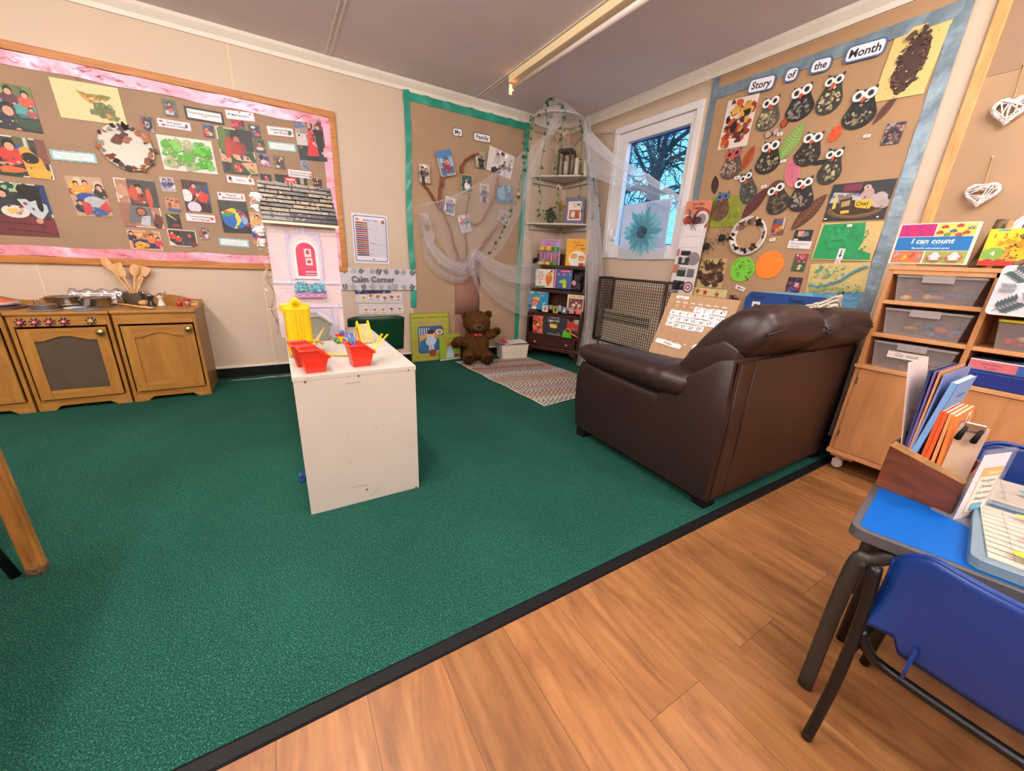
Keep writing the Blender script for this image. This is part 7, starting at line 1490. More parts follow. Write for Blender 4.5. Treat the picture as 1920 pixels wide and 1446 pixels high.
# ---------------------------------------------------------------- rug
def rug_mat():
 m = bpy.data.materials.new('woven_rug'); m.use_nodes = True; n = m.node_tree.nodes; l = m.node_tree.links; b = n['Principled BSDF']
 t = n.new('ShaderNodeTexCoord'); sp = n.new('ShaderNodeSeparateXYZ'); l.new(t.outputs['Object'], sp.inputs[0])
 # bands across the length
 q = n.new('ShaderNodeMath'); q.operation = 'MULTIPLY'; q.inputs[1].default_value = 1 / 1.42; l.new(sp.outputs[1], q.inputs[0]); q2 = n.new('ShaderNodeMath'); q2.operation = 'ADD'; q2.inputs[1].default_value = .5; l.new(q.outputs[0], q2.inputs[0])
 def ramp(cols):
  r = n.new('ShaderNodeValToRGB'); r.color_ramp.interpolation = 'CONSTANT'; e = r.color_ramp.elements
  e[0].position = 0; e[0].color = H(cols[0]) + (1,); e[1].position = 1 / len(cols); e[1].color = H(cols[1]) + (1,)
  for i in range(2, len(cols)): k = e.new(i / len(cols)); k.color = H(cols[i]) + (1,)
  l.new(q2.outputs[0], r.inputs[0]); return r
 base = ramp(['#c8bcb0', '#6f7f78', '#c8a090', '#5a5048', '#b8b0b0', '#c0a098', '#5c6458', '#c8b0a0', '#b8a08c', '#c89a80', '#c0b8b8', '#9a9098', '#4a4c58', '#c89884', '#b87c68', '#b8aca4', '#8a5c4c', '#a89c94', '#c8bcb0', '#5c524c'])
 ink = ramp(['#3a3c44', '#c8c0b0', '#5a4844', '#c8a890', '#4a5460', '#5a4a54', '#c8b8a8', '#4a4444', '#5a5048', '#6a4a44', '#3f4c58', '#c0a8a0', '#c0b0a8', '#4a3c3c', '#3c3030', '#4a4c4c', '#c8b0a0', '#463c3c', '#5a5048', '#b8a898'])
 w1 = n.new('ShaderNodeMath'); w1.operation = 'MULTIPLY'; w1.inputs[1].default_value = 150; l.new(sp.outputs[0], w1.inputs[0]); s1 = n.new('ShaderNodeMath'); s1.operation = 'SINE'; l.new(w1.outputs[0], s1.inputs[0])
 w2 = n.new('ShaderNodeMath'); w2.operation = 'MULTIPLY'; w2.inputs[1].default_value = 177; l.new(sp.outputs[1], w2.inputs[0]); s2 = n.new('ShaderNodeMath'); s2.operation = 'SINE'; l.new(w2.outputs[0], s2.inputs[0])
 ml = n.new('ShaderNodeMath'); ml.operation = 'MULTIPLY'; l.new(s1.outputs[0], ml.inputs[0]); l.new(s2.outputs[0], ml.inputs[1])
 nz = n.new('ShaderNodeTexNoise'); nz.inputs['Scale'].default_value = 60; l.new(t.outputs['Object'], nz.inputs['Vector']); ad = n.new('ShaderNodeMath'); ad.operation = 'ADD'; l.new(ml.outputs[0], ad.inputs[0]); l.new(nz.outputs[0], ad.inputs[1])
 gt = n.new('ShaderNodeMath'); gt.operation = 'GREATER_THAN'; gt.inputs[1].default_value = .55; l.new(ad.outputs[0], gt.inputs[0])
 mx = n.new('ShaderNodeMix'); mx.data_type = 'RGBA'; l.new(gt.outputs[0], mx.inputs[0]); l.new(base.outputs[0], mx.inputs[6]); l.new(ink.outputs[0], mx.inputs[7]); l.new(mx.outputs[2], b.inputs['Base Color']); b.inputs['Roughness'].default_value = .95
 return m
rl = [Vector((-1.365, -.19, 0)), Vector((-.54, -.29, 0)), Vector((-.41, -1.50, 0)), Vector((-1.24, -1.60, 0))]
rc = sum(rl, Vector()) / 4; ra = math.atan2(rl[1].y - rl[0].y, rl[1].x - rl[0].x)
ri = Matrix.Rotation(-ra, 4, 'Z')
def rf(u, v):
 p = rl[0].lerp(rl[1], u).lerp(rl[3].lerp(rl[2], u), v); q = ri @ (p - rc); e = .006 * math.sin(v * 23) * (1 if u < .5 else -1) * (abs(u - .5) > .45); return (q.x + e, q.y, .004 + .0015 * math.sin(u * 9 + v * 11) + .002)
T = thing('rug', 'flat woven rug with rows of small pink, grey and black patterns', 'rug', (rc.x, rc.y, .004), ra)
MB().grid(rf, 24, 36).build('weave', rug_mat(), T, solid=.005, local=True)
bd = [rf(0, j / 24) for j in range(25)] + [rf(i / 12, 1) for i in range(1, 13)] + [rf(1, 1 - j / 24) for j in range(1, 25)] + [rf(1 - i / 12, 0) for i in range(1, 12)]
MB().tube(bd, .005, 6, closed=True, flat=.6).build('edge_binding', mat('cream_binding', '#d0c4b0', .9), T, local=True)

# ---------------------------------------------------------------- teddy bear
FUR = mat('brown_fur', '#5a3a1c', .95, var=.35, vs=40, bump=1, bs=140, spec=.1); FURD = mat('dark_brown_fur', '#33200f', .95, var=.3, vs=40, bump=1, bs=140, spec=.1)
T = thing('teddy_bear', 'big brown teddy bear with a red ribbon sitting against the wall', 'teddy bear', (-1.14, -.20, .006), R(-22))
g = MB()
g.ell((0, 0, .17), (.135, .115, .175), 28); g.ell((.0, -.03, .405), (.142, .12, .122), 28, M=Matrix.Rotation(.12, 4, 'Y'))
g.ell((0, -.0, .30), (.085, .08, .06), 20)
g.ell((-.16, -.07, .215), (.085, .045, .05), 18, M=Matrix.Rotation(.25, 4, 'Y')); g.ell((-.215, -.10, .20), (.048, .042, .046), 16)
g.ell((.15, -.03, .29), (.08, .045, .05), 18, M=Matrix.Rotation(-.5, 4, 'Y')); g.ell((.205, -.05, .325), (.044, .038, .044), 16)
g.ell((-.085, -.14, .075), (.068, .13, .07), 20); g.ell((.105, -.13, .07), (.07, .125, .068), 20)
for x, z, a in ((-.115, .465, .5), (.115, .49, -.4)): g.ell((x, -.01, z), (.045, .025, .042), 14, M=Matrix.Rotation(a, 4, 'Y'))
o = g.build('body', FUR, T, smooth=True, local=True); md = o.modifiers.new('join', 'REMESH'); md.mode = 'VOXEL'; md.voxel_size = .008; md.use_smooth_shade = True
md = o.modifiers.new('soft', 'SMOOTH'); md.factor = .5; md.iterations = 6
tx = bpy.data.textures.new('fur_lumps', 'CLOUDS'); tx.noise_scale = .02; md = o.modifiers.new('lumps', 'DISPLACE'); md.texture = tx; md.strength = .012; md.texture_coords = 'LOCAL'
g = MB().ell((.01, -.135, .375), (.058, .045, .045), 18); g.build('muzzle', mat('muzzle_fur', '#5a4028', .95, var=.2, vs=40, bump=.8, bs=140), T, smooth=True, local=True)
g = MB().ell((.012, -.182, .388), (.019, .010, .013), 12); g.build('nose', mat('black_nose', '#141012', .3), T, smooth=True, local=True)
MB().tube([(.012, -.178, .375), (.012, -.176, .36), (.0, -.174, .352)], .002, 5).build('mouth', MATS['black_nose'], T, local=True)
for x in (-.035, .06): MB().ell((x, -.137, .425), .0085, 10).build('eye', MATS['black_nose'], T, smooth=True, local=True)
for c, r_ in (((-.085, -.267, .075), (.045, .014, .046)), ((.105, -.252, .07), (.047, .014, .046)), ((-.222, -.136, .20), (.030, .012, .03)), ((.212, -.086, .328), (.028, .012, .028)), ((-.112, -.032, .466), (.028, .010, .026)), ((.112, -.032, .49), (.028, .010, .026))):
 MB().ell(c, r_, 14).build('paw_pad' if c[2] < .4 else 'inner_ear', FURD, T, smooth=True, local=True)
g = MB();
for s in (-1, 1): g.ell((.01 + s * .022, -.112, .292), (.022, .008, .011), 10, M=Matrix.Rotation(s * .3, 4, 'Y')); g.tube([(.01, -.113, .29), (.01 + s * .014, -.117, .272)], .004, 5, flat=.5)
g.tube([(.07 * math.cos(2 * PI * i / 20) + .005, -.02 + .075 * math.sin(2 * PI * i / 20), .302) for i in range(20)], .005, 5, closed=True)
g.build('ribbon', mat('red_ribbon', '#b83c38', .5), T, smooth=True, local=True)

# books on the floor
FW = WL
def big(a):
 a.r(.02, .02, .98, .98, '#a8a83c'); [a.r(.06 + .062 * i, .90, .10 + .062 * i, .915, '#33301c') for i in range(15) if i not in (5, 11)]; [a.r(.08 + .07 * i, .09, .11 + .07 * i, .10, '#4a4424') for i in range(12)]
 a.t('Why do you cry?', .5, .80, .055, '#b87898', True, maxw=.8)
 for i in range(7): a.line([(.06, .3 + .08 * i), (.14, .33 + .08 * i)], .008, '#7a8430'); a.line([(.88, .3 + .08 * i), (.95, .33 + .08 * i)], .008, '#7a8430')
 a.flat([(x * 1, y - .03 * a.h) for x, y in rrect(-a.w * .33, a.w * .33, -a.h * .30, a.h * .26, .03)], '#3c5890'); [a.r(.2 + .06 * i, .5, .225 + .06 * i, .7, '#c8ccd8') for i in range(5)]; a.p([(.2, .52), (.45, .6), (.8, .5), (.8, .2), (.22, .2)], '#d0a050'); a.p([(.22, .42), (.4, .5), (.5, .2), (.22, .2)], '#2f6a98'); a.p([(.6, .5), (.78, .42), (.78, .2), (.56, .2)], '#2f6a98')
 a.e(.5, .55, .11, .09, '#e0b898'); a.e(.5, .61, .10, .045, '#3a2a28', 0, .2); a.e(.5, .42, .14, .1, '#b8c8dc', 0, .1); a.e(.72, .60, .1, .06, '#d8d0c8'); a.e(.73, .6, .05, .04, '#c07040'); a.r(.44, .22, .5, .35, '#b8c0dc'); a.r(.52, .22, .58, .35, '#b8c0dc')
 a.e(.54, .19, .09, .05, '#8a3c28', 0, .2); a.e(.54, .14, .08, .045, '#8a4030', 0, .1); a.e(.72, .20, .09, .025, '#c8b08c', .2)
book('large olive green picture book leaning on the wall, left of the teddy bear', (766, 588, 837, 585.5, 847, 672, 776, 679), '#8f9438', big, WL @ Matrix.Translation((0, 0, .03)), 0, .01)
def sg(a): a.t('I Want to be a', .5, .85, .07, '#a8602c', True, maxw=.7); a.t('Witch', .3, .73, .07, '#b8703c', True); a.p([(.3, .1), (.36, .4), (.5, .6), (.6, .4), (.75, .1)], '#b0c4dc'); a.e(.42, .6, .09, .09, '#c87848'); a.p([(.34, .66), (.42, .8), (.5, .66)], '#e0602c'); a.e(.8, .16, .14, .07, '#8a3c34', 0, .2); a.r(0, 0, 1, .06, '#b8b8a8')
book('small green picture book between the large one and the teddy bear', (820, 629, 859, 626.5, 866.5, 671, 829, 677), '#8fa832', sg, WL @ Matrix.Translation((0, 0, .085)), 0, .006)
# basket with papers
T = thing('storage_basket', 'white woven pattern plastic basket with papers beside the teddy bear', 'basket', (-.70, -.205, .004), R(-8))
bm_ = bpy.data.materials.new('woven_white'); bm_.use_nodes = True; n = bm_.node_tree.nodes; l = bm_.node_tree.links; b = n['Principled BSDF']; t = n.new('ShaderNodeTexCoord'); mp = n.new('ShaderNodeMapping'); mp.inputs['Rotation'].default_value = (R(0), R(45), 0); ck = n.new('ShaderNodeTexChecker'); ck.inputs['Scale'].default_value = 62; ck.inputs[1].default_value = (.78, .72, .6, 1); ck.inputs[2].default_value = (.55, .48, .38, 1)
l.new(t.outputs['Object'], mp.inputs[0]); l.new(mp.outputs[0], ck.inputs[0]); l.new(ck.outputs[0], b.inputs['Base Color']); b.inputs['Roughness'].default_value = .5; bp = n.new('ShaderNodeBump'); bp.inputs['Distance'].default_value = .003; l.new(ck.outputs[1], bp.inputs['Height']); l.new(bp.outputs[0], b.inputs['Normal'])
g = MB(); w_, d_, h = .155, .085, .155; g.hexa([(-w_ * .93, -d_ * .93, 0), (w_ * .93, -d_ * .93, 0), (w_ * .93, d_ * .93, 0), (-w_ * .93, d_ * .93, 0)], [(-w_, -d_, h), (w_, -d_, h), (w_, d_, h), (-w_, d_, h)]); g.f.pop(1); g.c.pop(1); g.m.pop(1); g.build('basket_body', bm_, T, solid=.004, local=True)
MB().tube([(-w_, -d_, h), (w_, -d_, h), (w_, d_, h), (-w_, d_, h)], .006, 6, closed=True).build('rim', mat('basket_rim', '#d8ccb4', .5), T, local=True)
for i, (x, y, rz, c_) in enumerate(((-.03, 0, .05, '#e4e0e4'), (.02, .01, -.1, '#dcd8e2'), (.0, -.02, .16, '#ebe7ea'), (-.11, .0, .0, '#c84858'))):
 a = Art(.27 if i < 3 else .06, .15, c_, .0015); [a.r(.1, .15 + .1 * j, .9, .17 + .1 * j, '#9a98a8') for j in range(7)] if i < 3 else 0; lab = ['lowest paper sheet in the white basket', 'middle paper sheet in the white basket', 'top paper sheet on the white basket', 'red paper corner at the left of the white basket'][i]
 o = put_local(a.mb, 'paper_sheet', Matrix.Translation((-.70, -.205, .004)) @ Matrix.Rotation(R(-8), 4, 'Z') @ MT((x, y, .166 + .006 * i), rx=.05 * (i - 1), ry=.04 * (1 - i), rz=rz)); tag(o, lab, 'paper')

# ---------------------------------------------------------------- leather sofa
LE = mat('dark_brown_leather', '#2a1916', .42, var=.16, vs=3, bump=.25, bs=9, spec=.5)
LEB = mat('brown_leather_back', '#392219', .5, var=.1, vs=2, bump=.15, bs=6, spec=.4)
SF = thing('sofa', 'dark brown leather sofa seen from behind, next to the shelving cabinet', 'sofa', (-.75, -2.5, .004))
YZ = lambda x: Matrix(((0, 0, 1, x), (1, 0, 0, 0), (0, 1, 0, 0), (0, 0, 0, 1)))
sx0, sx1 = -1.345, -.175
prof = [(-2.06, .06), (-2.035, .22), (-2.03, .38), (-2.06, .475), (-2.70, .475), (-2.775, .495), (-2.82, .55), (-2.85, .62), (-2.885, .685), (-2.945, .70), (-2.958, .40), (-2.952, .05)]
def sidefn(xo, w, sgn, bul=.022):
 # outer face gently bulged, built as a filled profile scaled in steps
 g = MB(); n = len(prof); cy = sum(p[0] for p in prof) / n; cz = sum(p[1] for p in prof) / n; rings = []
 for k, (s, d) in enumerate(((1, w), (1, .012), (.985, .0), (.8, -bul * .6), (.5, -bul), (.2, -bul * 1.1))):
  rings.append([(xo + sgn * d, cy + (p[0] - cy) * s, cz + (p[1] - cz) * s) for p in prof])
 vs = [v for r_ in rings for v in r_]; fs = [(k * n + i, k * n + (i + 1) % n, (k + 1) * n + (i + 1) % n, (k + 1) * n + i) for k in range(len(rings) - 1) for i in range(n)]
 fs.append(tuple(range((len(rings) - 1) * n, len(rings) * n))); fs.append(tuple(range(n))[::-1]); return g.add(vs, fs)
sidefn(sx0, .17, 1).build('arm_side', LE, SF, smooth=True, bevel=.012, seg=3)
sidefn(sx1, .15, -1, .005).build('arm_side', LE, SF, smooth=True, bevel=.012, seg=3)
g = MB().grid(lambda u, v: (sx0 + .012 + (sx1 - sx0 - .024) * u, -2.953 - .010 * math.sin(PI * u) * math.sin(PI * v) - .003 * math.sin(u * 19) * math.sin(v * 5), .05 + .635 * v), 30, 16); g.grid(lambda u, v: (sx0 + .012 + (sx1 - sx0 - .024) * u, -2.953 + .07 * v, .685), 30, 3)
g.build('back_panel', LEB, SF, smooth=True)
MB().box(sx0 + .17, sx1 - .15, -2.90, -2.78, .10, .66).build('back_frame', LE, SF)
MB().box(sx0 + .17, sx1 - .15, -2.90, -2.09, .075, .36).build('seat_base', LE, SF, bevel=.02, seg=3, smooth=True)
for x in (sx0 + .030, sx0 + .135): MB().tube([(x, -2.953 if x > sx0 + .1 else -2.957, .06), (x, -2.962, .35), (x, -2.957, .68)], .0022, 6).build('seam_piping', LE, SF, smooth=True)
MB().tube([(sx0 - .004, -2.70, .488), (sx0 - .010, -2.80, .40), (sx0 - .006, -2.90, .372), (sx0 + .004, -2.955, .365)], .0022, 6).build('seam_piping', LE, SF, smooth=True)
def pillow_box(x0, x1, y0, y1, z0, z1, e=.35, n=26, puff=0, wr=.004, seed=0):
 cx, cy, cz = (x0 + x1) / 2, (y0 + y1) / 2, (z0 + z1) / 2; a, b, c = (x1 - x0) / 2, (y1 - y0) / 2, (z1 - z0) / 2
 pw = lambda t, k: math.copysign(abs(t) ** k, t)
 def fn(u, v):
  th, ph = 2 * PI * u, PI * (v - .5); x = pw(math.cos(ph), e) * pw(math.cos(th), e); y = pw(math.cos(ph), e) * pw(math.sin(th), e); z = pw(math.sin(ph), e)
  w_ = wr * math.sin(x * 9 + seed) * math.sin(y * 7 + z * 5)
  return (cx + a * x, cy + b * y, cz + c * z + w_ + puff * (1 - x * x) * (1 - y * y) * (1 if z > 0 else -0))
 return MB().grid(fn, n * 2, n, cu=True)
# padded arms
def arm(xc, w, lab_n):
 def fn(u, v):
  s = u; y = -1.985 - .83 * s; pr = (1 - abs(2 * s - 1) ** 5) ** .42; a = 2 * PI * v
  wr = .006 * math.sin(s * 60 + a) * max(0, s - .6) * 2.5
  zz = .528 + .012 * s; r_ = .86 + .42 * s
  return (xc + (w * r_ * pr + wr) * math.copysign(abs(math.cos(a)) ** .75, math.cos(a)), y, zz + (.066 * r_ * pr + wr) * math.copysign(abs(math.sin(a)) ** .85, math.sin(a)))
 g = MB().grid(fn, 40, 28, cv=True); return g.build('arm_pad', LE, SF, smooth=True)
arm(-1.26, .128, 0); arm(-.275, .10, 1)
for i, (a, b) in enumerate(((-1.15, -.755), (-.75, -.36))): pillow_box(a, b, -2.72, -2.04, .34, .50, .3, puff=.02, seed=i).build('seat_cushion', LE, SF, smooth=True)
# back cushions with a fat rolled top
PF = [(-2.60, .44), (-2.625, .56), (-2.67, .66), (-2.72, .745), (-2.79, .825), (-2.87, .88), (-2.95, .893), (-3.0, .878), (-3.03, .835), (-3.025, .785), (-2.985, .735), (-2.93, .69), (-2.86, .62), (-2.80, .56), (-2.72, .45)]
def backc(x0, x1, seed, dz=0):
 m = len(PF); cy = sum(p[0] for p in PF) / m; cz = sum(p[1] for p in PF) / m
 def fn(u, v):
  ph = PI * u; u = .5 - .5 * math.copysign(abs(math.cos(ph)) ** .5, math.cos(ph)); k = v * m; i = int(k) % m; f = k - int(k); y, z = (PF[i][j] * (1 - f) + PF[(i + 1) % m][j] * f for j in (0, 1))
  s = max(.0, math.sin(ph)) ** .42; wr = .006 * math.sin(u * 30 + z * 20 + seed) * (abs(2 * u - 1) > .5) + .004 * math.sin(z * 50 + u * 7)
  return (x0 + (x1 - x0) * u, cy + (y - cy) * s, cz + (z - cz) * s + wr + .02 * math.sin(PI * u) * (z > .8) + dz)
 g = MB().grid(fn, 36, m * 3, cv=True)
 n_ = m * 3; g.f.append(list(range(n_))[::-1]); g.c.append((1, 1, 1)); g.m.append(0); g.f.append([35 * n_ + i for i in range(n_)]); g.c.append((1, 1, 1)); g.m.append(0)
 o = g.build('back_cushion', LE, SF, smooth=True)
 MB().tube([(x0 + (x1 - x0) * t, -3.024 + .03 * (abs(2 * t - 1) ** 6), .815 + .018 * math.sin(PI * t) - .02 * abs(2 * t - 1) ** 6 + dz) for t in [i / 24 for i in range(1, 24)]], .0035, 6).build('piping', LE, o, smooth=True)
MB().prism([(-2.60, .46), (-2.66, .60), (-2.74, .71), (-2.86, .77), (-2.935, .74), (-2.94, .66), (-2.80, .46)], -1.315, -1.05, M=YZ(0)).build('back_filler', LE, SF, bevel=.03, seg=4, smooth=True)
backc(-1.31, -.775, 0); backc(-.80, -.22, 2, -.022)
for x, y in ((-1.315, -2.11), (-1.30, -2.915), (-.24, -2.11), (-.24, -2.915)): MB().box(x - .02, x + .06, y - .03, y + .035, .004, .075).build('foot', BLACK, SF, bevel=.004)
tag(MB().box(-.165, -.02, -2.99, -2.975, .004, .63).build('gap_shade_panel', mat('gap_shade_black', '#0c0c10', .8), bevel=.003), 'matt black panel standing in the gap between the sofa and the shelving cabinet', 'panel')  # added slab: the dark shade of the gap put in as a shape
# patterned scatter cushion
CM = bpy.data.materials.new('maze_fabric'); CM.use_nodes = True; n = CM.node_tree.nodes; l = CM.node_tree.links; b = n['Principled BSDF']; t = n.new('ShaderNodeTexCoord')
wv = n.new('ShaderNodeTexVoronoi'); wv.inputs['Scale'].default_value = 9; wv.distance = 'CHEBYCHEV'; wv.inputs['Randomness'].default_value = .6; l.new(t.outputs['Object'], wv.inputs['Vector'])
mu = n.new('ShaderNodeMath'); mu.operation = 'MULTIPLY'; mu.inputs[1].default_value = 75; l.new(wv.outputs['Distance'], mu.inputs[0]); sn = n.new('ShaderNodeMath'); sn.operation = 'SINE'; l.new(mu.outputs[0], sn.inputs[0]); gt = n.new('ShaderNodeMath'); gt.operation = 'GREATER_THAN'; gt.inputs[1].default_value = 0; l.new(sn.outputs[0], gt.inputs[0])
mx = n.new('ShaderNodeMix'); mx.data_type = 'RGBA'; mx.inputs[6].default_value = H('#d8cec0') + (1,); mx.inputs[7].default_value = H('#6a5c4c') + (1,); l.new(gt.outputs[0], mx.inputs[0]); l.new(mx.outputs[2], b.inputs['Base Color']); b.inputs['Roughness'].default_value = .9
yp_ = -2.84; c0 = aY(1583, 546, yp_); c1 = aY(1487, 580, yp_); ux = (c0 - c1).normalized(); wv_ = Vector((ux.z, 0, -ux.x));
if wv_.z > 0: wv_ = -wv_
cs = .42; cc = c0 - ux * cs / 2 + wv_ * cs / 2; yv = Vector((0, 1, 0))
g = MB()
for sg in (-1, 1): g.grid(lambda u, v: tuple(cc + ux * (u - .5) * cs * (1 - .04 * math.sin(PI * v)) + wv_ * (v - .5) * cs * (1 - .04 * math.sin(PI * u)) + yv * sg * .055 * (math.sin(PI * u) * math.sin(PI * v)) ** .6), 20, 20)
tag(g.build('scatter_cushion', CM, smooth=True), 'cream cushion with a brown maze pattern peeping over the sofa back', 'cushion')

# ---------------------------------------------------------------- shelving cabinet on castors
BE = wood('beech_veneer', '#ae7648', '#c89060', (8, 8, 1.1), 2, .4); BEH = wood('beech_veneer_rail', '#ba8250', '#d09a6a', (8, 1.1, 8), 2, .4)
kx, ky0, ky1 = -.30, -3.008, -3.72
K = thing('shelving_cabinet', 'beech shelving cabinet on castors with trays above and doors below', 'cabinet', (-.16, -3.36, .004))
def kb(nm, x0, x1, y0, y1, z0, z1, m=BE, p=K, bv=.0015): return MB().box(x0, x1, min(y0, y1), max(y0, y1), z0, z1).build(nm, m, p, bevel=bv)
kb('top_panel', kx - .004, -.028, ky0 + .004, ky1 - .004, 1.072, 1.09, BEH); kb('side_panel', kx, -.03, ky0, ky0 - .018, .604, 1.072); kb('side_panel', kx, -.03, ky1, ky1 + .018, .604, 1.072)
kb('mid_panel', kx - .012, -.028, ky0 + .004, ky1 - .004, .586, .604, BEH); kb('divider', kx, -.04, -3.345, -3.363, .604, 1.072); kb('back_panel', -.04, -.03, ky0 - .018, ky1 + .018, .12, 1.072)
kb('top_rail', kx, kx + .016, ky0 - .018, ky1 + .018, 1.052, 1.072, BEH)
for z in (.913, .752):
 kb('shelf', kx, -.04, ky0 - .018, -3.345, z, z + .018, BEH); kb('shelf', kx, -.04, -3.363, ky1 + .018, z, z + .018, BEH)
kb('side_panel', kx, -.03, ky0, ky0 - .018, .12, .586); kb('side_panel', kx, -.03, ky1, ky1 + .018, .12, .586)
kb('base_panel', kx - .006, -.028, ky0 + .004, ky1 - .004, .095, .12, BEH)
for a, b in ((ky0 - .019, -3.353), (-3.357, ky1 + .019)):
 d = kb('door', kx - .004, kx + .012, a, b, .123, .583)
 if a > -3.1:
  for z in (.20, .50): MB().box(kx - .0075, kx - .004, a - .008, a - .001, z, z + .035).build('hinge', mat('hinge_grey', '#6a6460', .4, .6), d)
MB().lathe([(.012, 0), (.011, .006), (.004, .009), (0, .009)], (kx - .0035, -3.42, .50), 14, axis='x').build('lock', mat('lock_chrome', '#c8c4c0', .2, .9), d, smooth=True) if False else MB().ell((kx - .006, -3.425, .502), (.004, .011, .011), 12).build('lock', mat('lock_chrome', '#c8c4c0', .2, .9), d, smooth=True)
for x, y in ((kx + .05, ky0 - .045), (-.07, ky0 - .045), (kx + .05, ky1 + .05), (-.07, ky1 + .05)):
 MB().box(x - .045, x + .035, y - .07, y + .03, .08, .095).build('castor_block', BE, K)
 w_ = MB().tube([(x - .014, y, .028), (x + .014, y, .028)], .0235, 20).build('castor_wheel', mat('castor_cream', '#cfc6b8', .4), K, smooth=False, bevel=.004)
 MB().prism([(-.018, .024), (.016, .024), (.022, .052), (0, .074), (-.02, .056)], -.018, .018, M=YZ(x) @ Matrix.Translation((y, 0, 0)) ).build('castor_fork', mat('castor_cream', '#cfc6b8', .4), w_)
CLR = glassm('clear_plastic', '#f0e8e8', .22)
def clear_tray(label, y0, y1, z0, h, cols, seed, lidc=None, tag_txt=None):
 T = thing('clear_tray', label, 'tray', (-.165, (y0 + y1) / 2, z0)); w = abs(y1 - y0) / 2
 g = MB(); a = .125; g.hexa([(-a * .9, -w * .86, 0), (a * .9, -w * .86, 0), (a * .9, w * .86, 0), (-a * .9, w * .86, 0)], [(-a, -w * .97, h), (a, -w * .97, h), (a, w * .97, h), (-a, w * .97, h)]); g.f.pop(1); g.c.pop(1); g.m.pop(1); g.build('box', CLR, T, local=True)
 lm = glassm('clear_plastic_lid', '#ddd8d8', .35) if lidc is None else mat('lid' + lidc, lidc, .4)
 lid = MB().prism(rrect(-a - .008, a, -w, w, .012), h, h + .010).build('lid', lm, T, bevel=.002, local=True)
 MB().box(-a - .014, -a - .006, -w * .35, w * .35, h - .02, h + .012).build('clip', lm, lid, local=True)
 rnd = random.Random(seed); g = MB()
 for i in range(26): g.ell((rnd.uniform(-.09, .09), rnd.uniform(-w * .75, w * .75), rnd.uniform(.014, h * .45)), (rnd.uniform(.012, .022), rnd.uniform(.015, .035), rnd.uniform(.008, .014)), 8, M=Matrix.Rotation(rnd.uniform(0, 3), 4, 'Z'), col=rnd.choice(cols))
 g.build('toy_pieces', PRINT, T, local=True)['kind'] = 'stuff'
 if tag_txt:
  A = Art(.14, .032, '#e4ddd4', .0015); A.t(tag_txt, .5, .5, .5, '#2c2624', False, .2, maxw=.85); o = A.mb.build('name_label', PRINT, T, local=True); o.matrix_basis = Matrix.Translation((-a * .985 - .001, .01, h * .62)) @ WR.to_3x3().to_4x4()
clear_tray('clear plastic tray of red and blue toys on the top left shelf of the cabinet', -3.04, -3.332, .9315, .108, ['#b83c34', '#2c5a98', '#d8a030', '#c0504c'], 1)
clear_tray('clear plastic tray of red, green and blue toys on the middle left shelf', -3.04, -3.332, .7705, .115, ['#c83830', '#2f6ab0', '#3c9a50', '#d8b034', '#3a58a8'], 2)
clear_tray('clear plastic tray labelled Car wash on the lower left shelf', -3.04, -3.332, .6045, .12, ['#8a3c34', '#5a5a5c', '#7a4a40'], 3, tag_txt='Car wash')
clear_tray('clear tray of red toys with a yellow lid on the middle right shelf', -3.40, -3.66, .7705, .112, ['#c8242c', '#d83c44', '#e0b8a8', '#b81c3c'], 4, '#e8d41c')
# boxes in the lower right bay
T = thing('puzzle_box', 'blue and pink jigsaw puzzle box on the lower right shelf', 'box', (-.18, -3.53, .672)); MB().box(-.29, -.08, -3.69, -3.375, .672, .722).build('box', mat('puzzle_blue', '#28407c', .5), T, bevel=.002)
A = Art(.315, .048, '#2c5aa0', .0012); A.r(0, .1, .42, .9, '#c86870'); A.t('Giant Floor', .2, .62, .2, '#5a3048', maxw=.3); A.t('Puzzle', .2, .3, .2, '#5a3048', maxw=.3); A.t('Ravensburger', .68, .62, .3, '#e4e4f0', True, .1, maxw=.4); A.e(.6, .25, .02, .12, '#a8c8e0'); A.e(.8, .25, .03, .1, '#d8b8c8'); A.r(.0, .9, 1, 1, '#e8d8d8'); o = A.mb.build('box_front', PRINT, T, local=True); o.matrix_basis = Matrix.Translation((-.1105, 0, .025)) @ WR.to_3x3().to_4x4()
A = Art(.315, .20, '#3a3448', .001); A.blobs(26, 7, ['#a84068', '#e4dcd8', '#c8a050', '#2c5aa0', '#5a3a30'], (.05, .12)); o = A.mb.build('box_top', PRINT, T, local=True); o.matrix_basis = Matrix.Translation((-.005, 0, .0505)) @ Matrix.Rotation(R(-90), 4, 'Z')
tag(MB().box(-.295, -.08, -3.69, -3.37, .605, .67).build('storage_box', mat('deep_blue_plastic', '#142c7c', .4), bevel=.004), 'deep blue box under the jigsaw puzzle on the lower right shelf', 'box')
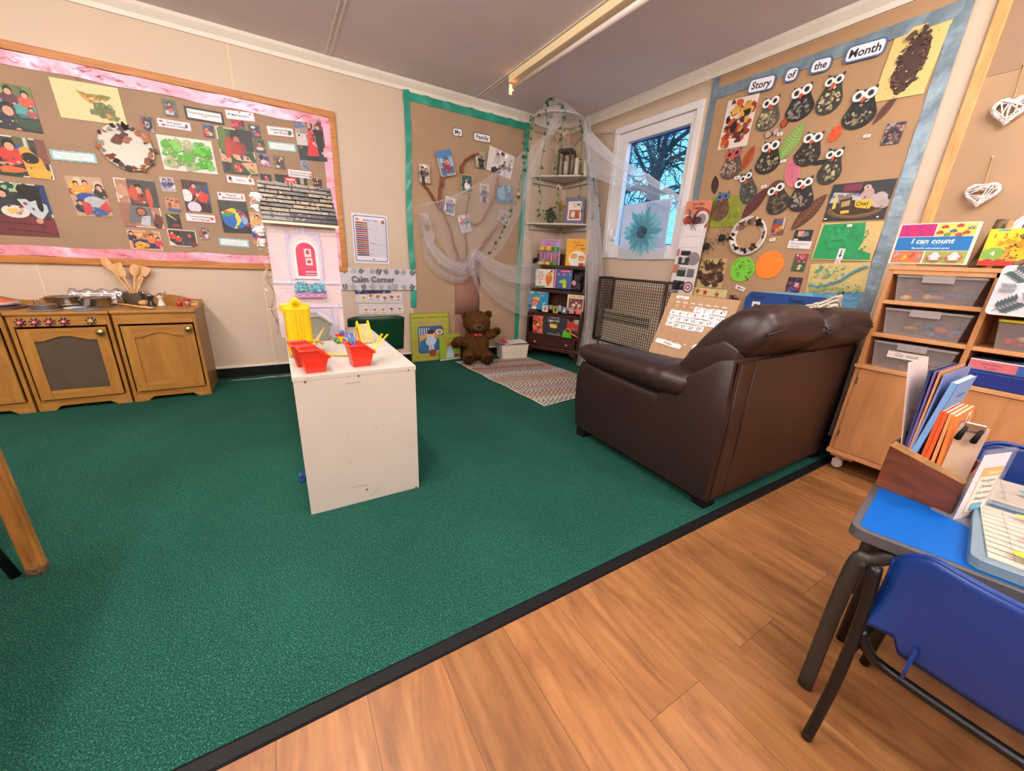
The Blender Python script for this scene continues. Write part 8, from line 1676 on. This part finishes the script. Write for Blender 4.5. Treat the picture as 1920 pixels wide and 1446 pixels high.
# things on top
KF_ = Matrix(((0, 0, -1, 0), (-1, 0, 0, 0), (0, 1, 0, 0), (0, 0, 0, 1)))
def icc(a):
 a.r(.02, .68, .49, .98, '#c8186c'); a.r(.51, .68, .98, .98, '#e8d060'); a.r(.02, .33, .98, .67, '#1470b8'); a.r(.02, .02, .44, .32, '#e87848'); a.r(.46, .02, .98, .32, '#98a850')
 a.t('I can count', .5, .56, .13, '#f0f0d8', True, .15, maxw=.72); a.t('from 1 to 10', .5, .47, .06, '#4aa0d8', True, .1, maxw=.45); a.t('Flip-and-fun with number games', .5, .39, .04, '#e8f0f8', True, .1, maxw=.6)
 for x, y in ((.12, .75), (.28, .92), (.32, .78), (.42, .88), (.1, .9)): a.e(x, y, .025, .045, '#5c3a8c'); a.e(x, y, .012, .02, '#c8186c')
 for x, y, c_ in ((.6, .9, '#c83c34'), (.78, .92, '#c83c34'), (.92, .87, '#8a9a8c'), (.56, .77, '#c83c34'), (.72, .8, '#6a5a9a'), (.88, .76, '#d0403c'), (.66, .72, '#5a9a50'), (.8, .71, '#c83c34')): a.e(x, y, .05, .025, c_); a.e(x, y + .025, .028, .02, c_); a.e(x - .025, y - .02, .01, .012, '#333'); a.e(x + .025, y - .02, .01, .012, '#333')
 for x, y, c_ in ((.09, .2, '#a89ac0'), (.21, .13, '#e0c040'), (.31, .2, '#c84048'), (.4, .14, '#8a90b8')): a.p([(x - .02, y + .08), (x + .02, y + .08), (x + .02, y), (x - .03, y - .05), (x - .05, y - .02), (x - .02, y + .01)], c_)
 for x in (.6, .84): a.e(x, .17, .10, .10, '#c84850'); a.e(x, .19, .085, .05, '#e8c8c8'); a.e(x, .12, .07, .03, '#e8c8c8'); a.e(x, .2, .05, .09, '#efe4e0'); a.e(x - .015, .22, .006, .01, '#333'); a.e(x + .015, .22, .006, .01, '#333')
book('square boxed game reading I can count leaning on the cabinet top', (1690, 419, 1839, 417, 1809, 498, 1667, 492), '#ece4dc', icc, KF_, .235, .03, name='game_box', cat='game box', rot=0)
def ott(a):
 a.r(.02, .02, .98, .98, '#e8c824'); a.e(.3, .96, .16, .025, '#4a90b0')
 for ch, x in zip('123', (.15, .38, .60)): a.t(ch, x, .80, .12, '#c84c20', True)
 a.e(.25, .3, .28, .2, '#7aa848'); a.t('4', .24, .33, .13, '#e4dcc8', True); a.p([(.5, .62), (.58, .64), (.62, .3), (.8, .2), (.8, .02), (.4, .02), (.48, .3)], '#d8a030'); a.e(.56, .66, .1, .05, '#e0a020'); a.blobs(34, 3, ['#5a2c14', '#7a4420'], (.012, .022), (.45, .04, .8, .6)); a.blobs(6, 4, ['#e0a020', '#d89018'], (.04, .06), (.3, .5, .9, .7)); a.r(0, 0, 1, .13, '#c82c28'); a.e(.2, .13, .1, .05, '#c82c28'); a.e(.45, .13, .1, .05, '#c82c28')
book('yellow counting book reading 1 2 3 with giraffes on the cabinet top', (1858, 429, 1945, 428, 1922, 500, 1833, 497), '#e8c824', ott, KF_, .20, .012, rot=0)
T = thing('cardboard_tube', 'brown cardboard roll patterned in dark print standing behind the game box', 'tube', (-.18, -3.27, 1.09)); g = MB().tube([(-.17, -3.255, 1.091), (-.12, -3.275, 1.29)], .022, 14); g.build('tube', mat('dark_print', '#5c4c34', .6, var=.6, vs=30), T)
MB().tube([(-.20, -3.30, 1.092), (-.15, -3.30, 1.285)], .010, 10).build('roller', wood('roller_wood', '#a87c50', '#c89a68'), T, smooth=True)
T = thing('wooden_toy', 'grey brown curved wooden toy at the right end of the cabinet top', 'toy', (-.23, -3.42, 1.09))
g = MB(); g.tube([(-.25, -3.37, 1.105), (-.245, -3.40, 1.125), (-.24, -3.45, 1.165)], .011, 8); g.tube([(-.25, -3.36, 1.21), (-.25, -3.385, 1.235), (-.25, -3.44, 1.24)], .012, 8); g.box(-.26, -.2, -3.50, -3.42, 1.0905, 1.24); g.build('body', mat('dull_brown', '#7a5c4c', .6), T, bevel=.006)
T = thing('number_clock', 'white round teaching clock showing 10, cut by the right picture edge', 'clock', (-.08, -3.44, 1.19)); g = MB().lathe([(0, 0), (.135, 0), (.14, .006), (.14, .018), (.133, .018), (.13, .010), (0, .010)], (-.07, -3.42, 1.215), 40, axis='x'); g.build('dial', mat('clock_white', '#dcdce0', .4, var=.02), T, smooth=False)
A = Art(.24, .24, '#e8e6ea', .0008, ellp(0, 0, .118, .118, 36));
for k in range(12): t_ = R(90 - 30 * k); A.t(str(k or 12), .5 + .40 * math.cos(t_), .5 + .40 * math.sin(t_), .10, '#28282c', True)
o = A.mb.build('dial_print', PRINT, T, local=True); o.matrix_basis = Matrix.Translation((.01 - .0105, .02, .025)) @ WR.to_3x3().to_4x4()
# leaf patterned lap tray
qx = -.335; p0 = aX(1884, 497, qx); p1 = aX(1842, 588, qx); tw, th_ = .34, abs(p0.z - p1.z)
A = Art(tw, th_, '#d8d4dc', .006, rrect(-tw / 2, tw / 2, -th_ / 2, th_ / 2, .018))
for x, y, k, r_, c_ in ((.17, .80, .20, .9, '#4a5c62'), (.30, .86, .16, -.6, '#54646a'), (.14, .20, .20, -.9, '#45565c'), (.32, .35, .16, .4, '#6a7880'), (.12, .55, .13, 1.5, '#8a94a0'), (.42, .15, .15, .2, '#5a686e'), (.62, .8, .2, .4, '#4a5c62'), (.8, .3, .2, -.5, '#4a5c62')): fern(A, x, y, k, r_, c_, 6)
A.e(.37, .58, .035, .14, '#6a3c34'); A.e(.33, .52, .02, .05, '#6a3c34')
o = put_local(A.mb, 'lap_tray', WR @ Matrix.Translation((-p0.y + tw / 2 - .0, (p0.z + p1.z) / 2, -qx))); tag(o, 'white tray printed with grey leaves standing against the right shelves', 'tray')

# ---------------------------------------------------------------- blue classroom table
e1 = Vector((.989, .147, 0)).normalized(); e2 = Vector((.247, -.969, 0)).normalized(); TP = Vector((-1.812, -3.513, .5)); TZ = .5
def tp(a, b, z=0): return TP + e1 * a + e2 * b + Vector((0, 0, z))
LA, LB = .56, 1.1
TB = thing('classroom_table', 'low blue topped classroom table with a grey edge, bottom right', 'table', tuple(tp(.28, .5, -.496)))
def slab(ins, z0, z1, r_=.03):
 P = []
 for a, b, s in ((ins + r_, ins + r_, 180), (LA - ins - r_, ins + r_, 270), (LA - ins - r_, LB - ins - r_, 0), (ins + r_, LB - ins - r_, 90)):
  for k in range(6): t_ = R(s + 90 * k / 5); P.append((a + r_ * math.cos(t_), b + r_ * math.sin(t_)))
 Mx = Matrix(((e1.x, e2.x, 0, TP.x), (e1.y, e2.y, 0, TP.y), (0, 0, 1, 0), (0, 0, 0, 1))); return MB().prism(P, z0, z1, M=Mx)
slab(0, TZ - .026, TZ - .001).build('edge', mat('grey_pu_edge', '#4e4b4e', .5, var=.06), TB, bevel=.008, seg=3)
slab(.014, TZ - .002, TZ, .02).build('tabletop', mat('bright_blue_laminate', '#0058ae', .5, var=.04, spec=.15), TB)
TS = mat('table_leg_grey', '#39352f', .45, .3, var=.1); TK_ = mat('black_tube', '#131417', .3, .3, var=.05)
def flatleg(a, b, top_to):
 f = tp(a, b, 0); f.z = .004; P = [f, f + Vector((0, 0, .36))] + [f.lerp(tp(*top_to), t_ * t_ * .9) * 1 + Vector((0, 0, 0)) for t_ in ()]; q = tp(*top_to)
 P = [f, Vector((f.x, f.y, .38)), Vector((f.x + (q.x - f.x) * .10, f.y + (q.y - f.y) * .10, .43)), Vector((f.x + (q.x - f.x) * .32, f.y + (q.y - f.y) * .32, .463)), Vector((q.x, q.y, .465))]
 return MB().tube([sm(P, i / 24) for i in range(25)], .016, 10, flat=.65)
flatleg(.022, .03, (.03, .28)).build('leg', TS, TB, smooth=True); flatleg(.022, LB - .03, (.03, LB - .28)).build('leg', TS, TB, smooth=True)
flatleg(LA - .03, .03, (LA - .03, .28)).build('leg', TS, TB, smooth=True); flatleg(LA - .03, LB - .03, (LA - .03, LB - .28)).build('leg', TS, TB, smooth=True)
MB().tube([tp(.03, .24, -.035), tp(.03, LB - .24, -.035)], .013, 8).build('apron_rail', TS, TB, smooth=True)
MB().tube([tp(LA - .03, .24, -.035), tp(LA - .03, LB - .24, -.035)], .013, 8).build('apron_rail', TS, TB, smooth=True)
MB().tube([(-1.53, -3.53, .004), (-1.53, -3.53, .474)], .0135, 12).build('support_post', TK_, TB, smooth=True)

def school_chair(label, cx, cy, rz, w=.37, h=.55, seat=.30, back=-.02, gap=0):
 """local frame: the backrest at x = 0, seat towards +x, width along y"""
 T = thing('school_chair', label, 'chair', (cx, cy, .004), rz); bm = mat('royal_blue_plastic', '#0e3580', .36, var=.05, spec=.45)
 z0 = seat + .015
 def fn(u, v):
  s = 2 * u - 1; rnd_ = max(0, abs(s) - .72) / .28; top = h - .045 * rnd_ ** 2.2; z = z0 + (top - z0) * v + (1 - v) * .03 * (abs(s) > .8)
  return (.05 * abs(s) ** 2.4 * (.3 + .7 * v) - .035 * v + .015 * (1 - v) ** 2 - .03 * (1 - v) ** 3 * abs(s) ** 8, (u - .5) * w * (1 + .03 * v + .09 * (1 - v) ** 3 * abs(s) ** 6), z)
 MB().grid(fn, 32, 16).build('backrest', bm, T, smooth=True, solid=.006, local=True)
 P = [fn(u / 31, 1) for u in range(32)]; MB().tube([(0.004 + p[0], p[1], p[2]) for p in P], .006, 6).build('backrest_rim', bm, T, smooth=True, local=True)
 for s in (0, 1): P = [fn(s, v / 15) for v in range(16)]; MB().tube([(p[0] + .004, p[1], p[2]) for p in P], .006, 6).build('backrest_rim', bm, T, smooth=True, local=True)
 MB().grid(lambda u, v: (.03 + .34 * u, (v - .5) * w * .95, seat + .012 * (2 * v - 1) ** 2 * 2 + .03 * (1 - u) ** 5 - .02 * u ** 8), 16, 16).build('seat', bm, T, smooth=True, solid=.006, local=True)
 for sg in (-1, 1):
  MB().prism([(.0, seat + .06), (.035, seat + .02), (.05, seat - .03), (.02, seat - .035), (.0, seat)], -.003, .003, M=Matrix(((1, 0, 0, 0), (0, 0, -1, sg * w * .33), (0, 1, 0, 0), (0, 0, 0, 1)))).build('fin', bm, T, local=True)
  y = sg * (w / 2 + .012); MB().tube([sm([Vector((-.02, y * 1.02, 0)), Vector((.0, y, seat * .6)), Vector((.004, y * 1.02, seat + .06)), Vector((.0, y * 1.06, seat + .18))], i / 16) for i in range(17)], .0105, 12).build('leg', TK_, T, smooth=True, local=True)
  MB().tube([(.33, y * .98, 0), (.32, y * .94, seat - .035)], .0105, 12).build('leg', TK_, T, smooth=True, local=True)
  MB().tube([(.012, y, seat - .03), (.32, y * .94, seat - .035)], .010, 8).build('seat_rail', TK_, T, smooth=True, local=True)
 P = [Vector((.012, -w / 2 - .01, seat + .02)), Vector((.02, -w / 2 + .01, seat - .02)), Vector((.03, -w / 2 + .05, seat - .042)), Vector((.03, 0, seat - .046)), Vector((.03, w / 2 - .05, seat - .042)), Vector((.02, w / 2 - .01, seat - .02)), Vector((.012, w / 2 + .01, seat + .02))]
 MB().tube([sm(P, i / 40) for i in range(41)], .0105, 10).build('cross_rail', TK_, T, smooth=True, local=True)
 return T
school_chair('royal blue plastic chair in the foreground, pushed under the blue table', -1.885, -3.805, R(2), .385, .55, .30)
school_chair('blue plastic chair on the far side of the blue table', -1.10, -3.755, R(180 + 4), .38, .59, .30)

# wooden letter box with books
fx = -1.535; WD = wood('worn_walnut', '#4a2416', '#7a4228', (9, 2, 9), 3, .4)
FBX = thing('wooden_file_box', 'worn brown wooden box with a slanted top holding books on the blue table', 'file box', (-1.47, -3.545, TZ)); ya, yb = -3.474, -3.614
def fbp(x0, x1, nm, m=WD):
 g = MB().prism([(ya, TZ), (ya, TZ + .128), (ya - .008, TZ + .132), (yb, TZ + .088), (yb, TZ)], x0, x1, M=YZ(0)); return g.build(nm, m, FBX, bevel=.002)
fbp(fx, fx + .008, 'side_board'); fbp(fx + .19, fx + .198, 'side_board')
MB().box(fx + .008, fx + .19, ya - .008, ya, TZ, TZ + .128).build('end_board', WD, FBX, bevel=.002); MB().box(fx + .008, fx + .19, yb, yb + .008, TZ, TZ + .085).build('end_board', WD, FBX, bevel=.002); MB().box(fx + .008, fx + .19, yb + .008, ya - .008, TZ, TZ + .006).build('base_board', WD, FBX)
g = MB().prism([(ya + .001, TZ + .118), (ya - .006, TZ + .1325), (yb - .001, TZ + .0895), (yb + .002, TZ + .083)], fx - .0005, fx + .0075, M=YZ(0)); g.build('worn_edge', mat('bare_wood', '#b08350', .6, var=.3, vs=40), FBX)
def leafbook(label, b_, t_, w, th, col, name='exercise_book', draw=None, x=-1.522, sheet_=False, cat='book'):
 w *= 1.45
 p0 = aX(*b_, x); p1 = aX(*t_, x); up = (p1 - p0); bot = p0 - up.normalized() * max(0, (p0.z - TZ - .008) / max(.2, up.normalized().z)); up = p1 - bot; h = up.length
 yv = up.normalized(); xv = Vector((1, 0, 0)); zv = xv.cross(yv).normalized();
 Mx = Matrix(((xv.x, yv.x, zv.x, bot.x), (xv.y, yv.y, zv.y, bot.y), (xv.z, yv.z, zv.z, bot.z), (0, 0, 0, 1)))
 T = thing(name, label, cat, M=Mx)       # local x into the box, y up, z towards the viewer's right
 if not sheet_: MB().box(.001, w - .003, .002, h - .002, .001, th - .001).build('pages', mat('book_pages', '#e6dcc4', .8), T, local=True); MB().box(0, w, 0, h, -.0004, .0006, col=col).build('back_cover', PRINT, T, local=True); MB().box(-.0008, .0008, 0, h, 0, th, col=col).build('spine', PRINT, T, local=True)
 A = Art(w, h, col, .0008)
 if draw: draw(A)
 o = A.mb.build('front_cover' if not sheet_ else 'paper', PRINT, T, local=True); o.location = (w / 2, h / 2, th)
 return T
def tr_(a): a.t('Trace the', .5, .60, .05, '#8a5a5a', maxw=.8); a.t('N', .3, .40, .10, '#4a2824', True); a.t('Q', .35, .22, .08, '#4a2824', True)
leafbook('tall pale worksheet headed Trace the, leftmost in the wooden box', (1688, 845), (1703, 680), .11, .0, '#dcc8c4', 'worksheet', tr_, sheet_=True, cat='paper')
leafbook('dark navy plastic folder in the wooden box', (1693, 845), (1742, 694), .15, .004, '#28305c', 'plastic_folder')
leafbook('brown edged plastic folder in the wooden box', (1697, 848), (1752, 697), .16, .003, '#6a5a90', 'plastic_folder')
leafbook('orange edged plastic folder in the wooden box', (1701, 850), (1762, 697), .15, .003, '#c08a60', 'plastic_folder')
leafbook('lilac blue clear folder in the wooden box', (1704, 850), (1770, 703), .17, .002, '#7484b4', 'plastic_folder')
def col_(a): a.t('Colours', .45, .66, .15, '#c8dcf0', True, .35, rot=.0, maxw=.72); a.t('and Shapes', .6, .86, .04, '#3c5c90', maxw=.4); a.r(0, 0, .04, 1, '#1f88c0'); a.e(.5, .3, .3, .15, '#8ab0dc')
leafbook('sky blue book titled Colours, tallest book in the wooden box', (1706, 850), (1784, 717), .125, .010, '#6f98cc', 'picture_book', col_)
leafbook('first bright orange thin book in the wooden box', (1725, 858), (1763, 770), .11, .006, '#d8501c', 'exercise_book', lambda a: a.r(.1, .1, .9, .9, '#dc5c24'))
leafbook('second bright orange thin book in the wooden box', (1733, 862), (1771, 773), .11, .006, '#dc5820', 'exercise_book', lambda a: a.r(.1, .1, .9, .9, '#dc5c24'))
leafbook('pale orange wire bound book in the wooden box', (1744, 868), (1780, 776), .11, .005, '#d89060', 'exercise_book')
def an(a): a.t('Animals', .42, .88, .07, '#7a5a98', True, .2, maxw=.55); a.r(.66, .72, .84, .96, '#e0d8b8'); a.e(.75, .84, .05, .08, '#5a5a48'); a.e(.4, .7, .2, .06, '#f0a860')
leafbook('orange book titled Animals, nearest in the wooden box', (1754, 875), (1786, 780), .125, .006, '#e07c2c', 'picture_book', an)
# clipboard
p0 = aX(1784, 890, -1.535); p1 = aX(1790, 792, -1.535); T = thing('clipboard', 'small pale wooden clipboard with a black metal clip leaning at the front of the box', 'clipboard', M=Matrix(((.15, 0, -.99, -1.518), (-.99, 0, -.15, p0.y + .022), (0, 1, 0, p0.z), (0, 0, 0, 1)))); hh_ = (p1.z - p0.z)
MB().prism(rrect(0, .044, -.075, hh_, .005), 0, .004).build('board', mat('pale_board', '#c4a88c', .5, var=.08), T, bevel=.001, local=True)
g = MB().box(.006, .038, hh_ - .015, hh_ + .006, .004, .010).build('clip', STEEL, T, bevel=.002, local=True)
for x in (.010, .034): MB().tube([(x, hh_ - .006, .012), (x - .004, hh_ - .02, .02), (x - .006, hh_ - .036, .013)], [.003, .005, .006], 8).build('clip_lever', BLACK, T, smooth=True, local=True)
# acrylic sign holder
A0 = Vector((-1.555, -3.622, TZ)); A1 = Vector((-1.465, -3.648, TZ)); xv = (A1 - A0).normalized(); wA = (A1 - A0).length; zv = xv.cross(Vector((0, 0, 1))).normalized(); tilt = Matrix.Rotation(-.12, 4, xv); yv = (tilt @ Vector((0, 0, 1, 0)).to_3d()) if False else Vector((0, 0, 1));
Ms = Matrix(((xv.x, 0, zv.x, A0.x), (xv.y, 0, zv.y, A0.y), (xv.z, 1, zv.z, A0.z), (0, 0, 0, 1)))
ACR = glassm('clear_acrylic', '#ffffff', .07)
T = thing('sign_holder', 'clear acrylic holder with a handwritten card and a small computer picture', 'sign', M=Ms); hA = .168
A = Art(wA, hA, '#e2e0e8', .001); A.r(.20, .08, .98, .80, '#d8a850'); A.r(.24, .10, .94, .66, '#ece6dc'); A.r(.24, .66, .98, .78, '#e0b044'); A.t('Literacy', .66, .72, .05, '#f0ead8', True, maxw=.4)
for i, s_ in enumerate(('Recognise', '- Develop', '- Use mouse', '- Respond')): A.t(s_, .6, .60 - .095 * i, .055, '#28282e', False, .15, maxw=.62)
A.r(.38, .12, .78, .24, '#2a6a98'); A.r(.40, .135, .76, .23, '#5ab0d0'); A.r(.55, .09, .61, .12, '#2a3a48')
o = A.mb.build('card', PRINT, T, local=True); o.location = (wA / 2, hA / 2, .001)
MB().box(-.002, wA + .012, 0, hA + .012, .0028, .0045).build('front_pane', ACR, T, local=True); MB().box(-.002, wA + .012, 0, hA + .012, -.002, -.0004).build('back_pane', ACR, T, local=True); MB().box(-.002, wA + .01, 0, .003, -.04, .03).build('foot', CLR, T, local=True)
# paint palettes: trays with ridged white paper
def ptray(label, a0, a1, b0, b1, blots):
 T = thing('art_tray', label, 'tray', tp((a0 + a1) / 2, (b0 + b1) / 2)); Mx = Matrix(((e1.x, e2.x, 0, TP.x), (e1.y, e2.y, 0, TP.y), (0, 0, 1, TZ), (0, 0, 0, 1)))
 P = rrect(a0, a1, b0, b1, .022); g = MB().prism(P, 0.0005, .022, M=Mx); g.build('tray_base', mat('smoky_tray', '#6c8494', .3, var=.05), T, bevel=.004, seg=2)
 w_, h_ = a1 - a0 - .03, b1 - b0 - .03; A = Art(h_, w_, '#b9b2a6', .003)
 for k in range(11): A.r(0, k / 11, 1, k / 11 + .012, '#a39b8c')
 for x in (.12, .26, .40, .54): [A.r(x + .002 * (k % 2), k / 22, x + .008, k / 22 + .014, '#6a6058') for k in range(1, 22)]
 for bl in blots: A.e(*bl)
 o = A.mb.build('ridged_paper', PRINT, T, local=True); X2 = Matrix(((e2.x, -e1.x, 0, 0), (e2.y, -e1.y, 0, 0), (0, 0, 1, .0225), (0, 0, 0, 1))); o.matrix_basis = X2
ptray('smoky tray of ridged white paper with yellow and pink blots, nearer one', .018, .32, .172, .47, [(.22, .88, .12, .05, '#e8d420', .1), (.3, .80, .1, .04, '#e8d83c', -.2), (.34, .5, .16, .045, '#d84878', -.2), (.44, .44, .12, .04, '#d0305c'), (.42, .3, .1, .04, '#e080a0', 0), (.32, .12, .14, .04, '#ecd83c')])
ptray('smoky tray of ridged white paper with blue and green blots, further one', .345, .55, .168, .47, [(.34, .55, .14, .06, '#2088b8', .2), (.45, .35, .08, .2, '#1c9a48', .1)])

# ---------------------------------------------------------------- left foreground table
T = thing('wooden_table', 'worn wooden table whose square leg shows at the left picture edge', 'table', (-4.0, -2.6, .004)); OW = wood('worn_pine_leg', '#8a5a28', '#b8803c', (12, 12, 2), 3, .5)
def sqleg(x, y):
 o = MB().box(x - .021, x + .021, y - .016, y + .016, .004, .52).build('leg', OW, T, bevel=.006, seg=2); return o
lg = sqleg(-3.612, -2.14); g = MB(); g.box(-3.634, -3.590, -2.1575, -2.1225, .0035, .035); g.build('scuffed_foot', mat('scuffed_wood', '#6a5038', .8, var=.7, vs=90), lg, bevel=.005)
sqleg(-3.612, -3.2); sqleg(-4.5, -2.14); sqleg(-4.5, -3.2); MB().box(-4.56, -3.60, -3.26, -2.12, .522, .545).build('tabletop', OW, T, bevel=.006); MB().box(-4.47, -3.64, -2.17, -2.12, .44, .52).build('apron', OW, T)
T = thing('metal_stool', 'black tubular stool leg beside the wooden table leg', 'stool', (-3.88, -2.02, .004))
for a, b in (((-3.662, -2.135), (-3.78, -2.06)), ((-4.02, -1.70), (-3.98, -1.85)), ((-4.16, -2.135), (-4.06, -2.06)), ((-4.3, -1.75), (-4.2, -1.86))): MB().tube([(a[0], a[1], .004), (b[0], b[1], .40)], .0125, 10).build('leg', TK_, T, smooth=True)
MB().lathe([(0, 0), (.15, 0), (.155, .01), (.15, .025), (0, .025)], (-3.98, -1.98, .40), 28).build('seat', TK_, T)

# ---------------------------------------------------------------- outside the window
BK_ = mat('bark', '#4a4654', .9, var=.3, vs=12); rnd = random.Random(77)
def ox(px, py, x=3.5): return aX(px, py, x)
TT = thing('bare_tree', 'large bare winter tree outside the window', 'tree', ox(1225, 440, 3.6))
trunk_b = ox(1205, 480, 3.6); trunk_b.z = -.4
kn_ = ox(1226, 338, 3.5)
MB().tube([trunk_b, ox(1218, 420, 3.55), ox(1224, 375, 3.5), kn_], [.24, .17, .13, .11], 12).build('trunk', BK_, TT, smooth=True)
limbs = [((1226, 338), (1238, 300), (1262, 270), (1300, 240), (1345, 215), .085), ((1224, 336), (1222, 300), (1215, 270), (1205, 235), (1190, 195), .06), ((1220, 345), (1200, 300), (1190, 275), (1188, 250), (1180, 215), .045), ((1232, 340), (1250, 305), (1275, 290), (1310, 282), (1350, 268), .06),
   ((1222, 360), (1195, 352), (1170, 362), (1140, 372), (1110, 385), .085), ((1230, 365), (1262, 350), (1290, 352), (1320, 345), (1350, 330), .04), ((1230, 360), (1262, 362), (1295, 365), (1330, 375), (1360, 380), .04), ((1236, 310), (1244, 270), (1258, 240), (1262, 205), (1270, 170), .05), ((1240, 300), (1235, 268), (1240, 240), (1230, 200), (1225, 170), .035), ((1226, 350), (1215, 390), (1200, 420), (1190, 450), (1170, 480), .05)]
nodes = []
for i, L_ in enumerate(limbs):
 r0 = L_[-1] * .8; P = [ox(x, y, 3.5 + (.25 * math.sin(i * 2.1)) * k) for k, (x, y) in enumerate(L_[:-1])]; Q = [sm(P, k / 20) for k in range(21)]
 MB().tube(Q, [r0 * (1 - .75 * k / 20) for k in range(21)], 8).build('limb', BK_, TT, smooth=True)
 for k in range(2, 21): nodes.append((Q[k], (Q[k] - Q[k - 1]).normalized(), r0 * (1 - .75 * k / 20)))
tw = MB()
def twig(p, d, r_, n_, depth):
 P = [p]; rs = [r_]
 for k in range(n_):
  d = (d + Vector((rnd.gauss(0, .22), rnd.gauss(0, .28), rnd.gauss(0, .28) + .02))).normalized(); p = p + d * .12; P.append(p); rs.append(r_ * (1 - .8 * (k + 1) / n_))
  if depth and rnd.random() < .5: twig(p, (d + Vector((rnd.gauss(0, .5), rnd.gauss(0, .8), rnd.gauss(0, .8)))).normalized(), rs[-1] * .7, max(3, n_ - 2), depth - 1)
 tw.tube(P, rs, 4, caps=False)
for i in range(230):
 p, d, r_ = rnd.choice(nodes); twig(p, (d + Vector((rnd.gauss(0, .5), rnd.gauss(0, .9), rnd.gauss(0, .9)))).normalized(), min(.016, r_ * .4), rnd.randint(5, 9), 2)
o = tw.build('twigs', BK_, TT); o['kind'] = 'stuff'
hd = MB()
for i in range(420):
 y = rnd.uniform(1.2, 4.8); x = rnd.uniform(3.7, 4.3); z = rnd.uniform(-.2, .9); p = Vector((x, y, z)); P = [p]
 for k in range(5): p = p + Vector((rnd.gauss(0, .04), rnd.gauss(0, .10), rnd.uniform(.08, .22))); P.append(p)
 hd.tube(P, [.007, .006, .005, .004, .003, .002], 4, caps=False)
tag(hd.build('hedge', mat('grey_twigs', '#5c6478', .9, var=.3), None), 'grey tangle of hedge twigs low behind the window', 'hedge', kind='stuff')
struct('ground', MB().box(.15, 30, -20, 30, -.6, -.5), mat('winter_grass', '#5a6450', .9, var=.2))
